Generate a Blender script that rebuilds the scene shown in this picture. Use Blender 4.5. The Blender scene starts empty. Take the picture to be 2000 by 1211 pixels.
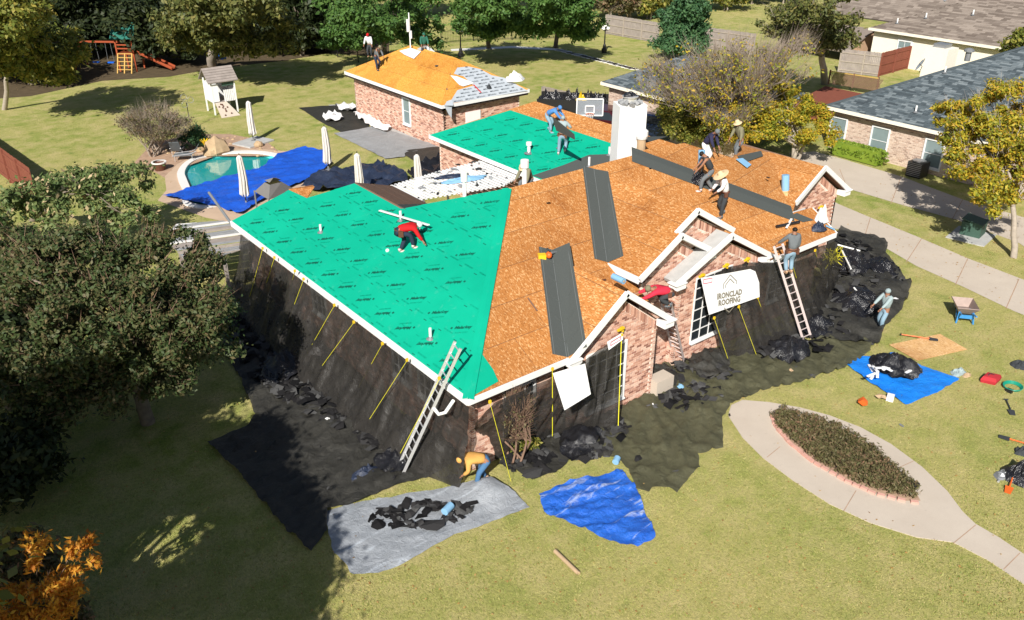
import bpy, bmesh, math, random
import numpy as np
from mathutils import Vector, Matrix, noise, geometry
R = math.radians
random.seed(7)
RNG = np.random.default_rng(7)
sc = bpy.context.scene
COL = sc.collection

# ------------------------------------------------------------------ camera, sky, sun, exposure
CAMH, FPX, PITCH, HEAD = 15.8, 1690.0, R(27.4), R(52.0)
cd = bpy.data.cameras.new('camera'); cam = bpy.data.objects.new('camera', cd); COL.objects.link(cam)
cam.location = (0, 0, CAMH); cam.rotation_euler = (R(90) - PITCH, 0, HEAD - R(90))
cd.sensor_fit = 'HORIZONTAL'; cd.sensor_width = 36; cd.lens = FPX / 2000 * 36
cd.clip_start = 0.1; cd.clip_end = 1500
sc.camera = cam
SUN_AZ, SUN_EL = R(219), R(37)          # direction towards the sun, house axes
w = bpy.data.worlds.new('World'); sc.world = w; w.use_nodes = True
nt = w.node_tree; bg = nt.nodes['Background']
sky = nt.nodes.new('ShaderNodeTexSky'); sky.sky_type = 'NISHITA'; sky.sun_disc = False
sky.sun_elevation = SUN_EL; sky.sun_rotation = R(90) - SUN_AZ
nt.links.new(sky.outputs[0], bg.inputs[0]); bg.inputs[1].default_value = 0.055
sl = bpy.data.lights.new('sun', 'SUN'); sun = bpy.data.objects.new('sun', sl); COL.objects.link(sun)
sl.energy = 5.0; sl.angle = R(0.5); sl.color = (1, 0.955, 0.88)
sd = Vector((math.cos(SUN_AZ) * math.cos(SUN_EL), math.sin(SUN_AZ) * math.cos(SUN_EL), math.sin(SUN_EL)))
sun.rotation_euler = sd.to_track_quat('Z', 'Y').to_euler(); sun.location = (-20, -20, 30)
sc.view_settings.view_transform = 'Standard'; sc.view_settings.look = 'None'
sc.view_settings.gamma = 1; sc.view_settings.exposure = 0.45
sc.view_settings.use_curve_mapping = False
sc.render.engine = 'CYCLES'
sc.cycles.max_bounces = 5; sc.cycles.transparent_max_bounces = 10
sc.cycles.diffuse_bounces = 2; sc.cycles.glossy_bounces = 2

# ------------------------------------------------------------------ geometry helpers
def ray(px, py):
    x = (px - 1000) / FPX; y = -(py - 605.5) / FPX
    r = Vector((math.sin(HEAD), -math.cos(HEAD), 0))
    h = Vector((math.cos(HEAD), math.sin(HEAD), 0))
    f = h * math.cos(PITCH) - Vector((0, 0, math.sin(PITCH)))
    return f + r * x + r.cross(f) * y
C0 = Vector((0, 0, CAMH))
def at(px, py, z=0.0):                 # surveyed point at height z
    d = ray(px, py); return C0 + d * ((z - CAMH) / d.z)
def onp(px, py, p0, n):                # surveyed point on a plane
    d = ray(px, py); p0 = Vector(p0); n = Vector(n)
    return C0 + d * ((p0 - C0).dot(n) / d.dot(n))
def onX(px, py, x): return onp(px, py, (x, 0, 0), (1, 0, 0))
def onY(px, py, y): return onp(px, py, (0, y, 0), (0, 1, 0))
AZR = R(-38)                           # heading of "right" and "away" seen from the drone
RIGHT = Vector((math.cos(AZR), math.sin(AZR), 0)); AWAY = Vector((math.cos(HEAD), math.sin(HEAD), 0))

def tag(o, label=None, cat=None, group=None, kind=None):
    if label: o['label'] = label
    if cat: o['category'] = cat
    if group: o['group'] = group
    if kind: o['kind'] = kind
    return o
def empty(name, loc, rz=0, label=None, cat=None, group=None):
    o = bpy.data.objects.new(name, None); COL.objects.link(o)
    o.location = loc; o.rotation_euler = (0, 0, rz); o.empty_display_size = .2
    o['_wx'] = list(Vector(loc)); tag(o, label, cat, group); return o
def origin(parent):
    while parent is not None:
        if '_wx' in parent: return Vector(parent['_wx'])
        parent = parent.parent
    return Vector((0, 0, 0))
class MB:
    def __init__(s): s.v = []; s.f = []; s.m = []
    def add(s, vs, fs, mi=0):
        b = len(s.v); s.v.extend([tuple(v) for v in vs]); s.f.extend([tuple(i + b for i in f) for f in fs]); s.m.extend([mi] * len(fs)); return s
    def box(s, c, size, rz=0, mi=0, M=None):
        x, y, z = [k / 2 for k in size]
        vs = [Vector((i * x, j * y, k * z)) for i in (-1, 1) for j in (-1, 1) for k in (-1, 1)]
        if rz: m = Matrix.Rotation(rz, 3, 'Z'); vs = [m @ v for v in vs]
        if M is not None: vs = [M @ v for v in vs]
        c = Vector(c); vs = [v + c for v in vs]
        return s.add(vs, [(0, 1, 3, 2), (4, 6, 7, 5), (0, 4, 5, 1), (2, 3, 7, 6), (0, 2, 6, 4), (1, 5, 7, 3)], mi)
    def beam(s, a, b, w, h, mi=0, off=(0, 0, 0)):
        a = Vector(a) + Vector(off); b = Vector(b) + Vector(off); d = (b - a)
        L = d.length; d.normalize()
        sd_ = d.cross(Vector((0, 0, 1)))
        if sd_.length < 1e-4: sd_ = Vector((1, 0, 0))
        sd_.normalize(); up = sd_.cross(d)
        vs = [p + sd_ * i * w / 2 + up * k * h / 2 for p in (a, b) for i in (-1, 1) for k in (-1, 1)]
        return s.add(vs, [(0, 1, 3, 2), (4, 6, 7, 5), (0, 4, 5, 1), (2, 3, 7, 6), (0, 2, 6, 4), (1, 5, 7, 3)], mi)
    def tube(s, pts, rad, n=8, mi=0, cap=True):
        pts = [Vector(p) for p in pts]
        if not hasattr(rad, '__len__'): rad = [rad] * len(pts)
        b = len(s.v); px = None
        for i, p in enumerate(pts):
            d = (pts[min(i + 1, len(pts) - 1)] - pts[max(i - 1, 0)]).normalized()
            if px is None:
                px = d.orthogonal().normalized()
            px = (px - d * px.dot(d)); px = px.normalized() if px.length > 1e-6 else d.orthogonal().normalized()
            q = d.cross(px)
            for k in range(n):
                a = 2 * math.pi * k / n; s.v.append(tuple(p + (px * math.cos(a) + q * math.sin(a)) * rad[i]))
        for i in range(len(pts) - 1):
            for k in range(n):
                k2 = (k + 1) % n
                s.f.append((b + i * n + k, b + i * n + k2, b + (i + 1) * n + k2, b + (i + 1) * n + k)); s.m.append(mi)
        if cap:
            s.f.append(tuple(b + k for k in range(n))[::-1]); s.m.append(mi)
            e = b + (len(pts) - 1) * n; s.f.append(tuple(e + k for k in range(n))); s.m.append(mi)
        return s
    def ball(s, c, r, n=8, m_=6, mi=0, sc_=(1, 1, 1), M=None):
        c = Vector(c); vs = []
        for i in range(m_ + 1):
            t = math.pi * i / m_
            for k in range(n):
                a = 2 * math.pi * k / n
                v = Vector((math.sin(t) * math.cos(a) * r * sc_[0], math.sin(t) * math.sin(a) * r * sc_[1], math.cos(t) * r * sc_[2]))
                if M is not None: v = M @ v
                vs.append(v + c)
        fs = [(i * n + k, (i + 1) * n + k, (i + 1) * n + (k + 1) % n, i * n + (k + 1) % n) for i in range(m_) for k in range(n)]
        return s.add(vs, fs, mi)
    def lathe(s, prof, c=(0, 0, 0), n=16, mi=0):
        c = Vector(c); vs = [c + Vector((r * math.cos(2 * math.pi * k / n), r * math.sin(2 * math.pi * k / n), z)) for r, z in prof for k in range(n)]
        fs = [(i * n + k, i * n + (k + 1) % n, (i + 1) * n + (k + 1) % n, (i + 1) * n + k) for i in range(len(prof) - 1) for k in range(n)]
        return s.add(vs, fs, mi)
    def slab(s, poly, t, mi=0, d=None):      # polygon thickened along -normal (or d)
        poly = [Vector(p) for p in poly]; n = geometry.normal(poly) if len(poly) > 2 else Vector((0, 0, 1))
        dd = Vector(d) * t if d is not None else (-n * t)
        N = len(poly); vs = poly + [p + dd for p in poly]
        fs = [tuple(range(N)), tuple(reversed(range(N, 2 * N)))] + [(i, i + N, (i + 1) % N + N, (i + 1) % N) for i in range(N)]
        return s.add(vs, fs, mi)
    def build(s, name, mats, parent=None, smooth=False, local=False, kind=None, label=None, cat=None, group=None):
        if not isinstance(mats, (list, tuple)): mats = [mats]
        me = bpy.data.meshes.new(name)
        o_ = Vector((0, 0, 0)) if local else origin(parent)
        vv = s.v if o_.length == 0 else [(a - o_.x, b - o_.y, c - o_.z) for a, b, c in s.v]
        me.from_pydata(vv, [], s.f)
        for m in mats: me.materials.append(m)
        if len(mats) > 1: me.polygons.foreach_set('material_index', s.m)
        if smooth: me.polygons.foreach_set('use_smooth', [True] * len(me.polygons))
        me.update()
        o = bpy.data.objects.new(name, me); COL.objects.link(o); o.parent = parent
        tag(o, label, cat, group, kind); return o
def frame(poly):
    n = geometry.normal([Vector(p) for p in poly])
    if n.z < 0: n = -n
    u = Vector((0, 0, 1)).cross(n)
    u = u.normalized() if u.length > 1e-5 else Vector((1, 0, 0))
    return Vector(poly[0]), u, n.cross(u), n
def clip(poly, x0, x1, y0, y1):
    def cut(P, ax, val, keep_gt):
        out = []
        for i in range(len(P)):
            a, b = P[i], P[(i + 1) % len(P)]
            ia = (a[ax] >= val) if keep_gt else (a[ax] <= val); ib = (b[ax] >= val) if keep_gt else (b[ax] <= val)
            if ia: out.append(a)
            if ia != ib:
                t = (val - a[ax]) / (b[ax] - a[ax]); out.append((a[0] + t * (b[0] - a[0]), a[1] + t * (b[1] - a[1])))
        return out
    for ax, val, g in ((0, x0, True), (0, x1, False), (1, y0, True), (1, y1, False)):
        if len(poly) < 3: return []
        poly = cut(poly, ax, val, g)
    out = []
    for p in poly:
        if not out or (abs(p[0] - out[-1][0]) + abs(p[1] - out[-1][1])) > 1e-4: out.append(p)
    if len(out) > 2 and (abs(out[0][0] - out[-1][0]) + abs(out[0][1] - out[-1][1])) < 1e-4: out.pop()
    return out
def area(P): return 0.5 * abs(sum(P[i][0] * P[(i + 1) % len(P)][1] - P[(i + 1) % len(P)][0] * P[i][1] for i in range(len(P))))
def inside(x, y, P):
    c = False; j = len(P) - 1
    for i in range(len(P)):
        if (P[i][1] > y) != (P[j][1] > y) and x < (P[j][0] - P[i][0]) * (y - P[i][1]) / (P[j][1] - P[i][1]) + P[i][0]: c = not c
        j = i
    return c

# ------------------------------------------------------------------ materials
class NT:
    def __init__(s, name):
        s.m = bpy.data.materials.new(name); s.m.use_nodes = True; s.t = s.m.node_tree
        s.b = s.t.nodes['Principled BSDF']; s.out = s.t.nodes['Material Output']
        s.tc = s.t.nodes.new('ShaderNodeTexCoord')
    def n(s, typ, **kw):
        o = s.t.nodes.new(typ)
        for k, v in kw.items():
            if k in o.inputs: 
                if hasattr(v, 'is_linked') or isinstance(v, bpy.types.NodeSocket): s.t.links.new(v, o.inputs[k])
                else: o.inputs[k].default_value = v
            else: setattr(o, k, v)
        return o
    def l(s, a, b): s.t.links.new(a, b)
    def pos(s, scale=(1, 1, 1), rot=(0, 0, 0), src='geo'):
        g = s.n('ShaderNodeNewGeometry').outputs['Position'] if src == 'geo' else s.tc.outputs['Object']
        m = s.n('ShaderNodeMapping'); s.l(g, m.inputs[0]); m.inputs['Scale'].default_value = scale; m.inputs['Rotation'].default_value = rot
        return m.outputs[0]
    def noise(s, sc_, vec, det=3, rough=.55, out='Fac', dist=0):
        k = s.n('ShaderNodeTexNoise'); s.l(vec, k.inputs['Vector']); k.inputs['Scale'].default_value = sc_; k.inputs['Detail'].default_value = det
        k.inputs['Roughness'].default_value = rough; k.inputs['Distortion'].default_value = dist; return k.outputs[out]
    def ramp(s, fac, stops):
        r = s.n('ShaderNodeValToRGB'); s.l(fac, r.inputs[0]); e = r.color_ramp.elements
        while len(e) < len(stops): e.new(.5)
        for i, (p, c) in enumerate(stops): e[i].position = p; e[i].color = (*c, 1) if len(c) == 3 else c
        return r.outputs[0]
    def mix(s, fac, a, b, mode='MIX'):
        m = s.n('ShaderNodeMix'); m.data_type = 'RGBA'; m.blend_type = mode
        for sock, v in ((m.inputs[0], fac), (m.inputs[6], a), (m.inputs[7], b)):
            if isinstance(v, bpy.types.NodeSocket): s.l(v, sock)
            elif isinstance(v, (int, float)): sock.default_value = v
            else: sock.default_value = (*v, 1)
        return m.outputs[2]
    def bump(s, h, st=.3, d=.02):
        b = s.n('ShaderNodeBump'); s.l(h, b.inputs['Height']); b.inputs['Strength'].default_value = st; b.inputs['Distance'].default_value = d
        s.l(b.outputs[0], s.b.inputs['Normal'])
    def col(s, c):
        if isinstance(c, bpy.types.NodeSocket): s.l(c, s.b.inputs['Base Color'])
        else: s.b.inputs['Base Color'].default_value = (*c, 1)
    def set(s, rough=.7, spec=.3, metal=0):
        s.b.inputs['Roughness'].default_value = rough; s.b.inputs['Specular IOR Level'].default_value = spec; s.b.inputs['Metallic'].default_value = metal
        return s.m
def plain(name, c, rough=.7, spec=.3, metal=0, var=.25, scale=3, bump=0, bs=20, src='geo'):
    t = NT(name); p = t.pos(src=src); n = t.noise(scale, p, 4)
    t.col(t.mix(n, [k * (1 - var) for k in c], [min(1, k * (1 + var)) for k in c]))
    if bump: t.bump(t.noise(bs, p, 3), bump, .02)
    return t.set(rough, spec, metal)
def rnd_island(t):
    g = t.n('ShaderNodeNewGeometry').outputs['Random Per Island']; o = t.n('ShaderNodeObjectInfo').outputs['Random']
    a = t.n('ShaderNodeMath', operation='ADD'); t.l(g, a.inputs[0]); t.l(o, a.inputs[1])
    f = t.n('ShaderNodeMath', operation='FRACT'); t.l(a.outputs[0], f.inputs[0]); return f.outputs[0]
M = {}
def mk_osb(name, c1, c2, c3):
    t = NT(name); p = t.pos((1, 1, 1))
    v = t.n('ShaderNodeTexVoronoi'); v.inputs['Scale'].default_value = 9
    m = t.n('ShaderNodeMapping'); t.l(t.noise(3, p, 2, out='Color'), m.inputs[0]); 
    a = t.n('ShaderNodeVectorMath', operation='ADD'); t.l(p, a.inputs[0]); t.l(m.outputs[0], a.inputs[1]); t.l(a.outputs[0], v.inputs['Vector'])
    v.inputs['Randomness'].default_value = 1
    v2 = t.n('ShaderNodeTexVoronoi'); v2.inputs['Scale'].default_value = 1
    mp = t.pos((40, 14, 27), (0, 0, R(35))); t.l(mp, v2.inputs['Vector'])
    flake = t.n('ShaderNodeSeparateColor'); t.l(v2.outputs['Color'], flake.inputs[0])
    base = t.ramp(flake.outputs[0], [(0, c1), (.3, c2), (.72, c2), (.95, c3)])
    big = t.noise(.55, p, 5, .6)
    st = t.ramp(big, [(.28, (.74, .66, .60)), (.46, (1, 1, 1)), (.75, (1.08, 1.07, 1.04))])
    c = t.mix(1.0, base, st, 'MULTIPLY')
    pr = t.ramp(rnd_island(t), [(0, (.86, .83, .8)), (1, (1.08, 1.08, 1.06))])
    c = t.mix(.8, c, pr, 'MULTIPLY')
    sp = t.noise(5.5, p, 6, .75)
    c = t.mix(t.ramp(sp, [(.60, (0, 0, 0)), (.72, (.75, .75, .75))]), c, tuple(k * .45 for k in c1))
    t.col(c); t.bump(flake.outputs[0], .25, .004)
    return t.set(.85, .15)
M['osb'] = mk_osb('osb sheathing', (.31, .12, .032), (.45, .19, .056), (.64, .37, .17))
M['osb_red'] = mk_osb('osb sheathing weathered red', (.27, .09, .022), (.43, .155, .04), (.60, .27, .09))
M['osb_gold'] = mk_osb('osb sheathing golden', (.47, .20, .03), (.62, .29, .055), (.72, .38, .10))
M['osb_new'] = mk_osb('osb sheathing new', (.50, .26, .10), (.68, .42, .19), (.80, .56, .32))
t = NT('green underlayment'); p = t.pos(); n = t.noise(1.3, p, 4)
wv = t.noise(30, t.pos((1, .05, 1)), 2)
g1_ = t.mix(n, (.0, .34, .205), (.004, .42, .265)); g1_ = t.mix(t.ramp(t.noise(3.5, p, 6, .7), [(.58, (0, 0, 0)), (.74, (.35, .35, .35))]), g1_, (.10, .42, .32)); t.col(t.mix(t.ramp(t.noise(.35, p, 3), [(.4, (0, 0, 0)), (.6, (.5, .5, .5))]), g1_, (.0, .30, .19))); t.bump(t.noise(2.5, p, 5, .6), .35, .03); M['green'] = t.set(.55, .25)
M['ink'] = plain('black print', (.004, .10, .065), .7, .2)
M['ink2'] = plain('faint print', (.0, .27, .17), .6, .2)
t = NT('grey underlayment'); p = t.pos(); t.col(t.mix(t.noise(2, p, 4), (.36, .40, .44), (.50, .54, .58))); t.bump(t.noise(3, p, 4), .3, .03); M['grey_u'] = t.set(.55, .3)
M['ink3'] = plain('grey print', (.10, .115, .13), .7, .2)
t = NT('leak barrier felt'); p = t.pos(); t.col(t.mix(t.noise(40, p, 4, .7), (.045, .052, .050), (.095, .105, .100))); t.bump(t.noise(120, p, 2), .2, .004); M['felt'] = t.set(.9, .2)
M['felt_line'] = plain('pale seam', (.13, .14, .14), .9, .2)
def mk_brick(name, cols, mort, geo=True):
    t = NT(name)
    if geo:
        c = t.ramp(rnd_island(t), [(0, cols[0]), (.3, cols[1]), (.6, cols[2]), (.85, cols[3]), (1, cols[4])])
        c = t.mix(.5, c, t.ramp(t.noise(25, t.pos(), 4), [(.3, (.7, .7, .7)), (.7, (1.15, 1.12, 1.1))]), 'MULTIPLY')
        t.col(c); t.bump(t.noise(90, t.pos(), 3), .3, .004)
    else:
        g = t.n('ShaderNodeNewGeometry'); sp = t.n('ShaderNodeSeparateXYZ'); t.l(g.outputs['Position'], sp.inputs[0])
        a = t.n('ShaderNodeMath', operation='ADD'); t.l(sp.outputs[0], a.inputs[0]); t.l(sp.outputs[1], a.inputs[1])
        cb = t.n('ShaderNodeCombineXYZ'); t.l(a.outputs[0], cb.inputs[0]); t.l(sp.outputs[2], cb.inputs[1])
        b = t.n('ShaderNodeTexBrick'); t.l(cb.outputs[0], b.inputs['Vector']); b.inputs['Scale'].default_value = 1
        b.inputs['Brick Width'].default_value = .21; b.inputs['Row Height'].default_value = .078; b.inputs['Mortar Size'].default_value = .008
        b.inputs['Color1'].default_value = (0, 0, 0, 1); b.inputs['Color2'].default_value = (1, 1, 1, 1); b.inputs['Mortar'].default_value = (.5, .5, .5, 1); b.inputs['Bias'].default_value = 0
        c = t.ramp(b.outputs['Color'], [(0, cols[0]), (.25, cols[1]), (.5, cols[2]), (.75, cols[3]), (1, cols[4])])
        c = t.mix(b.outputs['Fac'], c, mort)
        c = t.mix(.6, c, t.ramp(t.noise(14, t.pos(), 4), [(.3, (.62, .6, .6)), (.7, (1.2, 1.18, 1.15))]), 'MULTIPLY')
        t.col(c); inv = t.n('ShaderNodeMath', operation='SUBTRACT'); inv.inputs[0].default_value = 1; t.l(b.outputs['Fac'], inv.inputs[1]); t.bump(inv.outputs[0], .6, .01)
    return t.set(.9, .15)
BC = [(.25, .115, .085), (.56, .30, .215), (.67, .41, .31), (.74, .53, .42), (.36, .16, .12)]
M['brick'] = mk_brick('brick', BC, None)
M['brick_far'] = mk_brick('brick wall', BC, (.70, .60, .52), False)
M['brick_pale'] = mk_brick('pale brick wall', [(.30, .20, .16), (.55, .40, .32), (.62, .48, .39), (.66, .53, .44), (.48, .32, .25)], (.62, .54, .46), False)
M['mortar'] = plain('mortar', (.80, .69, .60), .95, .1, bump=.3, bs=60)
M['white'] = plain('white painted trim', (.80, .80, .79), .5, .4, var=.04)
M['cream'] = plain('cream wall', (.82, .76, .64), .9, .1, var=.05)
M['tan'] = plain('tan siding', (.45, .30, .20), .9, .1, var=.08)
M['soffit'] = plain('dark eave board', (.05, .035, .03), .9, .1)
M['glass_dark'] = plain('dark window glass', (.02, .025, .03), .08, .6, var=.3)
M['glass_pale'] = plain('window glass with blinds', (.20, .26, .27), .15, .6, var=.15)
M['alu'] = plain('aluminium', (.72, .72, .73), .35, .5, .6, var=.08)
M['pinkwood'] = plain('dusty pale ladder rail', (.62, .52, .50), .6, .3, .2, var=.1)
M['black_metal'] = plain('black metal', (.015, .015, .016), .4, .5)
M['grey_metal'] = plain('grey metal', (.3, .31, .32), .45, .5, .5)
M['globe'] = plain('white lamp globe', (.85, .85, .83), .3, .5, var=.02)
M['red'] = plain('red cloth', (.50, .012, .015), .8, .2, bump=.4, bs=12, src='obj')
M['pink_red'] = plain('faded red cloth', (.60, .03, .06), .8, .2, bump=.4, bs=12, src='obj')
M['blue_cloth'] = plain('blue cloth', (.08, .22, .50), .85, .2, bump=.4, bs=12, src='obj')
M['grey_cloth'] = plain('grey cloth', (.14, .155, .165), .85, .2, bump=.4, bs=12, src='obj')
M['pale_grey_cloth'] = plain('pale grey cloth', (.30, .37, .38), .85, .2, bump=.4, bs=12, src='obj')
M['navy'] = plain('navy cloth', (.03, .03, .07), .85, .2, bump=.4, bs=12, src='obj')
M['olive'] = plain('olive cloth', (.20, .19, .12), .85, .2, bump=.4, bs=12, src='obj')
M['white_cloth'] = plain('white cloth', (.72, .72, .72), .85, .2, var=.06, bump=.4, bs=12, src='obj')
M['yellow_cloth'] = plain('ochre hoodie cloth', (.62, .33, .09), .85, .2, var=.1, bump=.4, bs=12, src='obj')
M['dgreen_cloth'] = plain('dark green cloth', (.03, .13, .09), .85, .2, bump=.4, bs=12, src='obj')
M['dark_cloth'] = plain('charcoal cloth', (.045, .05, .055), .85, .2, bump=.4, bs=12, src='obj')
M['denim'] = plain('blue denim', (.07, .16, .30), .85, .2, bump=.4, bs=15, src='obj')
M['pale_denim'] = plain('pale denim', (.22, .33, .42), .85, .2, bump=.4, bs=15, src='obj')
M['dark_denim'] = plain('dark denim', (.025, .035, .06), .85, .2, bump=.4, bs=15, src='obj')
M['skin'] = plain('skin', (.30, .145, .085), .55, .35, var=.08, src='obj')
M['hair'] = plain('dark hair', (.012, .008, .006), .6, .3, src='obj')
M['straw'] = plain('straw', (.66, .50, .30), .8, .2, var=.12, src='obj')
M['boot'] = plain('tan work boots', (.45, .28, .17), .7, .3, src='obj')
M['leather'] = plain('brown leather', (.12, .05, .03), .6, .3, src='obj')
M['pvc'] = plain('white pipe', (.8, .8, .78), .4, .4, var=.04)
M['concrete_grey'] = plain('grey concrete', (.42, .42, .41), .9, .2, bump=.3, bs=30)
def mk_concrete():
    t = NT('pale concrete'); p = t.pos()
    c = t.mix(t.noise(.7, p, 6, .65), (.46, .39, .32), (.60, .525, .44))
    c = t.mix(t.ramp(t.noise(4, p, 6, .7), [(.62, (0, 0, 0)), (.75, (.5, .5, .5))]), c, (.30, .26, .21))
    c = t.mix(.35, c, t.ramp(t.noise(60, p, 3), [(.3, (.75, .75, .75)), (.7, (1.1, 1.1, 1.1))]), 'MULTIPLY')
    t.col(c); t.bump(t.noise(80, p, 3), .25, .006); return t.set(.9, .2)
M['concrete'] = mk_concrete()
M['decking'] = plain('pool deck', (.52, .38, .27), .9, .2, var=.18, scale=1.2, bump=.4, bs=25)
M['soil'] = plain('bare stony soil', (.40, .27, .19), .95, .1, var=.4, scale=3, bump=.8, bs=9)
M['rock'] = plain('sandstone', (.42, .30, .18), .9, .2, var=.35, scale=3, bump=.8, bs=6)
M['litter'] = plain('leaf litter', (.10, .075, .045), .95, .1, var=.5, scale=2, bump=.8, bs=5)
M['redearth'] = plain('red earth', (.38, .13, .07), .95, .1, var=.3, scale=4, bump=.7, bs=14)
def mk_lawn():
    t = NT('lawn'); p = t.pos()
    dry = t.noise(.16, p, 6, .62); mid = t.noise(1.1, p, 5, .6); fine = t.noise(9, p, 5, .75)
    streak = t.noise(34, t.pos((1, .35, 1), (0, 0, R(30))), 4, .7)
    rut = t.noise(.5, t.pos((.35, 2.2, 1), (0, 0, R(-28))), 4, .6)
    c = t.mix(t.ramp(dry, [(.36, (0, 0, 0)), (.62, (1, 1, 1))]), (.265, .325, .072), (.44, .405, .15))
    c = t.mix(t.ramp(mid, [(.42, (0, 0, 0)), (.68, (.8, .8, .8))]), c, (.56, .47, .23))
    c = t.mix(t.ramp(mid, [(.28, (.75, .75, .75)), (.42, (0, 0, 0))]), c, (.18, .255, .055))
    c = t.mix(.85, c, t.ramp(fine, [(.28, (.52, .55, .5)), (.5, (1, 1, 1)), (.72, (1.3, 1.25, 1.2))]), 'MULTIPLY')
    c = t.mix(.8, c, t.ramp(streak, [(.3, (.55, .58, .55)), (.7, (1.3, 1.28, 1.2))]), 'MULTIPLY')
    sx = t.n('ShaderNodeSeparateXYZ'); t.l(p, sx.inputs[0]); fr_ = t.n('ShaderNodeMapRange'); t.l(sx.outputs[1], fr_.inputs[0]); fr_.inputs[1].default_value = 24; fr_.inputs[2].default_value = 10; fr_.inputs[3].default_value = 0; fr_.inputs[4].default_value = .38
    c = t.mix(fr_.outputs[0], c, t.mix(mid, (.40, .37, .12), (.56, .46, .20)))
    c = t.mix(t.ramp(rut, [(.55, (0, 0, 0)), (.72, (.45, .45, .45))]), c, (.46, .39, .17))
    t.col(c)
    a = t.n('ShaderNodeMath', operation='ADD'); t.l(streak, a.inputs[0]); t.l(fine, a.inputs[1]); t.bump(a.outputs[0], .9, .05)
    return t.set(.95, .1)
M['lawn'] = mk_lawn()
M['bark'] = plain('bark', (.20, .165, .13), .95, .1, var=.5, scale=7, bump=.8, bs=18)
M['bark_pale'] = plain('pale bark', (.36, .31, .26), .95, .1, var=.35, scale=7, bump=.6, bs=18)
M['twig'] = plain('grey twigs', (.27, .22, .18), .95, .1, var=.3)
M['twig_red'] = plain('brown twigs', (.22, .14, .10), .95, .1, var=.35)
def mk_leaf(name, stops, sc_=.8, trans=.25):
    t = NT(name)
    f = t.n('ShaderNodeMath', operation='MULTIPLY_ADD'); t.l(rnd_island(t), f.inputs[0]); f.inputs[1].default_value = .6
    nz = t.n('ShaderNodeMath', operation='MULTIPLY'); t.l(t.noise(sc_, t.pos(), 3), nz.inputs[0]); nz.inputs[1].default_value = .55; t.l(nz.outputs[0], f.inputs[2])
    c = t.ramp(f.outputs[0], stops); t.col(c); t.set(.55, .3)
    tr = t.n('ShaderNodeBsdfTranslucent'); t.l(c, tr.inputs[0]); mx = t.n('ShaderNodeMixShader'); mx.inputs[0].default_value = trans
    t.l(t.b.outputs[0], mx.inputs[1]); t.l(tr.outputs[0], mx.inputs[2]); t.l(mx.outputs[0], t.out.inputs[0])
    return t.m
M['leaf_oak'] = mk_leaf('oak leaves', [(.1, (.045, .06, .018)), (.5, (.11, .13, .035)), (.8, (.19, .18, .05)), (1, (.26, .20, .07))])
M['leaf_brown'] = mk_leaf('brown green leaves', [(.1, (.022, .042, .014)), (.42, (.058, .092, .028)), (.70, (.11, .115, .045)), (1, (.19, .12, .065))], .45)
M['leaf_green'] = mk_leaf('bright green leaves', [(.1, (.035, .085, .022)), (.5, (.075, .16, .035)), (1, (.13, .22, .05))])
M['leaf_evergreen'] = mk_leaf('evergreen leaves', [(.1, (.025, .07, .03)), (.5, (.055, .135, .055)), (1, (.10, .19, .07))])
M['leaf_yellow'] = mk_leaf('yellowing leaves', [(.1, (.10, .15, .02)), (.38, (.24, .27, .03)), (.68, (.52, .40, .03)), (1, (.55, .26, .04))], .45, .35)
M['leaf_yg'] = mk_leaf('yellow green leaves', [(.1, (.06, .085, .02)), (.5, (.15, .18, .03)), (.8, (.30, .27, .05)), (1, (.46, .33, .08))], .4, .3)
M['leaf_orange'] = mk_leaf('orange leaves', [(.1, (.40, .10, .02)), (.45, (.72, .30, .04)), (.8, (.80, .46, .06)), (1, (.50, .40, .06))], .8, .5)
M['leaf_mimosa'] = mk_leaf('feathery leaves', [(.1, (.055, .10, .035)), (.5, (.13, .19, .06)), (.9, (.22, .25, .09)), (1, (.42, .33, .16))], .5, .3)
M['leaf_dark_shade'] = mk_leaf('dark shade-toned leaves', [(.1, (.012, .02, .008)), (.6, (.03, .045, .015)), (1, (.07, .08, .025))])  # dark tone paints in the shade on wood trees and boundary shrubs
M['leaf_hedge'] = mk_leaf('hedge leaves', [(.1, (.10, .18, .02)), (.6, (.20, .30, .03)), (1, (.30, .38, .05))], 1.5)
M['leaf_bed'] = mk_leaf('bed plant leaves', [(.1, (.07, .055, .03)), (.45, (.12, .12, .045)), (.75, (.20, .15, .08)), (1, (.30, .15, .10))], 1.5)
M['leaf_fallen'] = mk_leaf('fallen leaves', [(.1, (.20, .10, .04)), (.5, (.42, .25, .08)), (1, (.55, .38, .16))])
M['leaf_pod'] = mk_leaf('dry seed pods', [(.1, (.45, .33, .18)), (1, (.62, .48, .28))])
def mk_shingle(name, a, b, c_):
    t = NT(name); c = t.ramp(rnd_island(t), [(0, a), (.5, b), (1, c_)])
    c = t.mix(.7, c, t.ramp(t.noise(30, t.pos(), 4, .7), [(.3, (.7, .7, .7)), (.7, (1.25, 1.25, 1.25))]), 'MULTIPLY'); t.col(c); t.bump(t.noise(150, t.pos(), 2), .3, .004); return t.set(.92, .15)
M['sh_grey'] = mk_shingle('slate grey shingles', (.055, .07, .08), (.10, .125, .14), (.19, .22, .235))
M['sh_brown'] = mk_shingle('brown shingles', (.15, .12, .10), (.23, .19, .16), (.31, .26, .22))
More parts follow.
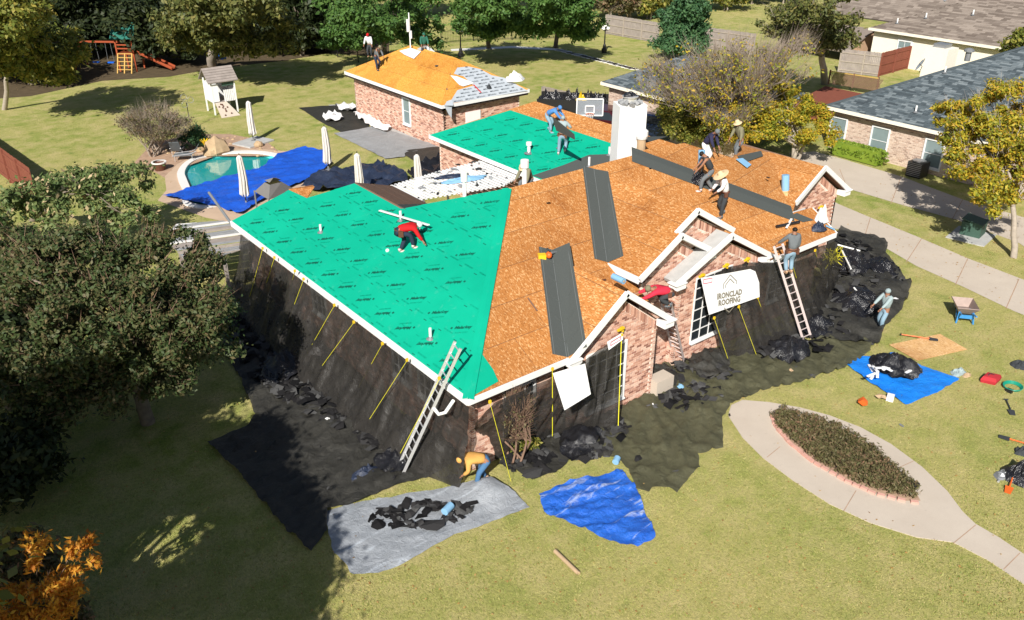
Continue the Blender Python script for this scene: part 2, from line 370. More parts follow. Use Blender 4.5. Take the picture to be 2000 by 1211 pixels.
def mk_tarp(name, c1, c2, rough, spec, white=0, alpha=None, bscale=6, bst=.9):
    t = NT(name); p = t.pos()
    n = t.noise(1.3, p, 6, .65, dist=.6)
    c = t.mix(n, c1, c2)
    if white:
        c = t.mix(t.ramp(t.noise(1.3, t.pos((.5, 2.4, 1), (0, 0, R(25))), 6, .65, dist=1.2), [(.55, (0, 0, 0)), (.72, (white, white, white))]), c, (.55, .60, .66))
    t.col(c); t.bump(t.noise(bscale, p, 6, .7, dist=.8), bst, .06); t.set(rough, spec)
    if alpha is not None:
        g = t.noise(3, p, 5, .65, dist=.5); a = t.ramp(g, [(.3, (alpha[0],) * 3), (.7, (alpha[1],) * 3)])
        t.l(a, t.b.inputs['Alpha'])
    return t.m
M['tarp_blue'] = mk_tarp('blue tarp', (.008, .065, .45), (.02, .13, .68), .33, .5, 0, bst=.7)
M['tarp_blue_dusty'] = mk_tarp('dusty blue tarp', (.01, .075, .45), (.03, .17, .65), .45, .4, .8)
M['tarp_blue_bright'] = mk_tarp('bright blue tarp', (.005, .17, .72), (.02, .27, .85), .35, .5, 0)
M['tarp_silver'] = mk_tarp('silver tarp', (.17, .19, .215), (.42, .44, .47), .34, .5, .85, bscale=5)  # white mixed in for streaks and as painted highlights
M['tarp_silver2'] = mk_tarp('grey dusty tarp', (.22, .225, .23), (.38, .385, .39), .6, .3, .35)
M['net_dark'] = mk_tarp('black debris net', (.014, .014, .014), (.065, .062, .052), .55, .35, 0, (.93, .99), 5, 1)
M['net_olive'] = mk_tarp('olive debris net over grass', (.045, .046, .028), (.13, .125, .07), .6, .3, 0, (.88, .98), 5, 1)
M['net_drape'] = mk_tarp('hanging black net', (.012, .012, .012), (.05, .045, .04), .45, .4, 0, (.66, .99), 2.6, 1)
M['plastic_black'] = mk_tarp('black plastic', (.008, .008, .010), (.02, .02, .024), .22, .6)
M['plastic_navy'] = mk_tarp('dark blue plastic', (.012, .016, .035), (.03, .045, .085), .4, .5)
M['scrap'] = mk_shingle('torn shingle scrap', (.006, .006, .007), (.022, .021, .022), (.085, .085, .085))  # palest random tone paints in the grey lit faces
M['orange_paint'] = plain('orange paint', (.70, .13, .02), .45, .4)
M['yellow_strap'] = plain('yellow strap', (.72, .66, .03), .6, .3, var=.1)
M['roll_blue'] = plain('pale blue roll', (.22, .42, .62), .5, .3, var=.1)
M['wood_grey'] = plain('weathered fence wood', (.30, .26, .235), .95, .1, var=.35, scale=2.5)
M['wood_red'] = plain('red stained wood', (.22, .075, .05), .9, .1, var=.2)
M['wood_play'] = plain('redwood playset timber', (.34, .075, .03), .8, .2, var=.2)
M['wood_yellow'] = plain('yellow timber', (.55, .34, .10), .8, .2, var=.15)
M['wood_brown'] = plain('brown board', (.20, .12, .085), .9, .1, var=.15)
M['green_cover'] = plain('dark green canvas', (.02, .13, .10), .7, .2, var=.2)
M['blue_plastic'] = plain('blue plastic', (.01, .12, .60), .4, .4)
M['steel_blue'] = plain('blue painted steel', (.05, .25, .55), .4, .4)
M['tray'] = plain('rusty grey tray', (.30, .23, .20), .6, .3, .3, var=.3, scale=6)
M['green_box'] = plain('green utility box', (.05, .10, .075), .6, .3)
M['card'] = plain('cardboard', (.45, .32, .20), .9, .1)
M['teal_hose'] = plain('green hose', (.01, .26, .17), .4, .4)
M['gold'] = plain('yellow plastic', (.75, .50, .02), .4, .4)
M['maroon'] = plain('maroon bag cloth', (.42, .03, .04), .8, .2)
t = NT('clear acrylic'); t.col((.5, .55, .6)); t.b.inputs['Alpha'].default_value = .3; M['clear'] = t.set(.1, .5)
M['car_navy'] = plain('dark blue car paint', (.015, .03, .08), .18, .6, .3)
M['car_red'] = plain('dark maroon car paint', (.07, .01, .015), .18, .6, .3)
M['tyre'] = plain('tyre rubber', (.012, .012, .012), .8, .2)
M['canvas'] = plain('off white canvas', (.62, .59, .55), .85, .2, var=.1, scale=8)
M['canvas_grey'] = plain('grey canvas', (.20, .19, .185), .85, .2, var=.1)
t = NT('pool water'); p = t.pos(); t.col((.02, .42, .42)); t.set(.06, .4); t.b.inputs['Transmission Weight'].default_value = .35; t.b.inputs['IOR'].default_value = 1.33
t.bump(t.noise(5, p, 3), .08, .02); M['water'] = t.m
M['pool_wall'] = plain('pool plaster', (.07, .50, .50), .7, .3, var=.1)
M['coping'] = plain('white coping', (.72, .70, .67), .7, .3, var=.06)
M['pinkstone'] = plain('pink edging brick', (.58, .33, .27), .9, .1, var=.2, scale=5)
# ------------------------------------------------------------------ sheets, roofs, walls
def fbm(x, y, s, seed=0, oct_=4):
    return noise.fractal(Vector((x * s + seed * 7.3, y * s - seed * 3.1, seed * 1.7)), .9, 2.1, oct_)
def ridged(x, y, s, seed=0):
    a = noise.noise(Vector((x * s + seed * 5.1, y * s + seed * 2.3, seed))); b = noise.noise(Vector((x * s * 2.3 - seed, y * s * 2.3, seed + 9)))
    return (1 - abs(a) * 2.2) ** 3 * .7 + (1 - abs(b) * 2.2) ** 3 * .3
def sheet(name, poly, mat, step=.16, amp=.08, base=.015, s=1.1, seed=1, stretch=(1, 1, 0), parent=None, edge=.05, hf=None, smooth=True, **kw):
    P = [(p[0], p[1]) for p in poly]
    dense = []
    for i in range(len(P)):
        a, b = Vector(P[i]), Vector(P[(i + 1) % len(P)]); L = (b - a).length; k = max(1, int(L / step))
        nrm = Vector((-(b - a).y, (b - a).x)).normalized() if L > 0 else Vector((0, 0))
        for j in range(k):
            q = a.lerp(b, j / k); q += nrm * (edge * fbm(q.x, q.y, 2.0, seed + 3)) if j else nrm * 0
            dense.append(q)
    xs = [p[0] for p in P]; ys = [p[1] for p in P]; inner = []
    rr = random.Random(seed)
    y = min(ys)
    while y < max(ys):
        x = min(xs)
        while x < max(xs):
            q = (x + rr.uniform(-.3, .3) * step, y + rr.uniform(-.3, .3) * step)
            if inside(q[0], q[1], P): inner.append(Vector(q))
            x += step
        y += step
    allp = dense + inner
    res = geometry.delaunay_2d_cdt(allp, [(i, (i + 1) % len(dense)) for i in range(len(dense))], [], 1, 1e-4)
    c, sn = math.cos(stretch[2]), math.sin(stretch[2]); V = []
    for v in res[0]:
        u_ = (v.x * c + v.y * sn) * stretch[0]; w_ = (-v.x * sn + v.y * c) * stretch[1]
        z = base + amp * (max(0, ridged(u_, w_, s, seed)) * .9 + .35 * (fbm(u_, w_, s * .8, seed) + .6)) 
        if hf: z += hf(v.x, v.y)
        V.append((v.x, v.y, max(z, base * .6)))
    m = MB(); m.add(V, [tuple(f) for f in res[2]])
    return m.build(name, mat, parent, smooth, **kw)
def pix(pts, z=0): return [at(a, b, z) for a, b in pts]
def drape(name, top, bot, mat, nu=60, nv=16, amp=.12, seed=1, parent=None, sag=.25, **kw):
    def lerpl(P, t):
        d = [0]
        for i in range(len(P) - 1): d.append(d[-1] + (P[i + 1] - P[i]).length)
        x = t * d[-1]
        for i in range(len(P) - 1):
            if x <= d[i + 1] + 1e-6: return P[i].lerp(P[i + 1], (x - d[i]) / max(1e-6, d[i + 1] - d[i]))
        return P[-1].copy()
    V = []
    T0 = Vector(top[0]); T1 = Vector(top[-1]); along = (T1 - T0).normalized(); nrm = along.cross(Vector((0, 0, 1))).normalized()
    for j in range(nv + 1):
        v = j / nv
        for i in range(nu + 1):
            u = i / nu; a = lerpl(top, u); b = lerpl(bot, u); p = a.lerp(b, v)
            if nrm.dot(b - a) < 0: n_ = -nrm
            else: n_ = nrm
            L = u * (T1 - T0).length
            f = (ridged(L * 1.5 + v * .9, v * .45, 1.0, seed) * .9 + fbm(L, v * 3, .9, seed) * .4) * amp * (math.sin(v * math.pi) * .9 + .15)
            p = p + n_ * (f - sag * math.sin(v * math.pi) * .5)
            V.append(p)
    F = [(j * (nu + 1) + i, j * (nu + 1) + i + 1, (j + 1) * (nu + 1) + i + 1, (j + 1) * (nu + 1) + i) for j in range(nv) for i in range(nu)]
    m = MB(); m.add(V, F); return m.build(name, mat, parent, True, **kw)

def roof_slope(parent, poly, mat, thick=.13, pw=2.44, ph=1.22, panels=True, offx=0, under=None, skip=None):
    """a slab of rafters and boards, sheathed with separate boards"""
    o, u, v, n = frame(poly)
    base = MB().slab([Vector(p) for p in poly], thick) if geometry.normal([Vector(p) for p in poly]).z > 0 else MB().slab([Vector(p) for p in reversed(poly)], thick)
    sl_ = base.build('roof_slope', under or M['wood_brown'], parent)
    if not panels: return sl_
    P2 = [((Vector(p) - o).dot(u), (Vector(p) - o).dot(v)) for p in poly]
    x0 = min(p[0] for p in P2); x1 = max(p[0] for p in P2); y0 = min(p[1] for p in P2); y1 = max(p[1] for p in P2)
    y = y0; row = 0; g = .008
    while y < y1:
        x = x0 - (pw / 2 if row % 2 else 0) - offx
        while x < x1:
            c = clip(P2, x + g, x + pw - g, y + g, y + ph - g)
            if len(c) > 2 and area(c) > .02:
                lift = .014 + random.uniform(0, .003)
                m = MB(); pts = [o + u * a + v * b + n * lift for a, b in c]
                if geometry.normal(pts).z < 0: pts.reverse()
                m.slab(pts, .012); m.build('deck_panel', mat, sl_)
            x += pw
        y += ph; row += 1
    return sl_
def covering(parent, poly, mat, name, lift, step=1.15, ud=None, text=None, wob=.0):
    """rolls of underlayment laid in overlapping courses parallel to the eave"""
    o, u, v, n = frame(poly)
    P2 = [((Vector(p) - o).dot(u), (Vector(p) - o).dot(v)) for p in poly]
    y0 = min(p[1] for p in P2); y1 = max(p[1] for p in P2); x0 = min(p[0] for p in P2); x1 = max(p[0] for p in P2); y = y0; k = 0; outs = []
    while y < y1 - .02:
        c = clip(P2, x0 - 1, x1 + 1, y, y + step + .08)
        if len(c) > 2 and area(c) > .01:
            def pt(a, b): return o + u * a + v * b + n * (lift + .016 - .013 * max(0, (b - y)) / step)
            pts = [pt(a, b) for a, b in c]
            if geometry.normal(pts).z < 0: pts.reverse()
            s = MB().slab(pts, .003).build(name, mat, parent); outs.append((s, y, c, o, u, v, n, x0, x1))
        y += step; k += 1
    return outs

def tiles(parent, poly, mat, course=.145, lens=(.18, .5), t_=.012, name='shingles', cap=None):
    o, u, v, n = frame(poly)
    P2 = [((Vector(p) - o).dot(u), (Vector(p) - o).dot(v)) for p in poly]
    y0 = min(p[1] for p in P2); y1 = max(p[1] for p in P2)
    m = MB(); y = y0; rr = random.Random(len(poly) + int(y1 * 100))
    while y < y1:
        yc = y + course / 2; xs = []
        for i in range(len(P2)):
            a, b = P2[i], P2[(i + 1) % len(P2)]
            if (a[1] > yc) != (b[1] > yc): xs.append(a[0] + (yc - a[1]) / (b[1] - a[1]) * (b[0] - a[0]))
        xs.sort()
        for q in range(0, len(xs) - 1, 2):
            x = xs[q]
            while x < xs[q + 1] - .02:
                L = min(rr.uniform(*lens), xs[q + 1] - x); h = rr.choice([.012, .018, .026])
                A = o + u * x + v * y; B = o + u * (x + L - .004) + v * y; up = v * (course + .03)
                m.add([A + n * h, B + n * h, B + up + n * .003, A + up + n * .003, A, B], [(0, 1, 2, 3), (4, 5, 1, 0)])
                x += L
        y += course
    return m.build(name, mat, parent, kind='stuff')

BRICK_SHARED = {}
def brick_wall(name, parent, O, ud, prof, nrm, count=60, soldier=None, holes=(), backing=True, thick=.12, matb=None):
    """prof: polygon (u, z) ; real bricks stand 8 mm proud of the mortar"""
    O = Vector(O); ud = Vector(ud).normalized(); nrm = Vector(nrm).normalized(); Z = Vector((0, 0, 1))
    pts = [O + ud * a + Z * b for a, b in prof]
    if geometry.normal(pts).dot(nrm) < 0: pts.reverse()
    wl = MB().slab(pts, thick, 0).build(name, M['mortar'], parent)
    bw, bh, g = .215, .066, .017
    key = 'b'
    if key not in BRICK_SHARED:
        q = MB().box((0, 0, 0), (bw - g, .02, bh)); BRICK_SHARED[key] = q
    zs = [b for a, b in prof]; us = [a for a, b in prof]
    rest = MB(); n_ind = 0; ang = math.atan2(ud.y, ud.x); me = None; row = 0; z = min(zs) + bh / 2 + g
    o_ = origin(parent)
    def ztop(uu):
        best = -9
        for i in range(len(prof)):
            a, b = prof[i], prof[(i + 1) % len(prof)]
            if (a[0] - uu) * (b[0] - uu) <= 0 and a[0] != b[0]: best = max(best, a[1] + (uu - a[0]) / (b[0] - a[0]) * (b[1] - a[1]))
        return best
    cand = []
    while z < max(zs):
        uu = min(us) + (bw / 2 if row % 2 else 0)
        while uu < max(us):
            zt = ztop(uu) - (.36 if soldier else .02)
            if z + bh / 2 < zt and inside(uu, z, prof) and inside(uu - bw * .4, z, prof) and inside(uu + bw * .4, z, prof) and not any(h[0] - .1 < uu < h[1] + .1 and h[2] < z < h[3] for h in holes):
                cand.append((uu, z))
            uu += bw
        z += bh + g; row += 1
    random.Random(3).shuffle(cand)
    for uu, z in cand:
        c = O + ud * uu + Z * z + nrm * random.uniform(.0, .004)
        if n_ind < count:
            if me is None:
                b = BRICK_SHARED['b'].__class__(); b.box((0, 0, 0), (bw - g, .02, bh)); ob = b.build('brick', matb or M['brick'], wl, local=True); me = ob.data
            else:
                ob = bpy.data.objects.new('brick', me); COL.objects.link(ob); ob.parent = wl
            ob.location = c - o_; ob.rotation_euler = (0, 0, ang); n_ind += 1
        else: rest.box(c, (bw - g, .02, bh), ang)
    if soldier:
        uu = min(us) + .04
        while uu < max(us):
            zt = ztop(uu)
            if zt - .34 > min(zs): rest.box(O + ud * uu + Z * (zt - .19) + nrm * .006, (.062, .024, .30), ang)
            uu += .075
    if rest.v: rest.build('brick_course', matb or M['brick'], wl, kind='stuff')
    return wl
def window(parent, c, wd, ht, nrm, cols=2, rows=3, frame_m='white', glass='glass_dark', fw=.07, proud=.04, name='window'):
    """frame, panes and muntins; c is the centre on the wall face"""
    nrm = Vector(nrm).normalized(); ud = Vector((0, 0, 1)).cross(nrm).normalized(); Z = Vector((0, 0, 1)); c = Vector(c)
    m = MB()
    for s in (-1, 1):
        m.beam(c + ud * s * (wd / 2 - fw / 2) - Z * ht / 2 + nrm * proud / 2, c + ud * s * (wd / 2 - fw / 2) + Z * ht / 2 + nrm * proud / 2, fw, fw)
        m.beam(c - ud * (wd / 2 - fw) + Z * s * (ht / 2 - fw / 2) + nrm * proud / 2, c + ud * (wd / 2 - fw) + Z * s * (ht / 2 - fw / 2) + nrm * proud / 2, proud + .03, fw)
    for i in range(1, cols):
        x = -wd / 2 + wd * i / cols; m.beam(c + ud * x - Z * (ht / 2 - fw) + nrm * .02, c + ud * x + Z * (ht / 2 - fw) + nrm * .02, .025, .025)
    for j in range(1, rows):
        z = -ht / 2 + ht * j / rows; m.beam(c - ud * (wd / 2 - fw) + Z * z + nrm * .018, c + ud * (wd / 2 - fw) + Z * z + nrm * .018, .025, .025)
    wn = m.build(name, M[frame_m], parent)
    q = MB(); a = c + nrm * .006
    q.slab([a - ud * (wd / 2 - fw) - Z * (ht / 2 - fw), a + ud * (wd / 2 - fw) - Z * (ht / 2 - fw), a + ud * (wd / 2 - fw) + Z * (ht / 2 - fw), a - ud * (wd / 2 - fw) + Z * (ht / 2 - fw)], .01, d=-nrm)
    q.build('pane', M[glass], wn)
    sl_ = MB(); sl_.beam(c - ud * wd / 2 - Z * (ht / 2 + .04) + nrm * .05, c + ud * wd / 2 - Z * (ht / 2 + .04) + nrm * .05, .12, .05); sl_.build('sill', M[frame_m], wn)
    return wn
def text_mesh(s, size, shear=0.25, font_bold=.0):
    cu = bpy.data.curves.new('t', 'FONT'); cu.body = s; cu.size = size; cu.align_x = 'CENTER'; cu.align_y = 'CENTER'; cu.shear = shear; cu.offset = font_bold; cu.resolution_u = 2
    o = bpy.data.objects.new('t', cu); COL.objects.link(o); dg = bpy.context.evaluated_depsgraph_get(); dg.update()
    me = bpy.data.meshes.new_from_object(o.evaluated_get(dg)); V = [v.co.copy() for v in me.vertices]; F = [tuple(p.vertices) for p in me.polygons]
    bpy.data.objects.remove(o); bpy.data.curves.remove(cu); bpy.data.meshes.remove(me); return V, F
TXT = text_mesh('Malarkey', .155, .3, .006)
TXT_S = text_mesh('SECURE START', .065, 0, .002)
TXT_G = text_mesh('Synthetic', .20, 0, .004)

# ------------------------------------------------------------------ the ground
gm = MB(); gm.add([(-300, -150, 0), (500, -150, 0), (500, 500, 0), (-300, 500, 0)], [(0, 1, 2, 3)])
# finer sheet where the pool is cut out
pool_px = [(362, 345), (366, 330), (385, 318), (412, 310), (450, 305), (500, 305), (535, 310), (560, 325), (560, 345), (520, 365), (470, 372), (430, 385), (395, 400), (372, 385), (372, 365)]
POOL = [at(a, b) for a, b in [(365, 352), (361, 338), (370, 322), (392, 310), (430, 303), (480, 300), (520, 303), (550, 312), (565, 330), (545, 352), (505, 366), (462, 378), (425, 398), (392, 402), (366, 392), (372, 372)]]
def catmull(P, k=5):
    out = []
    n = len(P)
    for i in range(n):
        a, b, c, d = P[i - 1], P[i], P[(i + 1) % n], P[(i + 2) % n]
        for j in range(k):
            t_ = j / k; out.append(.5 * ((2 * b) + (c - a) * t_ + (2 * a - 5 * b + 4 * c - d) * t_ * t_ + (3 * b - 3 * c + d - a) * t_ ** 3))
    return out
POOL = catmull(POOL, 4)
big = [Vector((-300, -150)), Vector((500, -150)), Vector((500, 500)), Vector((-300, 500))]
pts = big + [Vector((p.x, p.y)) for p in POOL]; ne = len(POOL)
res = geometry.delaunay_2d_cdt(pts, [(0, 1), (1, 2), (2, 3), (3, 0)] + [(4 + i, 4 + (i + 1) % ne) for i in range(ne)], [], 1, 1e-4)
PL2 = [(p.x, p.y) for p in POOL]
F = []
for f in res[2]:
    c = sum((res[0][i] for i in f), Vector((0, 0))) / len(f)
    if not inside(c.x, c.y, PL2): F.append(tuple(f))
g_ = MB(); g_.add([(v.x, v.y, 0) for v in res[0]], F)
g_.build('lawn', M['lawn'], kind='structure')

def flat(name, poly, mat, z=.004, label=None, cat=None, kind='structure', parent=None, thick=None):
    m = MB(); P = [Vector((p[0], p[1], z)) for p in poly]
    if geometry.normal(P).z < 0: P.reverse()
    if thick: m.slab(P, thick)
    else: m.add(P, [tuple(range(len(P)))])
    return m.build(name, mat, parent, kind=kind if parent is None else None, label=label, cat=cat)
# grass blades nobody could count, on the lawn nearest the drone
def grass():
    N = 120000
    x = RNG.uniform(0, 2000, N); y = RNG.uniform(600, 1211, N) ** 1.0
    tx = (x - 1000) / FPX; ty = -(y - 605.5) / FPX
    r = np.array([math.sin(HEAD), -math.cos(HEAD), 0]); h = np.array([math.cos(HEAD), math.sin(HEAD), 0]); f = h * math.cos(PITCH) - np.array([0, 0, math.sin(PITCH)]); u = np.cross(r, f)
    d = f + tx[:, None] * r + ty[:, None] * u; P = d * (-CAMH / d[:, 2:3]); P[:, 2] = 0
    keep = np.ones(N, bool)
    for k in range(N):
        for q in NOGRASS:
            if inside(P[k, 0], P[k, 1], q): keep[k] = False; break
    P = P[keep]; N = len(P)
    a = RNG.uniform(0, 2 * np.pi, N); L = RNG.uniform(.02, .055, N); wd = RNG.uniform(.006, .016, N)
    dx = np.stack([np.cos(a), np.sin(a), 0 * a], 1) * wd[:, None]
    tip = P + np.stack([RNG.normal(0, .03, N), RNG.normal(0, .03, N), L], 1)
    V = np.stack([P - dx, P + dx, tip], 1).reshape(-1, 3)
    me = bpy.data.meshes.new('grass_blades'); me.vertices.add(3 * N); me.vertices.foreach_set('co', V.ravel())
    me.loops.add(3 * N); me.loops.foreach_set('vertex_index', np.arange(3 * N)); me.polygons.add(N); me.polygons.foreach_set('loop_start', np.arange(N) * 3); me.polygons.foreach_set('loop_total', np.full(N, 3))
    me.materials.append(M['grass_blade']); me.update(); me.validate()
    o = bpy.data.objects.new('grass', me); COL.objects.link(o); tag(o, 'short yellowing lawn grass in front of the house', 'grass', kind='stuff')
M['grass_blade'] = mk_leaf('grass blades', [(.1, (.14, .20, .035)), (.45, (.27, .31, .07)), (.75, (.42, .38, .13)), (1, (.58, .48, .24))], .25, .2)
NOGRASS = []
def px2(pts): P = [at(a, b) for a, b in pts]; NOGRASS.append([(p.x, p.y) for p in P]); return P
# front walk with its lens-shaped bed
WALK_O = px2([(1422, 812), (1428, 792), (1450, 782), (1500, 786), (1560, 796), (1620, 812), (1680, 835), (1740, 868), (1800, 912), (1850, 960), (1880, 1000), (1905, 1024), (1950, 1050), (2010, 1090), (2080, 1135), (2080, 1190), (2000, 1142), (1930, 1095), (1862, 1060), (1790, 1050), (1700, 1022), (1620, 985), (1550, 940), (1490, 895), (1450, 855)])
flat('path', WALK_O, M['concrete'], .02, thick=.06)
jn = MB()
for a, b in (((1498, 893), (1524, 872)), ((1648, 998), (1672, 958)), ((1862, 1061), (1906, 1025)), ((1960, 1112), (1992, 1080)), ((1638, 818), (1626, 832)), ((1785, 900), (1745, 918))):
    A = at(*a, .0222); B = at(*b, .0222); d = (B - A).normalized(); s_ = Vector((-d.y, d.x, 0)) * .012
    jn.add([A - s_, A + s_, B + s_, B - s_], [(0, 1, 2, 3)])
pj = jn.build('path_joint', M['soil'], None, kind='structure')
BED = [(1508, 812), (1530, 806), (1570, 815), (1620, 832), (1670, 858), (1715, 890), (1755, 925), (1790, 962), (1798, 978), (1770, 978), (1710, 962), (1650, 935), (1590, 900), (1545, 862), (1518, 835)]
flat('planting_bed', pix(BED, .03), M['soil'], .03)
# driveways of the two neighbours on the right, and the strip of verge between
DW = px2([(1540, 300), (1590, 296), (1650, 312), (1760, 345), (1880, 390), (2120, 460), (2120, 560), (1990, 475), (1870, 430), (1760, 400), (1660, 370), (1600, 345)])
flat('driveway', DW, M['concrete'], .012)
DW2 = px2([(1500, 395), (1600, 380), (1640, 400), (1700, 425), (1790, 462), (1890, 505), (2100, 585), (2100, 655), (1980, 608), (1880, 560), (1790, 520), (1725, 482), (1650, 450), (1580, 440)])
flat('driveway', DW2, M['concrete'], .012)
jd = MB()
for a, b in (((1700, 425), (1690, 458)), ((1800, 466), (1770, 512)), ((1890, 505), (1866, 556)), ((1990, 545), (1965, 602)), ((1640, 330), (1655, 368)), ((1760, 345), (1740, 398)), ((1880, 390), (1860, 428))):
    A = at(*a, .0142); B = at(*b, .0142); d = (B - A).normalized(); s_ = Vector((-d.y, d.x, 0)) * .018; jd.add([A - s_, A + s_, B + s_, B - s_], [(0, 1, 2, 3)])
jd.build('driveway_joint', M['soil'], None, kind='structure')
for q in ([(470, 560), (905, 800), (1210, 760), (1650, 660), (1640, 455), (1700, 690), (1650, 725), (1480, 770), (1410, 880), (1365, 915), (1270, 965), (1190, 892), (1000, 940), (830, 935), (640, 1000), (610, 1075), (412, 862)],):
    px2(q)
px2([(632, 1000), (960, 945), (1035, 992), (760, 1120), (690, 1122)]); px2([(1052, 968), (1215, 920), (1280, 1055), (1240, 1070), (1060, 1000)]); px2([(1640, 705), (1700, 695), (1872, 745), (1790, 792)])
# far garden walk and stepping stones
m = MB()
random.seed(5)
for i in range(46):
    t_ = i / 45; a = at(1090 + 150 * t_, 97 + 38 * t_, .02)
    for k in (-.35, .2): m.box(a + Vector((.3 * k, -.6 * k, 0)) + Vector((random.uniform(-.1, .1), random.uniform(-.1, .1), 0)), (.5, .42, .04), random.uniform(0, 3))
m.build('stone_path', M['coping'], None, kind='structure')
flat('garden_walk', pix([(880, 96), (1000, 90), (1090, 95), (1095, 99), (1000, 94), (882, 100)]), M['coping'], .012)

# ------------------------------------------------------------------ the main house
MM = .517
HO = Vector((11.6, 16.7, 0))
house = empty('brick_house', HO, 0, 'single storey brick house with its roof stripped to orange boards and green underlayment', 'house')
zW = lambda x: 2.9 + MM * (x - 11.15)
zF = lambda y: 2.9 + MM * (y - 16.2)
def PW(px, py): return onp(px, py, (11.15, 0, 2.9), (-MM, 0, 1))
def PF(px, py): return onp(px, py, (0, 16.2, 2.9), (0, -MM, 1))
A0 = Vector((11.15, 16.2, 2.9)); A1 = Vector((11.15, 32.66, 2.9)); R0 = Vector((17.1, 22.1, zF(22.1))); R0.x = 11.15 + (R0.z - 2.9) / MM; R1 = Vector((23.35, 22.1, zF(22.1)))
E1 = PW(565, 372); E2 = PW(600, 388); A2 = PW(693, 359); A3 = PW(784, 409)
west = [A0, A1, E1, E2, A2, A3, R0]
west.reverse()
sW = roof_slope(house, west, M['osb'], panels=False)
def xz(x, y): return Vector((x, y, zF(y)))
# front slope
FA_ = PF(1240, 302); FB_ = PF(1548, 416); HRr = Vector((28.8, 16.65, zF(16.65)))
front = [A0, R0, Vector((23.19, 22.12, zF(22.12))), FA_, FB_, Vector((28.85, 17.9, zF(17.9))), HRr, Vector((24.8, 16.65, zF(16.65))), Vector((24.2, 17.45, zF(17.45))), Vector((18.75, 17.45, zF(17.45))), Vector((18.75, 16.72, zF(16.72))), Vector((16.84, 19.12, zF(19.12))), Vector((14.85, 16.2, 2.9))]
front.reverse()
sF = roof_slope(house, front, M['osb'])
# east slope of the north-west wing (brown boards)
zE = lambda x: 4.81 - MM * (x - 14.85)
be = [Vector((14.83, 28.8, zE(14.83))), Vector((14.83, 25.2, zE(14.83))), Vector((18.45, 28.9, zE(18.45))), Vector((18.45, 32.3, zE(18.45)))]
be2 = [Vector(p) for p in be]
sE = roof_slope(house, be2 if geometry.normal(be2).z > 0 else be2[::-1], M['wood_brown'])
vf = MB(); vf.slab([be[1] + Vector((0, .5, .03)), be[1] + Vector((0, -.1, .03)), be[2] + Vector((0, -.5, .03)), be[2] + Vector((0, .45, .03))][::1], .02); vf.build('valley_felt', M['felt'], sE)
# rear slopes (out of sight from the front)
rear = [R0, R1, Vector((23.35, 28.1, 2.9)), Vector((18.4, 28.1, 2.9)), Vector((14.85, 24.6, 4.76))]
roof_slope(house, rear if geometry.normal(rear).z > 0 else rear[::-1], M['osb'], panels=False)
re2 = [A1, A2, Vector((18.4, 32.6, 2.9))]
roof_slope(house, re2 if geometry.normal(re2).z > 0 else re2[::-1], M['osb'], panels=False)
pt = MB(); pt.slab([E1 + Vector((.02, .1, .03)), E1 + Vector((.9, -.3, .12)), E2 + Vector((.5, .3, .3)), E2 + Vector((0, 0, .03))], .03, d=(0, 0, -1)); pt.build('loose_board', M['osb'], house)
# front-left gable (G1)
G1L, G1R, G1A = Vector((14.72, 16.05, 2.9)), Vector((18.94, 16.05, 2.9)), Vector((16.84, 16.05, 4.46))
yb = 16.2 + (4.46 - 2.9) / MM
G1B = Vector((16.84, yb, 4.46))
g1w = [G1L, G1A, G1B, Vector((14.75, 16.2, 2.9))]
g1e = [G1A, G1R, Vector((18.94, 16.3, 2.9)), G1B]
for p in (g1w, g1e): roof_slope(house, p if geometry.normal(p).z > 0 else p[::-1], M['osb'])
# tall entrance gables: G3 and its stepped-back partner D1 share one west slope
S3 = .586
G3L = Vector((18.45, 17.05, 4.07)); G3A = Vector((20.24, 17.05, 5.12)); G3R = Vector((21.97, 17.05, 4.1))
D1L = Vector((20.24, 17.28, 5.12)); D1A = Vector((21.2, 17.28, 5.68)); D1R = Vector((23.2, 17.28, 4.49))
vb3 = Vector((18.45, 16.2 + (4.07 - 2.9) / MM, 4.07)); vt3 = Vector((21.2, 16.2 + (5.68 - 2.9) / MM, 5.68))
w3 = [G3L, G3A, D1L, D1A, vt3, vb3]
roof_slope(house, w3 if geometry.normal(w3).z > 0 else w3[::-1], M['osb'])
e3 = [D1A, D1R, Vector((24.5, 19.3, 3.9)), vt3]
zD = lambda x: 5.68 - S3 * (x - 21.2)
e3 = [D1A, Vector((23.2, 17.28, zD(23.2))), Vector((23.2, 16.2 + (zD(23.2) - 2.9) / MM, zD(23.2))), vt3]
roof_slope(house, e3 if geometry.normal(e3).z > 0 else e3[::-1], M['osb'])
# G4, the gable the banner hangs on
G4L = Vector((19.97, 16.8, 3.55)); G4A = Vector((22.54, 16.8, 4.61)); G4R = Vector((24.95, 16.8, 3.22))
g4w = [G4L, G4A, G4A + Vector((0, .66, 0)), G4L + Vector((0, .58, 0))]
g4e = [G4A, G4R, G4R + Vector((0, 1.2, 0)), G4A + Vector((0, 1.2, 0))]
roof_slope(house, g4w if geometry.normal(g4w).z > 0 else g4w[::-1], M['concrete_grey'], panels=False, under=M['concrete_grey'])
roof_slope(house, g4e if geometry.normal(g4e).z > 0 else g4e[::-1], M['osb'])
g3e = [G3A, G3R, G3R + Vector((0, .6, 0)), G3A + Vector((0, .6, 0))]
roof_slope(house, g3e if geometry.normal(g3e).z > 0 else g3e[::-1], M['white'], panels=False, under=M['white'])
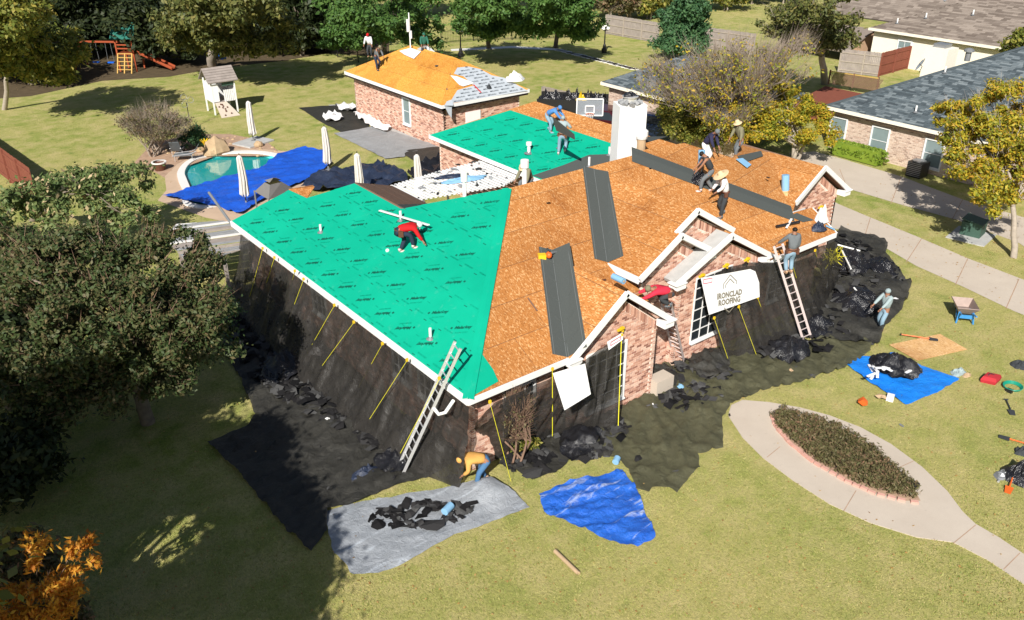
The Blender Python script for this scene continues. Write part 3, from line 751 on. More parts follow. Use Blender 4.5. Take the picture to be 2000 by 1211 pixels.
# east end: the slope behind the long valley felt, then the right gable
RA = Vector((30.61, 18.7, 4.88)); RR = onY(1656, 369, 18.7)
B3 = at(1500, 297, 4.88); n2_ = (B3 - FA_).cross(FB_ - FA_); n2_ = n2_ / n2_.z
C2 = onp(1262, 292, FA_, n2_); B1 = onp(1336, 280, FA_, n2_); B2 = onp(1430, 309, FA_, n2_); B4 = onp(1448, 283, (0, 0, 4.88), (0, 0, 1))
p2_ = [FA_, FB_, B3, B2, B1, C2]
roof_slope(house, p2_ if geometry.normal(p2_).z > 0 else p2_[::-1], M['osb'])
n3_ = (RA - FB_).cross(B3 - FB_); RL = onp(1554.4, 394.5, FB_, n3_)
p3_ = [FB_, RL, RA, B3]
roof_slope(house, p3_ if geometry.normal(p3_).z > 0 else p3_[::-1], M['osb'])
MB().slab([B3, B4, B2], .05, d=(0, 0, -1)).build('loose_board', M['osb'], house)
rg_e = [RA, RR, RR + Vector((0, 4.2, 0)), RA + Vector((0, 4.2, 0))]
roof_slope(house, rg_e if geometry.normal(rg_e).z > 0 else rg_e[::-1], M['osb'], panels=False)
back = [C2, B1, B2, Vector((31, 25, 3.2)), Vector((30, 27.5, 2.9)), Vector((25.0, 27.5, 3.0))]
m = MB(); m.add(back, [(0, 5, 4), (0, 4, 3), (0, 3, 1), (1, 3, 2)]); m.build('rear_roof', M['osb'], house)
ER = [FB_ + Vector((0, 0, 0)), at(1572, 408, 3.7)]
HR = HRr
# --- fascia boards
def fascia(a, b, h=.2, w_=.035, dz=-.07, mat='white', off=(0, 0, 0), parent=house, nm='fascia'):
    return MB().beam(Vector(a) + Vector((0, 0, dz)), Vector(b) + Vector((0, 0, dz)), w_, h, off=off).build(nm, M[mat], parent)
fascia(A0 + Vector((-.02, -.02, 0)), A1, off=(-.02, 0, 0)); fascia(A0 + Vector((-.02, -.02, 0)), G1L + Vector((0, .13, 0)), off=(0, -.02, 0))
fascia(A0, A1, .03, .10, .035, off=(.03, 0, 0), nm='drip_edge')
fascia(vb3, G3L, .24, off=(-.03, 0, 0)); fascia(Vector((24.95, 16.65, zF(16.65))), HR, off=(0, -.02, 0)); fascia(HR, Vector((28.85, 17.9, zF(17.9))), off=(.02, 0, 0)); fascia(ER[0], ER[1], .22)
for a, b in ((G1L, G1A), (G1A, G1R), (G3L, G3A), (G3A, G3R), (D1L, D1A), (D1A, D1R), (G4L, G4A), (G4A, G4R), (RL, RA), (RA, RR)):
    d = (b - a).normalized() * .06
    m = MB(); m.beam(a - d * (a.z < b.z) * .5, b + d * .3, .09, .19, off=(0, -.04, -.03)); m.beam(a, b, .26, .03, off=(0, .10, -.12)); m.build('rake_board', M['white'], house)
for p, s_ in ((G1R, 1), (G3R, 1), (G4L, -1), (RR, 1), (G1L, -1), (G4R, 1)):   # boxed cornice returns
    m = MB(); m.box(p + Vector((-.14 * s_, .08, -.14)), (.42, .38, .20)); m.box(p + Vector((-.10 * s_, .06, -.03)), (.52, .42, .04)); m.build('cornice_return', M['white'], house)
MB().beam(G4R + Vector((-.1, .05, -.35)), Vector((25.1, 16.75, 3.05)), .25, .14).build('cornice_return', M['white'], house)
# --- walls
WX = 11.6
brick_wall('brick_wall', house, (WX, 32.2, 0), (0, -1, 0), [(0, 0), (15.5, 0), (15.5, 2.75), (0, 2.75)], (-1, 0, 0), 0, matb=M['brick'])
brick_wall('brick_wall', house, (WX, 16.7, 0), (1, 0, 0), [(0, 0), (3.45, 0), (3.45, 2.75), (0, 2.75)], (0, -1, 0), 20)
brick_wall('gable_wall', house, (15.0, 16.35, 0), (1, 0, 0), [(0, 0), (3.62, 0), (3.62, 2.82), (1.84, 4.2), (0, 2.82)], (0, -1, 0), 130, soldier=True)
brick_wall('brick_wall', house, (18.62, 16.45, 0), (0, 1, 0), [(0, 0), (1.0, 0), (1.0, 2.8), (0, 2.8)], (1, 0, 0), 10)
brick_wall('brick_wall', house, (18.85, 19.6, 0), (0, -1, 0), [(0, 2.7), (2.25, 2.7), (2.25, 3.95), (0, 3.95)], (-1, 0, 0), 0)
brick_wall('gable_wall', house, (18.85, 17.4, 0), (1, 0, 0), [(0, 0), (2.85, 0), (2.85, 3.95), (1.4, 4.87), (0, 4.0)], (0, -1, 0), 70, soldier=True)
brick_wall('gable_wall', house, (20.3, 17.5, 0), (1, 0, 0), [(0, 4.2), (2.75, 4.2), (2.75, 4.45), (.9, 5.42), (0, 4.95)], (0, -1, 0), 15, soldier=True)
brick_wall('gable_wall', house, (20.45, 17.08, 0), (1, 0, 0), [(0, 0), (4.2, 0), (4.2, 3.2), (2.1, 4.3), (0, 3.55)], (0, -1, 0), 55, soldier=True)
brick_wall('brick_wall', house, (20.45, 17.5, 0), (0, -1, 0), [(0, 0), (.42, 0), (.42, 3.5), (0, 3.5)], (-1, 0, 0), 0)
brick_wall('brick_wall', house, (24.6, 17.2, 0), (1, 0, 0), [(0, 0), (4.0, 0), (4.0, 2.95), (0, 2.95)], (0, -1, 0), 0)
rl = RL.x + .3 - 0; 
brick_wall('gable_wall', house, (29.05, 19.0, 0), (1, 0, 0), [(0, 0), (3.3, 0), (3.3, 3.45), (1.6, 4.6), (0, 3.35)], (0, -1, 0), 0, soldier=True)
MB().box((30.7, 19.06, 3.9), (1.0, .1, .5)).build('wall_panel', M['brick_far'], house)
wm = MB(); wm.box((32.3, 22, 1.6), (.1, 6, 3.2)); wm.box((15, 32.2, 1.35), (6.8, .1, 2.7)); wm.box((18.4, 30.5, 1.35), (.1, 3.4, 2.7)); wm.box((21, 27.9, 1.35), (5, .1, 2.7)); wm.build('rear_wall', M['brick_far'], house)
for cx_, cy_, h_, sx_ in ((11.62, 16.72, 2.75, 1), (15.0, 16.37, 2.82, 1), (18.6, 16.37, 2.82, -1), (18.87, 17.42, 3.9, 1), (20.47, 17.10, 3.5, 1), (24.62, 17.10, 3.15, -1), (28.58, 17.22, 2.95, -1)):
    MB().box((cx_ + .03 * sx_, cy_ + .03, h_ / 2), (.13, .13, h_)).build('corner_bricks', M['brick_far'], house)
for a, b in (((11.2, 16.65), (11.2, 32.2)),):
    MB().box((11.38, 24.4, 2.74), (.44, 15.6, .03)).build('soffit', M['soffit'], house)
MB().box((13.0, 16.45, 2.74), (3.4, .46, .03)).build('soffit', M['soffit'], house); MB().box((26.6, 16.9, 2.9), (4.3, .4, .03)).build('soffit', M['soffit'], house)
MB().box((18.62, 18.2, 3.84), (.36, 2.2, .03)).build('soffit', M['soffit'], house)
# windows on the front
window(house, (16.45, 16.335, 1.55), 1.7, 2.1, (0, -1, 0), 4, 5)
window(house, (13.3, 16.685, 1.45), 1.2, 1.7, (0, -1, 0), 3, 4)
window(house, (22.2, 17.065, 2.0), 1.9, 2.5, (0, -1, 0), 4, 6, fw=.04)
window(house, (26.4, 17.18, 1.7), 1.6, 1.6, (0, -1, 0), 3, 4)
window(house, (29.9, 18.98, 2.3), .9, 1.2, (0, -1, 0), 2, 3)
for y in (18.9, 20.4, 26): window(house, (WX - .012, y, 1.9), 1.1, 1.2, (-1, 0, 0), 3, 3)
pw = MB(); pw.slab([Vector((18.8, 16.5, .03)), Vector((20.4, 15.9, .03)), Vector((20.6, 17.4, .03)), Vector((18.8, 17.4, .03))], .05, d=(0, 0, -1)); pw.build('porch_floor', M['redearth'], house)
MB().box((19.0, 16.3, .3), (.8, .5, .6)).build('stone_pier', M['concrete'], house)
# --- green underlayment on the west slope
gw = [A0, A1 - Vector((0, 0, 0)), E1, E2, A2, A3, R0]
GREEN = covering(house, gw[::-1], M['green'], 'underlayment', .02, 1.15)
prt = MB(); prf = MB()
def stamp(mb, T, c, xd, n, flip=False):
    V, Fc = T; yd = n.cross(xd)
    if flip: xd = -xd; yd = -yd
    mb.add([c + xd * v.x + yd * v.y for v in V], Fc)
def print_green(poly, lift, sy=1.22, sx=1.07, parent=house):
    o, u, v, n = frame(poly); P2 = [((Vector(p) - o).dot(u), (Vector(p) - o).dot(v)) for p in poly]; lift += .010
    x0 = min(p[0] for p in P2); x1 = max(p[0] for p in P2); y0 = min(p[1] for p in P2); y1 = max(p[1] for p in P2)
    prt = MB(); prf = MB(); y = y0 + .56; k = 0
    du = (v * .56 + u * .83).normalized()
    def ok(x, y, hx, hy): return all(inside(x + a * hx, y + b * hy, P2) for a in (-1, 1) for b in (-1, 1))
    def at2(x, y, l=0): return o + u * x + v * y + n * (lift + l)
    while y < y1:
        x = x0 + (.6 if k % 2 else 0) + .2
        while x < x1:
            if ok(x, y, .28, .26):
                c = at2(x, y); fl = k % 2 == 0; stamp(prt, TXT, c, du, n, fl)
                a = c + du * (.38 if fl else -.38); w_ = n.cross(du)
                prt.add([a + du * .05, a + w_ * .05, a - du * .05, a - w_ * .05], [(0, 1, 2, 3)])
                stamp(prf, TXT_S, c - (w_ if not fl else -w_) * .20, du, n, fl)
            x += sy
        y += sx; k += 1
    y = y0 + .1; k = 0
    while y < y1:
        x = x0 + (k % 2) * .3
        while x < x1:
            if ok(x, y, .1, .03):
                c = at2(x, y, .001); w_ = n.cross(u)
                (prt if k % 2 == 0 else prf).add([c - u * .075 - w_ * .012, c + u * .075 - w_ * .012, c + u * .075 + w_ * .012, c - u * .075 + w_ * .012], [(0, 1, 2, 3)])
                if k % 2 == 0 and ok(x + .3, y + .1, .2, .05): stamp(prf, TXT_S, at2(x + .3, y + .12, .001), u, n, False)
            x += .8
        y += .535; k += 1
    prt.build('printed_lettering', M['ink'], parent, kind='stuff'); prf.build('faint_lettering', M['ink2'], parent, kind='stuff')
print_green([A0, R0, A3, A2, E2, E1, A1], .0285, parent=GREEN[0][0])
flap = [PF(912, 781), PF(973, 746), PF(962, 722), PF(942, 694), PF(950, 640), PF(962, 566), PF(975, 500), PF(990, 405), PF(998, 371), R0 + Vector((0, -.05, 0)), A0 + Vector((.01, 0, 0))]
flap = [p + Vector((0, -MM, 1)).normalized() * .033 for p in flap]
m = MB(); m.slab(flap if geometry.normal(flap).z > 0 else flap[::-1], .003); m.build('underlayment_flap', M['green'], house)
hipn = Vector((-MM, -MM, 2)).normalized(); hs = (R0 - A0).cross(hipn).normalized(); a_, b_ = A0 + hipn * .05, R0 + hipn * .05
m = MB(); m.add([a_ - hs * .16 - hipn * .03, a_, a_ + hs * .16 - hipn * .03, b_ - hs * .16 - hipn * .03, b_, b_ + hs * .16 - hipn * .03], [(0, 1, 4, 3), (1, 2, 5, 4)]); m.build('underlayment_hip_strip', M['green'], house)
# --- felt in the valleys
def strip(a0, a1, b0, b1, fn, name='valley_felt', lift=.045, mat='felt'):
    m = MB(); P = [fn(*a0), fn(*a1), fn(*b1), fn(*b0)]; P = [Vector(p) + Vector((0, 0, lift)) for p in P]
    if geometry.normal(P).z < 0: P.reverse()
    m.slab(P, .006, d=(0, 0, -1)); return m.build(name, M[mat], house)
def valley(b, t, wl, wr, fl, fr, lift=.035, name='valley_felt', mat='felt'):
    """felt folded into a valley: bottom b, top t, half widths in the left and right slopes; fl/fr give slope heights"""
    b = Vector(b); t = Vector(t); d = (t - b).normalized(); s_ = Vector((-d.y, d.x, 0)).normalized()
    m = MB(); V = []
    for p in (b, t):
        for k, f in ((wl, fl), (0, fl), (-wr, fr)):
            q = p + s_ * k; V.append(Vector((q.x, q.y, f(q.x, q.y) + lift)))
    m.add(V, [(0, 1, 4, 3), (1, 2, 5, 4)][::1]); o = m.build(name, M[mat], house)
    ln = MB()
    for k, f in ((.03, fl), (-.03, fr), (wl * .86, fl), (-wr * .86, fr)):
        q0, q1 = b + s_ * k, t + s_ * k
        q0.z = f(q0.x, q0.y) + lift + .004; q1.z = f(q1.x, q1.y) + lift + .004
        w_ = s_ * .008; ln.add([q0 - w_, q0 + w_, q1 + w_, q1 - w_], [(0, 1, 2, 3)])
    ln.build('chalk_line', M['felt_line'], o); L_ = (t - b).length; k = .5
    while k < L_ - .3:
        rp = MB(); P = []
        for i in range(9):
            a_ = (i / 8 - .5) * (wl + wr) * .72; q = b + d * (k + 1.6 * a_ * a_) + s_ * (a_ + (wl - wr) / 2); f = fl if a_ + (wl - wr) / 2 > 0 else fr; P.append(Vector((q.x, q.y, f(q.x, q.y) + lift + .004)))
        rp.tube(P, [.004, .01, .014, .018, .02, .018, .014, .01, .004], 5); rp.build('felt_ripple', M['felt'], o); k += .72
    return o
S1 = (4.46 - 2.9) / (16.84 - 14.72)
fF = lambda x, y: zF(y)
f1 = lambda x, y: max(2.9 + S1 * (x - 14.72), zF(y) if False else 2.9 + S1 * (x - 14.72))
valley((14.72, 16.2, 0), (16.9, 19.25 + .25, 0), .45, .55, fF, f1)
f3 = lambda x, y: 4.07 + S3 * (x - 18.45)
valley((18.45, 18.5, 0), (20.95, 21.95, 0), .45, .50, fF, f3)
def fP2(x, y): return FA_.z - (n2_.x * (x - FA_.x) + n2_.y * (y - FA_.y))
vd = (FB_ - FA_); vs_ = Vector((-vd.y, vd.x, 0)).normalized(); V = []
for p in (FA_ - vd * .02, FB_):
    for k, f in ((-.5, fF), (0, fF), (.42, fP2)):
        q = p + vs_ * k; V.append(Vector((q.x, q.y, f(q.x, q.y) + .04)))
m = MB(); m.add(V, [(0, 3, 4, 1), (1, 4, 5, 2)]); m.build('valley_felt', M['felt'], house)
m = MB(); P = [onp(a, b, (0, 16.2, 2.9), (0, -MM, 1)) + Vector((0, 0, .05)) for a, b in ((1542, 424), (1556, 418), (1590, 432), (1568, 436))]; m.slab(P if geometry.normal(P).z > 0 else P[::-1], .01); m.build('valley_felt', M['felt'], house)
m = MB(); P = [onp(a, b, FA_, n2_) + Vector((0, 0, .08)) for a, b in ((1440, 308), (1486, 298), (1490, 308), (1450, 322))]; m.slab(P if geometry.normal(P).z > 0 else P[::-1], .01); m.build('felt_offcut', M['felt'], house)
# --- pipes on the roof
def pipe(parent, p, h, r=.05, cap=False, mat='pvc'):
    m = MB(); m.tube([Vector(p) - Vector((0, 0, .08)), Vector(p) + Vector((0, 0, h))], r, 10)
    if cap: m.tube([Vector(p) + Vector((0, 0, h * .75)), Vector(p) + Vector((0, 0, h * 1.02))], r * 1.7, 10)
    o = m.build('vent_pipe', M[mat], parent); MB().lathe([(r * 3, 0), (r * 1.3, .06), (r * 1.05, .09)], Vector(p) + Vector((0, 0, .02)), 12).build('pipe_flashing', M['grey_metal'], o); return o
for px, py, h in ((627, 455, .33), (783, 432, .38), (841, 663, .38)): pipe(house, PW(px, py), h, .045)
pipe(house, at(1166 - 1000 + 1000, 330, 5.9) if False else Vector((20.9, 22.2, 5.9)), .4, .04)
pipe(house, Vector((16.2, 23.4, 5.2)), 1.15, .07, True); pipe(house, Vector((18.7, 23.2, 5.35)), 1.0, .09, True)
# --- wrapped chimney
ch = MB(); cx0, cy0 = 22.5, 22.35
b4 = [(21.95, 22.35), (23.55, 21.95), (24.0, 23.5), (22.3, 23.9)]
c0 = at(1205, 307, 5.55); c1 = at(1258, 293, 5.75); w_ = c1 - c0; w_.z = 0; dep = Vector((-w_.y, w_.x, 0)).normalized() * .75
base4 = [c0, c0 + w_, c0 + w_ + dep, c0 + dep]; H4 = 7.5
V = [Vector((p.x, p.y, 5.0)) for p in base4] + [Vector((p.x * .985 + .3 * .05 + (base4[0].x + w_.x / 2) * .015, p.y, H4 + .02 * i)) for i, p in enumerate(base4)]
ch.add(V, [(0, 1, 5, 4), (1, 2, 6, 5), (2, 3, 7, 6), (3, 0, 4, 7), (4, 5, 6, 7)])
chim = ch.build('chimney', M['white'], house)
cc = sum(base4, Vector()) / 4
m = MB()
for k in range(9):
    a = k / 9 * 6.28; m.tube([Vector((cc.x, cc.y, H4 + .03)) + Vector((math.cos(a) * .45, math.sin(a) * .4, 0)), Vector((cc.x, cc.y, H4 + .14 + .05 * (k % 2))) + Vector((math.cos(a) * .2, math.sin(a) * .2, 0))], [.13, .05], 6)
m.build('crumpled_wrap', M['tarp_silver2'], chim)
m = MB(); m.lathe([(.26, 0), (.26, .16), (.31, .18), (.31, .22), (0, .30)], (cc.x, cc.y, H4 + .1), 14); m.build('flue_cap', M['alu'], chim); crumple_later = (cc.x, cc.y, H4 + .34)
fp = c0 + w_ * .68 + Vector((0, -.28, 0)); m = MB(); m.tube([(fp.x, fp.y, 5.3), (fp.x, fp.y, 6.3)], .17, 12); m.build('flue_pipe', M['orange_paint'] if False else M['card'], chim)
MB().lathe([(.2, 0), (.24, .12), (.24, .3), (.10, .42), (0, .44)], (fp.x, fp.y, 6.3), 12).build('flue_hood', M['pvc'], chim)

# --- rear wing with its own green slope
x2 = 24.27; xr = 28.15; zr = 2.9 + MM * (xr - x2)
zU = lambda x: 2.9 + MM * (x - x2)
k1 = Vector((x2, 38.2, 2.9)); k2 = Vector((xr, 34.1, zr)); k3 = Vector((xr, 24.2, zr)); k4 = Vector((x2, 28.0, 2.9))
ws = [k1, k2, k3, k4]
wing = roof_slope(house, ws if geometry.normal(ws).z > 0 else ws[::-1], M['osb'])
gx = 27.2
g2 = [Vector((x2, 38.15, 2.9)), Vector((gx, 34.95, zU(gx))), Vector((gx, 27.4, zU(gx))), Vector((26.2, 26.6, zU(26.2))), Vector((x2, 28.2, 2.9))]
G2C = covering(house, g2 if geometry.normal(g2).z > 0 else g2[::-1], M['green'], 'underlayment', .02, 1.15)
print_green(g2, .0285, parent=G2C[0][0])
es = [k2, Vector((32.2, 38.2, 2.9 - .1)), Vector((32.2, 24, 2.8)), k3]
roof_slope(house, es if geometry.normal(es).z > 0 else es[::-1], M['osb'], panels=False)
ns = [k1, k2, Vector((32.2, 38.2, 2.8))]
roof_slope(house, ns if geometry.normal(ns).z > 0 else ns[::-1], M['osb'], panels=False)
fascia(k1, k4, off=(-.02, 0, 0)); fascia(k1, Vector((32.2, 38.2, 2.85)), off=(0, .03, 0))
brick_wall('brick_wall', house, (24.7, 37.9, 0), (0, -1, 0), [(0, 0), (8, 0), (8, 2.75), (0, 2.75)], (-1, 0, 0), 0)
MB().box((24.48, 33.5, 2.74), (.42, 9, .03)).build('soffit', M['soffit'], house)
for px, py, h, c_ in ((1033, 300, .55, 1), (1092, 290, .35, 0), (1190, 304, .4, 0)):
    pipe(house, onp(px, py, (x2, 0, 2.9), (-MM, 0, 1)), h, .05 if not c_ else .08, bool(c_))
fl = [onp(a, b, (x2, 0, 2.9), (-MM, 0, 1)) + Vector((0, 0, .06)) for a, b in ((1040, 345), (1100, 325), (1150, 305), (1200, 303), (1205, 315), (1060, 352))]
m = MB(); m.slab(fl, .01, d=(0, 0, -1)); m.build('valley_felt', M['felt'], house)
cv = [c1 + Vector((.2, .1, .25)), c1 + Vector((1.6, .3, .2)), c1 + Vector((2.3, 1.5, -.2)), c1 + Vector((.3, 1.6, .1))]
MB().slab(cv, .02, d=(0, 0, -1)).build('roof_cricket', M['felt'], house)
# white corrugated patio cover
pc = [at(a, b, 2.62) for a, b in ((761, 364), (862, 334), (1000, 300), (1055, 322), (985, 363), (812, 392))]
O_ = Vector((18.7, 30.0, 2.62)); pcv = MB()
P2 = [(p.x, p.y) for p in pc]
x = min(p[0] for p in P2); i = 0
pc_par = house
while x < max(p[0] for p in P2):
    c = clip(P2, x, x + .11, -99, 99)
    if len(c) > 2:
        h = .05 if i % 2 else 0
        Q = [Vector((a, b, 2.62 + h)) for a, b in c]
        if geometry.normal(Q).z < 0: Q.reverse()
        pcv.slab(Q, .03)
    x += .11; i += 1
pcv.build('patio_cover', M['white'], house)
m = MB()
for p in pc[:3]: m.tube([Vector((p.x + .2, p.y - .2, 0)), Vector((p.x + .2, p.y - .2, 2.6))], .06, 8)
m.build('patio_post', M['white'], house)

# ------------------------------------------------------------------ detached garage
GO = Vector((28.7, 43.4, 0))
gar = empty('garage_building', GO, 0, 'detached brick garage with a golden board roof half covered in grey underlayment', 'garage')
gx0, gx1, gy0, gy1, ge = 28.25, 34.95, 42.95, 54.95, 2.9
gs = .56; gzr = ge + gs * (gx1 - gx0) / 2; gc_ = (gx0 + gx1) / 2; hw = (gx1 - gx0) / 2
a, b, c, d = Vector((gx0, gy0, ge)), Vector((gx1, gy0, ge)), Vector((gx1, gy1, ge)), Vector((gx0, gy1, ge)); r1 = Vector((gc_, gy0 + hw, gzr)); r2 = Vector((gc_, gy1 - hw, gzr))
for p, mt in (([a, r1, r2, d], 'osb_gold'), ([a, b, r1], 'osb_gold'), ([b, c, r2, r1], 'osb_gold'), ([c, d, r2], 'osb_gold')):
    roof_slope(gar, p if geometry.normal(p).z > 0 else p[::-1], M[mt])
for p, q, o2 in ((a, b, (0, -.02, 0)), (a, d, (-.02, 0, 0)), (d, c, (0, .02, 0)), (b, c, (.02, 0, 0))): fascia(p, q, .2, off=o2, parent=gar)
brick_wall('brick_wall', gar, (28.7, 54.5, 0), (0, -1, 0), [(0, 0), (11.1, 0), (11.1, 2.6), (0, 2.6)], (-1, 0, 0), 0)
brick_wall('brick_wall', gar, (28.7, 43.4, 0), (1, 0, 0), [(0, 0), (5.8, 0), (5.8, 2.6), (0, 2.6)], (0, -1, 0), 0)
m = MB(); m.box((34.5, 49, 1.3), (.1, 11, 2.6)); m.box((31.6, 54.5, 1.3), (5.8, .1, 2.6)); m.build('rear_wall', M['brick_far'], gar)
m = MB(); m.box((28.5, 49, 2.68), (.4, 12, .2)); m.box((31.6, 43.2, 2.68), (6.6, .4, .2)); m.build('soffit', M['soffit'], gar)
wq = onX(795, 218, 28.7)
window(gar, (28.69, wq.y, 1.55), .95, 1.75, (-1, 0, 0), 1, 2, 'white', 'glass_pale', .09)
dq = onY(923, 222, 43.4)
dm = MB().box((dq.x, 43.36, 1.05), (1.1, .08, 2.1)); dm.build('door', M['white'], gar)
nF_ = Vector((0, -gs, 1)); 
gu = [onp(x, y, a, nF_) for x, y in ((877, 203), (893, 177), (925, 168), (905, 150), (886, 145), (893, 133), (915, 131))] + [r1 * .0 + onp(938, 136, a, nF_)] + [onp(x, y, a, nF_) for x, y in ((960, 148), (985, 153), (1030, 178))]
gu = [p for p in gu]; nn = nF_.normalized(); gu = [p + nn * .04 for p in gu]
gun = MB().slab(gu if geometry.normal(gu).z > 0 else gu[::-1], .004).build('underlayment', M['grey_u'], gar)
o, u, v, n = frame(gu); P2 = [((p - o).dot(u), (p - o).dot(v)) for p in gu]; m = MB()
y = -1; k = 0
while y < 6:
    x = -6 + (k % 2) * .35
    while x < 8:
        for xx, hw_ in ((x, .26), (x + .52, .09)):
            if inside(xx - hw_, y, P2) and inside(xx + hw_, y, P2):
                cpt = o + u * xx + v * y + n * .006
                if hw_ > .2:
                    V, Fc = TXT_G; m.add([cpt + u * q.x * .62 + v * q.y * .9 for q in V], Fc)
                else: m.add([cpt - u * hw_ - v * .05, cpt + u * hw_ - v * .05, cpt + u * hw_ + v * .05, cpt - u * hw_ + v * .05], [(0, 1, 2, 3)])
        x += .85
    y += .27; k += 1
m.build('printed_lettering', M['ink3'], gun, kind='stuff')
# loose wraps on that roof
def crumple(name, c, rx, ry, h, mat, n=14, seed=0, parent=None, rz=0, **kw):
    rr = random.Random(seed); V = [Vector((0, 0, h * .8))]; rings = 5; N = n
    m = MB(); 
    V = []
    for i in range(rings + 1):
        t_ = i / rings
        for k in range(N):
            a_ = 6.283 * k / N; r_ = t_ * (1 + .35 * noise.noise(Vector((math.cos(a_) * 1.5 + seed, math.sin(a_) * 1.5, 1))))
            z = h * (1 - t_ ** 1.6) * (.55 + .75 * abs(noise.noise(Vector((math.cos(a_) * t_ * 3, math.sin(a_) * t_ * 3, seed + 3.3))))*2) + rr.uniform(0, .12 * h)
            x_, y_ = math.cos(a_) * r_ * rx, math.sin(a_) * r_ * ry
            V.append(Vector((c[0] + x_ * math.cos(rz) - y_ * math.sin(rz), c[1] + x_ * math.sin(rz) + y_ * math.cos(rz), c[2] + (z if i < rings else .005))))
    m.add(V, [(i * N + k, (i + 1) * N + k, (i + 1) * N + (k + 1) % N, i * N + (k + 1) % N) for i in range(rings) for k in range(N)])
    return m.build(name, mat, parent, False, **kw)
q = onp(1005, 158, a, nF_); crumple('crumpled_sheet', q + Vector((0, 0, .05)), .7, .5, .45, M['white_cloth'], seed=4, label='crumpled translucent plastic sheet on the corner of the garage roof', cat='plastic sheet')
m = MB(); p0 = [onp(x, y, a, nF_) + Vector((0, 0, .09)) for x, y in ((880, 150), (893, 152), (926, 165), (905, 171), (897, 168))]
m.slab(p0, .02, d=(0, 0, -1)); m.build('folded_flap', M['white_cloth'], gar)
m = MB(); p0 = [onp(x, y, a, nF_) + Vector((0, -.02, .07)) for x, y in ((872, 200), (884, 196), (885, 208), (868, 208))]
p1 = [Vector((p.x, 42.9, p.z - .0)) for p in (p0[3], p0[2])]
m.slab(p0, .02, d=(0, 0, -1)); m.slab([p1[0], p1[1], p1[1] + Vector((-.12, -.12, -.75)), p1[0] + Vector((.25, -.1, -.6))], .02, d=(0, 1, 0)); m.build('hanging_flap', M['grey_u'], gar)
# ------------------------------------------------------------------ trees and other plants
SUNGAP = [(at(85, 1080, 2.5), 1.25), (at(165, 1090, 2.3), 1.15)]      # a hole in the canopy lets the sun reach the sapling
def leaf_mesh(name, C, N, size, sig, mat, parent, seed, sun_bias=.5, elong=1.7, droop=0, kind=None):
    """C: cluster centres (k,3) with radius; N leaves scattered round them, each a folded diamond"""
    g = np.random.default_rng(seed); C = np.asarray(C); k = g.integers(0, len(C), N)
    off = g.normal(0, 1, (N, 3)); off /= np.maximum(1e-6, np.linalg.norm(off, axis=1))[:, None]
    rad = np.abs(g.normal(.75, .35, N)) * C[k, 3] * sig; P = C[k, :3] + off * rad[:, None] * np.array([1, 1, .75])
    nrm = off * .8 + g.normal(0, .55, (N, 3)) + np.array([0, 0, .45]); nrm /= np.linalg.norm(nrm, axis=1)[:, None]
    a = g.normal(0, 1, (N, 3)); a[:, 2] -= droop * 2; a -= nrm * np.sum(a * nrm, 1)[:, None]; a /= np.linalg.norm(a, axis=1)[:, None]; b = np.cross(nrm, a)
    s = size * g.uniform(.6, 1.35, N)[:, None]
    V = np.stack([P - a * s * .5 * elong, P + b * s * .42, P + a * s * .5 * elong, P - b * s * .42], 1).reshape(-1, 3)
    me = bpy.data.meshes.new(name); me.vertices.add(4 * N)
    V = V - np.array(origin(parent)); me.vertices.foreach_set('co', V.ravel())
    me.loops.add(4 * N); me.loops.foreach_set('vertex_index', np.arange(4 * N)); me.polygons.add(N)
    me.polygons.foreach_set('loop_start', np.arange(N) * 4); me.polygons.foreach_set('loop_total', np.full(N, 4))
    me.materials.append(M[mat]); me.update()
    o = bpy.data.objects.new(name, me); COL.objects.link(o); o.parent = parent
    if kind: o['kind'] = kind
    return o
def limb(m, a, b, r0, r1, rr, n=6, wob=.12, seg=4):
    a = Vector(a); b = Vector(b); L = (b - a).length; P = [a]
    for i in range(1, seg): P.append(a.lerp(b, i / seg) + Vector((rr.uniform(-1, 1), rr.uniform(-1, 1), rr.uniform(-.5, .8))) * wob * L * .5)
    P.append(b); m.tube(P, [r0 + (r1 - r0) * i / seg for i in range(seg + 1)], n, cap=False); return P
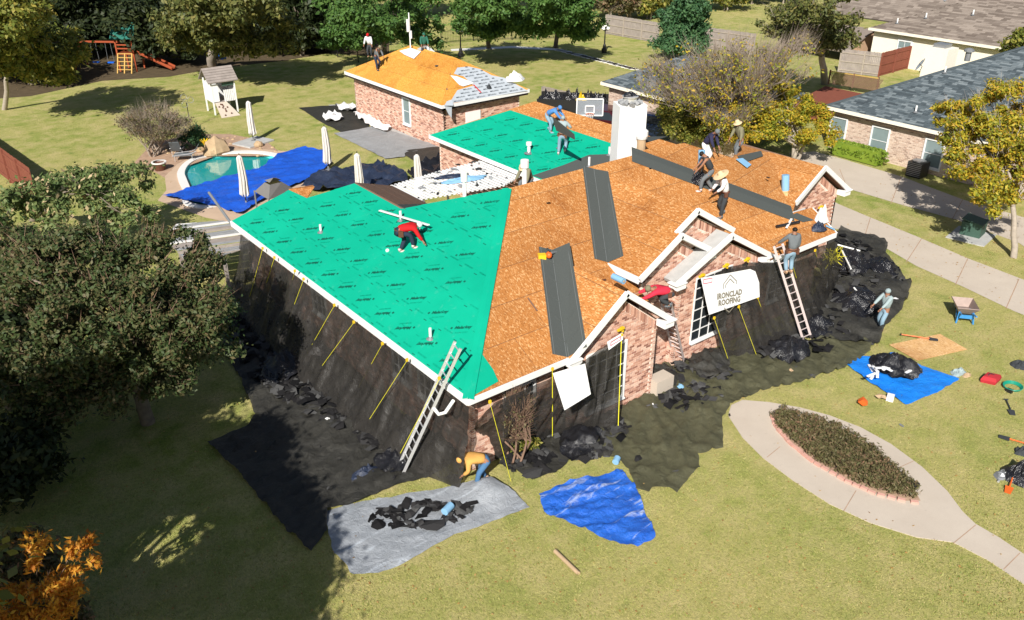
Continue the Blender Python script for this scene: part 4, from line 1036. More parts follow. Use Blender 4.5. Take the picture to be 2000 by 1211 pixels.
def tree(name, label, base, lobes, nleaf, size, mat, r=.18, bark='bark', seed=1, ncl=120, sig=1.0, clr=.55, group=None, cat='tree', twigs=0, twigm=None, fork=.3, droop=0, elong=1.7, stems=1, extra=None):
    base = Vector(base); base.z = 0; rr = random.Random(seed)
    T = empty(name, base, 0, label, cat, group)
    tot = sum(l[3] * l[4] * l[5] for l in lobes); C = []
    for (cx, cy, cz, rx, ry, rz) in [tuple(l) for l in lobes]:
        n = max(4, int(ncl * rx * ry * rz / tot))
        for i in range(n):
            v = Vector((rr.gauss(0, 1), rr.gauss(0, 1), rr.gauss(0, 1))).normalized()
            bump = .78 + .5 * noise.noise(v * 1.7 + Vector((seed, cx, cy)))
            q = v * (rr.uniform(.45, 1) ** .45) * bump
            if q.z < -.55: q.z *= .6
            C.append((cx + q.x * rx, cy + q.y * ry, cz + q.z * rz, clr * rr.uniform(.6, 1.25)))
    C = [c for c in C if c[2] > .25 and all((Vector(c[:3]) - g_p - sd * max(0, (Vector(c[:3]) - g_p).dot(sd))).length > g_r or (Vector(c[:3]) - g_p).length < 2 for g_p, g_r in SUNGAP)] or C
    top = Vector((sum(l[0] for l in lobes) / len(lobes), sum(l[1] for l in lobes) / len(lobes), sum(l[2] for l in lobes) / len(lobes)))
    tr = MB(); zt = max(l[2] + l[5] for l in lobes)
    for s_ in range(stems):
        b0 = base + (Vector((rr.uniform(-.3, .3), rr.uniform(-.3, .3), 0)) if stems > 1 else Vector())
        fk = b0.lerp(top, fork); fk.z = max(.3, zt * fork); fk += Vector((rr.uniform(-.3, .3), rr.uniform(-.3, .3), 0)) * (2 if stems > 1 else .6)
        limb(tr, b0 - Vector((0, 0, .1)), fk, r * 1.15, r * .8, rr, 9, .06)
        m = tr
        for q in rr.sample(C, min(len(C), 14 if stems == 1 else 6)):
            e = Vector(q[:3]); mid = fk.lerp(e, .55) + Vector((0, 0, .1 * (e - fk).length)); limb(m, fk, mid, r * .55, r * .28, rr, 6, .1, 3); limb(m, mid, e, r * .28, r * .06, rr, 5, .12, 3)
            for k in range(2):
                e2 = e + Vector((rr.uniform(-1, 1), rr.uniform(-1, 1), rr.uniform(-.2, 1))) * clr * 1.3; limb(m, mid.lerp(e, .5), e2, r * .14, r * .03, rr, 4, .12, 2)
    tr.build('trunk', M[bark], T, True)
    if twigs:
        tw = MB()
        for i in range(twigs):
            q = rr.choice(C); c = Vector(q[:3]); dirv = (c - fk).normalized(); a = c - dirv * clr * rr.uniform(.3, 1.2) + Vector((rr.gauss(0, .3), rr.gauss(0, .3), rr.gauss(0, .3))) * clr
            b = a + (dirv * rr.uniform(.5, 1.6) + Vector((rr.gauss(0, .45), rr.gauss(0, .45), rr.uniform(.1, .9)))) * clr * 1.2
            w_ = rr.uniform(.35, 1) * r * .07 + .004
            s2 = (b - a).orthogonal().normalized() * w_; s3 = (b - a).normalized().cross(s2)
            tw.add([a + s2, a - s2 * .5 + s3 * .87, a - s2 * .5 - s3 * .87, b], [(0, 1, 3), (1, 2, 3), (2, 0, 3)])
        tw.build('twigs', M[twigm or bark], T, kind='stuff')
    if nleaf: leaf_mesh('crown', C, nleaf, size, sig, mat, T, seed, elong=elong, droop=droop, kind='stuff')
    if extra: leaf_mesh(extra[0], C, extra[1], extra[2], sig, extra[3], T, seed + 5, kind='stuff', droop=1)
    return T
def lb(px, py, z, rx, ry, rz): p = at(px, py, z); return (p.x, p.y, p.z, rx, ry, rz)
# the big near tree on the left
tree('crepe_myrtle_tree', 'large brown green leafy tree in the left foreground beside the shaded wall', (4.9, 25.0, 0),
     [lb(130, 530, 5.0, 2.3, 2.2, 1.7), lb(320, 520, 4.7, 2.0, 1.9, 1.5), lb(365, 640, 3.6, 1.8, 1.8, 1.7), lb(220, 640, 4.0, 2.4, 2.4, 2.1), lb(80, 730, 3.0, 1.9, 1.9, 1.6), lb(270, 715, 2.8, 1.7, 1.7, 1.4), lb(40, 490, 4.3, 1.5, 1.5, 1.2)],
     105000, .085, 'leaf_brown', .2, 'bark', 11, 430, 1.0, .36, twigs=1500, twigm='twig_red')
tree('mimosa_tree', 'feathery green mimosa tree with pale seed pods above the big tree', at(60, 430), [lb(130, 375, 3.2, 3.2, 2.4, 1.2), lb(225, 360, 2.8, 2.0, 1.8, 1.0), lb(40, 415, 3.0, 2.4, 2.2, 1.2), lb(250, 410, 2.6, 1.8, 1.8, 1.1)],
     12000, .12, 'leaf_mimosa', .13, 'bark', 12, 90, 1.0, .42, extra=('seed_pods', 500, .2, 'leaf_pod'), droop=.6)
tree('orange_sapling', 'small sapling with glowing orange leaves at the bottom left corner', at(105, 1240), [lb(75, 1075, 2.6, .32, .32, .85), lb(165, 1085, 2.4, .38, .38, .75), lb(110, 1170, 1.6, .85, .8, .6), lb(30, 1190, 1.5, .7, .7, .6)],
     3400, .065, 'leaf_orange', .035, 'twig_red', 13, 80, 1.0, .2, twigs=260, twigm='twig_red', droop=.5, elong=2.6, cat='sapling', fork=.2)
tree('brown_shrub', 'dull brown shrub in shade behind the orange sapling', at(20, 1160), [lb(20, 1120, 1.2, 1.1, 1.1, .9), lb(100, 1230, .7, 1.0, .9, .6)], 7000, .09, 'leaf_bed', .04, 'twig_red', 14, 60, 1.0, .3, cat='shrub', droop=.4, elong=2)
# left boundary growth, its shade put into the dark leaf colour, and the shade trees that stand left of the frame
for i, (bx, by, L_) in enumerate(((-6.2, 18.6, [(-5.3, 19.4, 7.2, 2.9, 2.9, 2.2), (-3.0, 18.0, 7.2, 2.5, 2.5, 2.0), (-5.6, 22.4, 6.6, 2.8, 2.8, 2.2), (-6, 16.6, 7.6, 2.6, 2.6, 2)]), (-4.6, 14.6, [(-1.6, 15.6, 7.2, 2.0, 2.0, 1.8), (-5.2, 15.2, 7.6, 2.5, 2.5, 2.0), (-3.2, 13.9, 7.2, 2.6, 2.6, 2.0), (-1.9, 12.7, 7.0, 2.0, 2.0, 1.7)]),
    (-4.4, 10.4, [(-2.4, 10.6, 7.3, 1.7, 1.7, 1.4), (-5.0, 12.4, 7.8, 2.4, 2.4, 2.0), (-3.3, 10.8, 7.4, 2.5, 2.5, 2.0), (-4.2, 8.2, 7.4, 2.1, 2.1, 1.7), (-5.2, 9.6, 7.8, 2.6, 2.6, 2.0)]), (-8.5, 27, [(-7.5, 26.5, 6.6, 4.0, 4.0, 2.8)]), (-9.5, 13, [(-8.8, 13.0, 9.5, 3.6, 3.6, 2.6)]))):
    tree('shade_tree', ['broad shade tree left of the frame, level with the middle of the shaded lawn', 'shade tree left of the frame, level with the silver tarp', 'shade tree left of the frame, nearest the drone', 'shade tree left of the frame beside the big near tree', 'tallest shade tree, furthest left of the lawn'][i], (bx, by, 0), L_, 62000, .15, 'leaf_oak', .25, 'bark', 20 + i, 230, 1.0, .8, group='shade trees along the left boundary')
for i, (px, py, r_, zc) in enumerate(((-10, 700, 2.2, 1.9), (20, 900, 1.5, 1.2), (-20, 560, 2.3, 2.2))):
    p = at(px, py, zc); tree('shaded_shrub', ['shade-darkened boundary shrub behind the big near tree', 'low shade-darkened shrub at the left edge beside the shaded lawn', 'tall shade-darkened shrub at the left edge above the near tree'][i], p, [(p.x, p.y, zc, r_, r_, r_ * .85)], 9000, .14, 'leaf_dark_shade', .1, 'bark', 30 + i, 60, 1.0, .5, cat='shrub')
# top-left yellow-green tree
tree('elm_tree', 'yellow green tree with a pale trunk at the top left corner', at(8, 214), [lb(50, 100, 4.6, 3.7, 3.2, 2.4), lb(-10, 60, 6.4, 3.0, 3.0, 2.2), lb(110, 130, 3.4, 2.4, 2.2, 1.8), lb(20, 20, 8.0, 3.0, 3, 2.0)], 26000, .19, 'leaf_yg', .16, 'bark_pale', 41, 190, 1.0, .65)
# the wood behind, much of its shade put into dark leaf colour
wood = [(165, 100, 6, 'leaf_dark_shade'), (100, 118, 5.5, 'leaf_dark_shade'), (310, 128, 6, 'leaf_dark_shade'), (60, 165, 5, 'leaf_oak'), (590, 108, 6.5, 'leaf_dark_shade'), (235, 94, 7, 'leaf_dark_shade'), (70, 118, 7, 'leaf_dark_shade'), (150, 112, 7.5, 'leaf_dark_shade'), (200, 90, 7, 'leaf_dark_shade'), (285, 96, 7.5, 'leaf_dark_shade'), (345, 92, 7, 'leaf_oak'), (20, 150, 6, 'leaf_dark_shade'), (600, 88, 7.5, 'leaf_oak'), (560, 100, 6, 'leaf_dark_shade'), (640, 100, 6.5, 'leaf_green'), (150, 60, 9, 'leaf_dark_shade'), (250, 52, 9, 'leaf_dark_shade'), (350, 50, 9, 'leaf_dark_shade'), (460, 45, 9, 'leaf_oak'), (570, 48, 9, 'leaf_dark_shade'), (680, 40, 9, 'leaf_dark_shade'), (50, 70, 9, 'leaf_oak'), (800, 35, 8, 'leaf_green'), (900, 28, 8, 'leaf_dark_shade'), (1010, 25, 8, 'leaf_green'), (1110, 22, 8, 'leaf_oak')]
WN = ['in front of the swings beam', 'leaning over the swing frame', 'just right of the slide', 'between the corner tree and the swings', 'left of the garage iron fence', 'close behind the canvas roof', 'left of the swings', 'behind the playset tower', 'above the playset roof', 'right of the playset slide', 'touching the big oak', 'beside the pale trunk', 'right of the big oak', 'between the oak and the garage', 'at the iron fence corner', 'deep behind the playset', 'second row behind the slide', 'second row left of the oak', 'directly behind the big oak', 'second row right of the oak', 'second row above the garage', 'deep behind the corner tree', 'rising over the garage trees', 'rising between the two lamps', 'behind the paired green trees', 'nearest the grey far fence']
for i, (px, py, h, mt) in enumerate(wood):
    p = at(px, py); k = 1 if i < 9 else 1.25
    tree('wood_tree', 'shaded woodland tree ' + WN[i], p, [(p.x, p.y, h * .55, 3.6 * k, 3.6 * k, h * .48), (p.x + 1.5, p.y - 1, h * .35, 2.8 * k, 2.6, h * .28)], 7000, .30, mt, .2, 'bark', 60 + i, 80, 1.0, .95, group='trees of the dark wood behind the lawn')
WF = pix([(-300, 215), (60, 188), (200, 158), (330, 150), (420, 134), (560, 118), (640, 104), (760, 112), (900, 88), (1000, 92), (1180, 62), (1300, 78), (1700, 20), (2300, -80), (1000, -220), (-900, -60)])
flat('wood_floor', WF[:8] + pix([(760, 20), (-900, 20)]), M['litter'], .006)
tree('big_oak_tree', 'large spreading oak with a thick forked trunk behind the playhouse', at(415, 128), [lb(400, 40, 5.2, 4.2, 3.4, 2.6), lb(500, 50, 4.6, 3.6, 3.2, 2.3), lb(350, 70, 3.8, 2.4, 2.2, 1.6), lb(460, 85, 3.2, 2.8, 2.4, 1.3), lb(440, -10, 7.5, 4.5, 4, 2.5), lb(535, 85, 3.2, 1.6, 1.8, 1.3)], 38000, .21, 'leaf_oak', .38, 'bark_pale', 90, 260, 1.0, .72)
for nm, lab, b, L, mt, sd_ in (
    ('live_oak_tree', 'dense bright green tree directly behind the garage roof', (750, 118), [lb(700, 50, 3.6, 3.4, 3, 2.4), lb(790, 45, 3.8, 3.8, 3, 2.5), lb(745, 10, 6, 4.2, 3.6, 2.4), lb(840, 65, 2.8, 1.8, 1.8, 1.6), lb(660, 75, 2.6, 1.7, 1.7, 1.3)], 'leaf_green', 91),
    ('live_oak_tree', 'round green tree with a visible trunk right of the first lamp', (955, 94), [lb(940, 30, 3.9, 3.3, 3, 2.2), lb(1000, 45, 3.4, 2.6, 2.4, 1.8), lb(960, 0, 6, 3.4, 3, 2)], 'leaf_green', 92),
    ('live_oak_tree', 'round green tree standing left of the second lamp', (1085, 92), [lb(1070, 35, 3.8, 3.2, 3, 2.2), lb(1130, 50, 3.2, 2.4, 2.4, 1.7), lb(1100, 5, 5.6, 3.4, 3, 2)], 'leaf_green', 93),
    ('cedar_tree', 'bushy evergreen cedar in front of the grey far fence', (1340, 108), [lb(1338, 45, 3.0, 2.6, 2.5, 2.3), lb(1335, 80, 1.8, 2.7, 2.5, 1.5), lb(1345, 15, 4.6, 1.7, 1.7, 1.4)], 'leaf_evergreen', 94)):
    tree(nm, lab, at(*b), L, 22000, .19, mt, .2, 'bark', sd_, 150, 1.0, .62)
tree('post_oak_tree', 'gnarled oak with thin olive leaves standing in the neighbour\'s deck', at(1612, 164), [lb(1590, 60, 5.2, 2.6, 2.4, 1.8), lb(1540, 40, 5.4, 2.6, 2.4, 1.6), lb(1640, 70, 4.8, 1.8, 1.8, 1.5), lb(1600, 15, 7.2, 3.0, 2.6, 1.6), lb(1525, 70, 4.0, 1.4, 1.4, .9)], 17000, .16, 'leaf_oak', .27, 'bark_pale', 95, 170, 1.0, .5, twigs=900)
# bare and yellowing trees between the houses
B_ = Vector((41.2, 33.0, 0))
tree('bare_tree', 'mostly leafless grey twiggy tree behind the white chimney', at(1400, 290), [lb(1330, 160, 5.0, 2.8, 2.6, 1.9), lb(1430, 130, 5.8, 3.0, 2.6, 1.9), lb(1520, 130, 5.6, 2.4, 2.4, 1.6), lb(1420, 200, 4.0, 3.6, 2.6, 1.6)], 5500, .11, 'leaf_yellow', .17, 'bark_pale', 96, 170, 1.2, .6, twigs=7000, twigm='twig', stems=4, fork=.25)
tree('yellowing_tree', 'bushy yellow and green tree beside the driveway, behind the right gable', at(1545, 318), [lb(1540, 220, 2.9, 2.7, 2.4, 1.7), lb(1495, 190, 3.8, 2.2, 2.0, 1.6), lb(1580, 255, 2.1, 1.5, 1.5, 1.2), lb(1455, 240, 2.6, 2.0, 1.7, 1.4)], 40000, .10, 'leaf_yellow', .12, 'bark_pale', 97, 95, 1.0, .42, stems=3, fork=.2)
tree('green_bush', 'leafy green and yellow bush behind the worker in navy', at(1370, 285), [lb(1350, 240, 2.2, 1.8, 1.6, 1.3), lb(1310, 225, 2.4, 1.1, 1.1, .9), lb(1400, 262, 1.5, 1.4, 1.2, .9)], 14000, .10, 'leaf_yg', .08, 'bark', 98, 70, 1.0, .42, stems=2, cat='bush')
tree('pistache_tree', 'yellow and orange leaved tree with a grey trunk at the right edge', at(1980, 503), [lb(1925, 290, 4.4, 2.5, 2.3, 1.9), lb(1880, 235, 5.2, 1.5, 1.5, 1.2), lb(1960, 230, 5.6, 2.1, 2, 1.9), lb(1990, 350, 3.6, 2.2, 2.0, 1.5), lb(1925, 390, 3.0, 1.2, 1.3, .8), lb(2030, 270, 5, 2.2, 2.2, 1.9)], 58000, .09, 'leaf_yellow', .13, 'bark_pale', 99, 190, 1.0, .36, twigs=1200, elong=1.9)
tree('yellow_tree', 'yellow leaved tree right of the frame beside the driveway', (45.5, 11.5, 0), [(45.5, 11.5, 4.6, 3, 3, 2.2)], 9000, .17, 'leaf_yellow', .14, 'bark_pale', 100, 80, 1.0, .6)
tree('dark_tree', 'dark green tree crown at the far right edge above the slate roof', at(2010, 150), [lb(2000, 95, 3.5, 1.8, 1.8, 1.6)], 4000, .2, 'leaf_yg', .12, 'bark', 101, 40, 1.0, .5)
# brush behind the far grey fence, more trees beyond
for i, (px, py, h, mt, r_) in enumerate(((1190, 40, 4.5, 'leaf_bed', 2.4), (1230, 36, 4.5, 'leaf_bed', 2.4), (1265, 38, 4, 'leaf_yg', 2.0), (1300, 30, 5, 'leaf_oak', 2.6), (1420, 20, 4, 'leaf_yg', 3.0), (1470, 8, 5, 'leaf_bed', 3), (1530, 6, 6, 'leaf_oak', 3), (1170, 5, 7, 'leaf_oak', 3.6), (1250, 0, 7, 'leaf_bed', 3.6), (1330, -8, 7, 'leaf_dark_shade', 3.4), (1640, 3, 5, 'leaf_green', 3), (1700, -12, 5, 'leaf_oak', 3.4), (1420, -25, 8, 'leaf_oak', 4))):
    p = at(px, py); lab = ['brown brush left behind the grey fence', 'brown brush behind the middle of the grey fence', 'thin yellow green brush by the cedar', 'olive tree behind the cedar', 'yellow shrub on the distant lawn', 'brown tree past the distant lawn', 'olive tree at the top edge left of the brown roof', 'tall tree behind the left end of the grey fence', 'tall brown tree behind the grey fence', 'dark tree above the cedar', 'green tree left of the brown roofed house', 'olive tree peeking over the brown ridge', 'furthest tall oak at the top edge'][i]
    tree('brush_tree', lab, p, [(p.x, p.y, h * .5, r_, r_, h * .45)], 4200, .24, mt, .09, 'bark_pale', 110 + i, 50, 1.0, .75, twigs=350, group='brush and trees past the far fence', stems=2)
# pool-side multi-stem shrub, the bare crepe myrtle in front, low plants
tree('pool_shrub', 'wide multi-stemmed brownish shrub on the stony pool bed', at(305, 305), [lb(300, 240, 2.0, 2.1, 1.9, 1.2), lb(265, 245, 1.8, 1.1, 1.2, .8), lb(340, 250, 1.8, 1.2, 1.2, .8)], 6500, .075, 'leaf_bed', .06, 'twig', 130, 130, 1.0, .4, twigs=2600, twigm='twig', stems=6, fork=.18, cat='shrub')
tree('green_shrub', 'low dark green shrub beside the wind spinner', at(375, 280), [lb(378, 268, .7, 1.1, 1.0, .6)], 3000, .09, 'leaf_evergreen', .03, 'twig', 131, 40, 1.0, .3, cat='shrub', stems=3)
cm = (at(1012, 905).x, at(1012, 905).y)
tree('bare_crepe_myrtle', 'reddish leafless crepe myrtle rising in front of the netted corner', (cm[0], cm[1], 0), [(cm[0], cm[1], 1.9, .55, .5, .8), (cm[0], cm[1], 1.2, .4, .4, .6)], 500, .05, 'leaf_bed', .035, 'twig_red', 132, 70, 1.0, .22, twigs=1500, twigm='twig_red', stems=6, fork=.3, cat='shrub')
p = at(1020, 880); tree('low_green_shrub', 'small yellow green shrub at the foot of the bare crepe myrtle', p, [(p.x, p.y, .35, .55, .4, .35)], 1500, .06, 'leaf_yg', .02, 'twig', 133, 20, 1.0, .2, cat='shrub')
# clipped hedge by the neighbour's wall
hp = [Vector((47.0, onX(1636, 276, 47.0).y, 0)), Vector((47.0, onX(1724, 292, 47.0).y, 0))]; hd = (hp[1] - hp[0]); HT = empty('hedge', hp[0], 0, 'clipped bright green hedge under the neighbour\'s windows', 'hedge')
C = []; rr = random.Random(4)
for i in range(420):
    t_ = rr.random(); v = Vector((rr.gauss(0, 1), rr.gauss(0, 1), rr.gauss(0, 1))).normalized(); C.append((hp[0].x + hd.x * t_ + v.x * .45, hp[0].y + hd.y * t_ + v.y * .45, .5 + v.z * .42, .09))
leaf_mesh('foliage', C, 9000, .075, 1, 'leaf_hedge', HT, 5); MB().beam(hp[0] + Vector((0, 0, .45)), hp[1] + Vector((0, 0, .45)), .8, .8).build('hedge_core', M['leaf_hedge'], HT)
# island bed in the walk: low plants, brick edging
bp = [(at(a, b).x, at(a, b).y) for a, b in BED]
HT = empty('bed_hedge', at(1650, 890), 0, 'low brown green shrubs filling the lens shaped bed in the walk', 'shrubs')
C = []; xs = [p[0] for p in bp]; ys = [p[1] for p in bp]
while len(C) < 900:
    x, y = rr.uniform(min(xs), max(xs)), rr.uniform(min(ys), max(ys))
    if inside(x, y, bp) and inside(x + .12, y, bp) and inside(x, y - .12, bp): C.append((x, y, rr.uniform(.08, .38), .12))
leaf_mesh('foliage', C, 26000, .045, 1, 'leaf_bed', HT, 6, elong=2.2)
tw = MB()
for i in range(700):
    c = rr.choice(C); a = Vector((c[0], c[1], .02)); b = a + Vector((rr.gauss(0, .08), rr.gauss(0, .08), rr.uniform(.25, .55))); s2 = Vector((.006, 0, 0)); tw.add([a - s2, a + s2, b], [(0, 1, 2)])
tw.build('twigs', M['twig_red'], HT, kind='stuff')
edge = [at(a, b) for a, b in ((1506, 812), (1512, 832), (1540, 866), (1588, 905), (1650, 941), (1710, 967), (1770, 982), (1800, 984))]
brk = None; dist = 0; EB = empty('brick_edging', edge[0], 0, 'row of pink edging bricks along the near side of the bed', 'edging'); i = 0
for k in range(len(edge) - 1):
    a, b = edge[k], edge[k + 1]; L = (b - a).length; n = max(1, int(L / .215)); ang = math.atan2((b - a).y, (b - a).x)
    for j in range(n):
        c = a.lerp(b, (j + .5) / n) + Vector((0, 0, .05)) + Vector((rr.uniform(-.012, .012), rr.uniform(-.012, .012), rr.uniform(-.01, .012)))
        if brk is None: o = MB().box((0, 0, 0), (.20, .10, .09)).build('brick', M['pinkstone'], EB, local=True); brk = o.data
        else: o = bpy.data.objects.new('brick', brk); COL.objects.link(o); o.parent = EB
        o.location = c - edge[0]; o.rotation_euler = (0, 0, ang + rr.uniform(-.08, .08))

# ------------------------------------------------------------------ neighbours
nb = empty('slate_roof_house', (46.6, 28.5, 0), 0, 'neighbour\'s pale brick house with a slate grey shingle hip roof at the right', 'house')
k = 7.5; NE = [Vector((46.2, 28.9, 2.9)), Vector((46.2 + k, 28.9 - k, 2.9 + .5 * k)), Vector((46.2 + k, 8, 2.9 + .5 * k)), Vector((46.2, 8, 2.9))]
def shingled(par, P, mt, **kw):
    P = [Vector(p) for p in P]
    if geometry.normal(P).z < 0: P.reverse()
    s = MB().slab(P, .12).build('roof_slope', M[mt], par); tiles(s, P, M[mt], **kw); return s
shingled(nb, NE, 'sh_grey'); shingled(nb, [NE[0], NE[1], Vector((61.2, 28.9, 2.9))], 'sh_grey', course=.3)
MB().beam(NE[0] + Vector((0, 0, .03)), NE[1] + Vector((0, 0, .03)), .25, .04).build('ridge_cap', M['sh_grey'], nb)
fascia(NE[0], NE[3], .2, mat='cream', off=(-.02, 0, 0), parent=nb); fascia(NE[0], (61, 28.9, 2.9), .2, mat='cream', parent=nb)
m = MB(); m.box((46.7, 18.4, 1.35), (.2, 20.2, 2.7)); m.box((54, 28.4, 1.35), (14.6, .2, 2.7)); m.build('brick_wall', M['brick_pale'], nb)
MB().box((46.4, 18.5, 2.68), (.4, 20.4, .06)).build('soffit', M['soffit'], nb)
for px, py in ((1639, 238), (1722, 252), (1828, 277)):
    q = onX(px, py, 46.6); window(nb, (46.59, q.y, 1.55), 1.15, 1.6, (-1, 0, 0), 1, 2, 'white', 'glass_pale', .08)
pnb = (46.2, 0, 2.9), (-.5, 0, 1)
for px, py in ((1845, 143), (1788, 220)): pipe(nb, onp(px, py, *pnb), .4, .05)
q = onp(1890, 112, *pnb); m = MB(); m.lathe([(.16, -.2), (.16, .3), (.28, .32), (.28, .42), (.12, .52), (0, .53)], q, 12); m.build('roof_vent', M['grey_metal'], nb)
NBK = 1.027; nb.location = C0 + (Vector(nb.location) - C0) * NBK; nb.scale = (NBK,) * 3      # stands slightly further off, its plinth below the turf
# its rear wing seen through the bare tree
wg = empty('slate_roof_wing', (40.4, 41.3, 0), 0, 'low pale brick wing with slate roof behind the bare tree and chimney', 'house')
WE = [Vector((40.0, 41.7, 2.9)), Vector((43.8, 37.9, 4.8)), Vector((43.8, 33.5, 4.8)), Vector((40.0, 30.2, 2.9))]
shingled(wg, WE, 'sh_grey'); shingled(wg, [WE[0], WE[1], Vector((47.6, 41.7, 2.9))], 'sh_grey', course=.3)
shingled(wg, [WE[2], WE[1], Vector((47.6, 41.7, 2.9)), Vector((47.6, 31, 2.9))], 'sh_grey', course=.3)
shingled(wg, [WE[2], Vector((47.6, 31, 2.9)), WE[3]], 'sh_grey', course=.3)
fascia(WE[0], WE[3], .2, mat='cream', off=(-.02, 0, 0), parent=wg); fascia(WE[0], (47.6, 41.7, 2.9), .2, mat='cream', parent=wg)
m = MB(); m.box((40.5, 35.9, 1.35), (.2, 10.8, 2.7)); m.box((43.8, 41.3, 1.35), (6.6, .2, 2.7)); m.build('brick_wall', M['brick_pale'], wg)
MB().box((40.25, 36, 2.68), (.35, 11, .06)).build('soffit', M['soffit'], wg)
# brown-roofed house
bh = empty('brown_roof_house', (73.2, 41.4, 0), 0, 'distant white walled house under a broad brown shingle roof, top right', 'house')
BE = [Vector((72.8, 42.6, 2.9)), Vector((72.8, 22, 2.9)), Vector((81.5, 22, 6.9)), Vector((81.5, 33.5, 6.9))]
shingled(bh, BE, 'sh_brown', course=.22, lens=(.4, .9)); shingled(bh, [BE[0], BE[3], Vector((92, 42.6, 2.9))], 'sh_brown', course=.5)
BW = [Vector((72.8, 42.6, 2.9)), Vector((76.8, 40.2, 4.8)), Vector((76.8, 50, 4.8)), Vector((72.8, 50, 2.9))]
shingled(bh, [Vector((77.5, 52, 2.9)), Vector((77.5, 42, 2.9)), Vector((83, 36, 5.6)), Vector((83, 46, 5.6))], 'sh_brown', course=.3, lens=(.4, .9))
fascia(BE[0], BE[1], .22, mat='cream', off=(-.02, 0, 0), parent=bh)
m = MB(); m.box((73.4, 32, 1.35), (.2, 20.6, 2.7)); m.box((83, 42.3, 1.3), (18, .2, 2.6)); m.build('white_wall', M['cream'], bh)
MB().box((73.1, 32.2, 2.7), (.5, 20.6, .06)).build('soffit', M['soffit'], bh)
for px, py in ((1768, 82), (1842, 95)): q = onX(px, py, 73.3); window(bh, (73.29, q.y, 1.6), 1.3, 1.3, (-1, 0, 0), 2, 2, 'white', 'glass_pale', .1)
for px, py in ((1752, 46), (1808, 36), (1845, 2), (1900, 30)): pipe(bh, onp(px, py, (72.8, 0, 2.9), (-.46, 0, 1)), .45, .06)
ys_ = at(1690, 113).y; GS = [onY(x, y, ys_) for x, y in ((1655, 108), (1708, 112), (1716, 78), (1704, 58), (1654, 98))]
sh = empty('garden_shed', (GS[1].x, ys_, 0), 0, 'tan gabled shed wall under a brown roof, left of the white walled house', 'shed')
for k in (0, 1): GS[k].z = 0
m = MB(); m.slab(GS if geometry.normal(GS).y < 0 else GS[::-1], .15, d=(0, 1, 0)); m.build('gable_wall', M['tan'], sh)
up_ = Vector((0, -.25, .08)); bk = Vector((0, 7, .08)); m = MB()
for a, b in ((GS[3], GS[4] + (GS[4] - GS[3]) * .12), (GS[3], GS[2] + (GS[2] - GS[3]) * .2)):
    P = [a + up_, b + up_, b + bk, a + bk]; m.slab(P if geometry.normal(P).z > 0 else P[::-1], .1)
m.build('roof', M['sh_brown'], sh)
rh = empty('red_roof_house', at(1960, -5), 0, 'corner of a dark red roof at the top right edge', 'house')
P = [at(1880, -6, 3.0), at(1975, 6, 3.0), at(2080, -10, 3.0), at(2040, -40, 5.5), at(1930, -40, 5.5)]; MB().slab(P if geometry.normal(P).z > 0 else P[::-1], .15).build('roof', M['wood_red'], rh); c = sum(P, Vector()) / 5; MB().box((c.x + 2, c.y, 1.4), (8, 8, 2.8)).build('wall', M['cream'], rh)

def fence(name, label, a, b, h, mt, back=False, pk=.14, gap=.012, postw=.1, pmat=None, rails=3, step=2.4, group=None):
    a = Vector(a); b = Vector(b); a.z = b.z = 0; F_ = empty(name, a, 0, label, 'fence', group); d = (b - a); L = d.length; d.normalize(); nrm = Vector((-d.y, d.x, 0)); ang = math.atan2(d.y, d.x); rr = random.Random(int(L * 10))
    sgn = 1 if back else -1; m = MB(); x = 0; sin_ = MB(); cnt = 0
    while x < L:
        hh = h + rr.uniform(-.02, .02); m.box(a + d * (x + pk / 2) + Vector((0, 0, hh / 2 + .03)) + nrm * rr.uniform(-.004, .004), (pk - gap, .02, hh), ang); x += pk
    m.build('picket', M[mt], F_, kind='stuff')
    x = 0
    while x <= L + .1:
        MB().box(a + d * min(x, L) + nrm * sgn * .06 + Vector((0, 0, h / 2)), (postw, postw, h), ang).build('post', M[pmat or mt], F_); x += step
    for k in range(rails):
        z = .25 + (h - .5) * k / max(1, rails - 1); MB().beam(a + nrm * sgn * .04 + Vector((0, 0, z)), b + nrm * sgn * .04 + Vector((0, 0, z)), .04, .09).build('rail', M[pmat or mt], F_)
    return F_
fence('wood_fence', 'long grey picket fence with pale posts beyond the second lamp', at(1183, 66), at(1284, 84), 1.9, 'wood_grey', False, pmat='bark_pale')
fence('wood_fence', 'grey wooden fence running right from the cedar behind the bare tree', at(1376, 94), at(1470, 108), 1.9, 'wood_grey', False, pmat='bark_pale')
fence('wood_fence', 'weathered grey fence panel beside the oak trunk on the deck', at(1637, 141), at(1714, 150), 1.9, 'wood_grey', False, pmat='bark_pale', step=1.9)
fence('red_fence', 'red stained fence running back towards the white walled house', at(1714, 150), at(1792, 128), 1.9, 'wood_red')
fence('red_fence', 'red stained fence at the top edge left of the brown roof', at(1660, 28), at(1718, 8), 1.9, 'wood_red')
fence('brown_fence', 'reddish fence at the left edge of the back lawn in shadow', at(-70, 285), at(75, 398), 1.9, 'wood_red')
fence('picket_fence', 'low grey picket fence behind the rubbish trailer', at(1060, 198), at(1198, 232), 1.1, 'wood_grey', False, pk=.13, gap=.03)
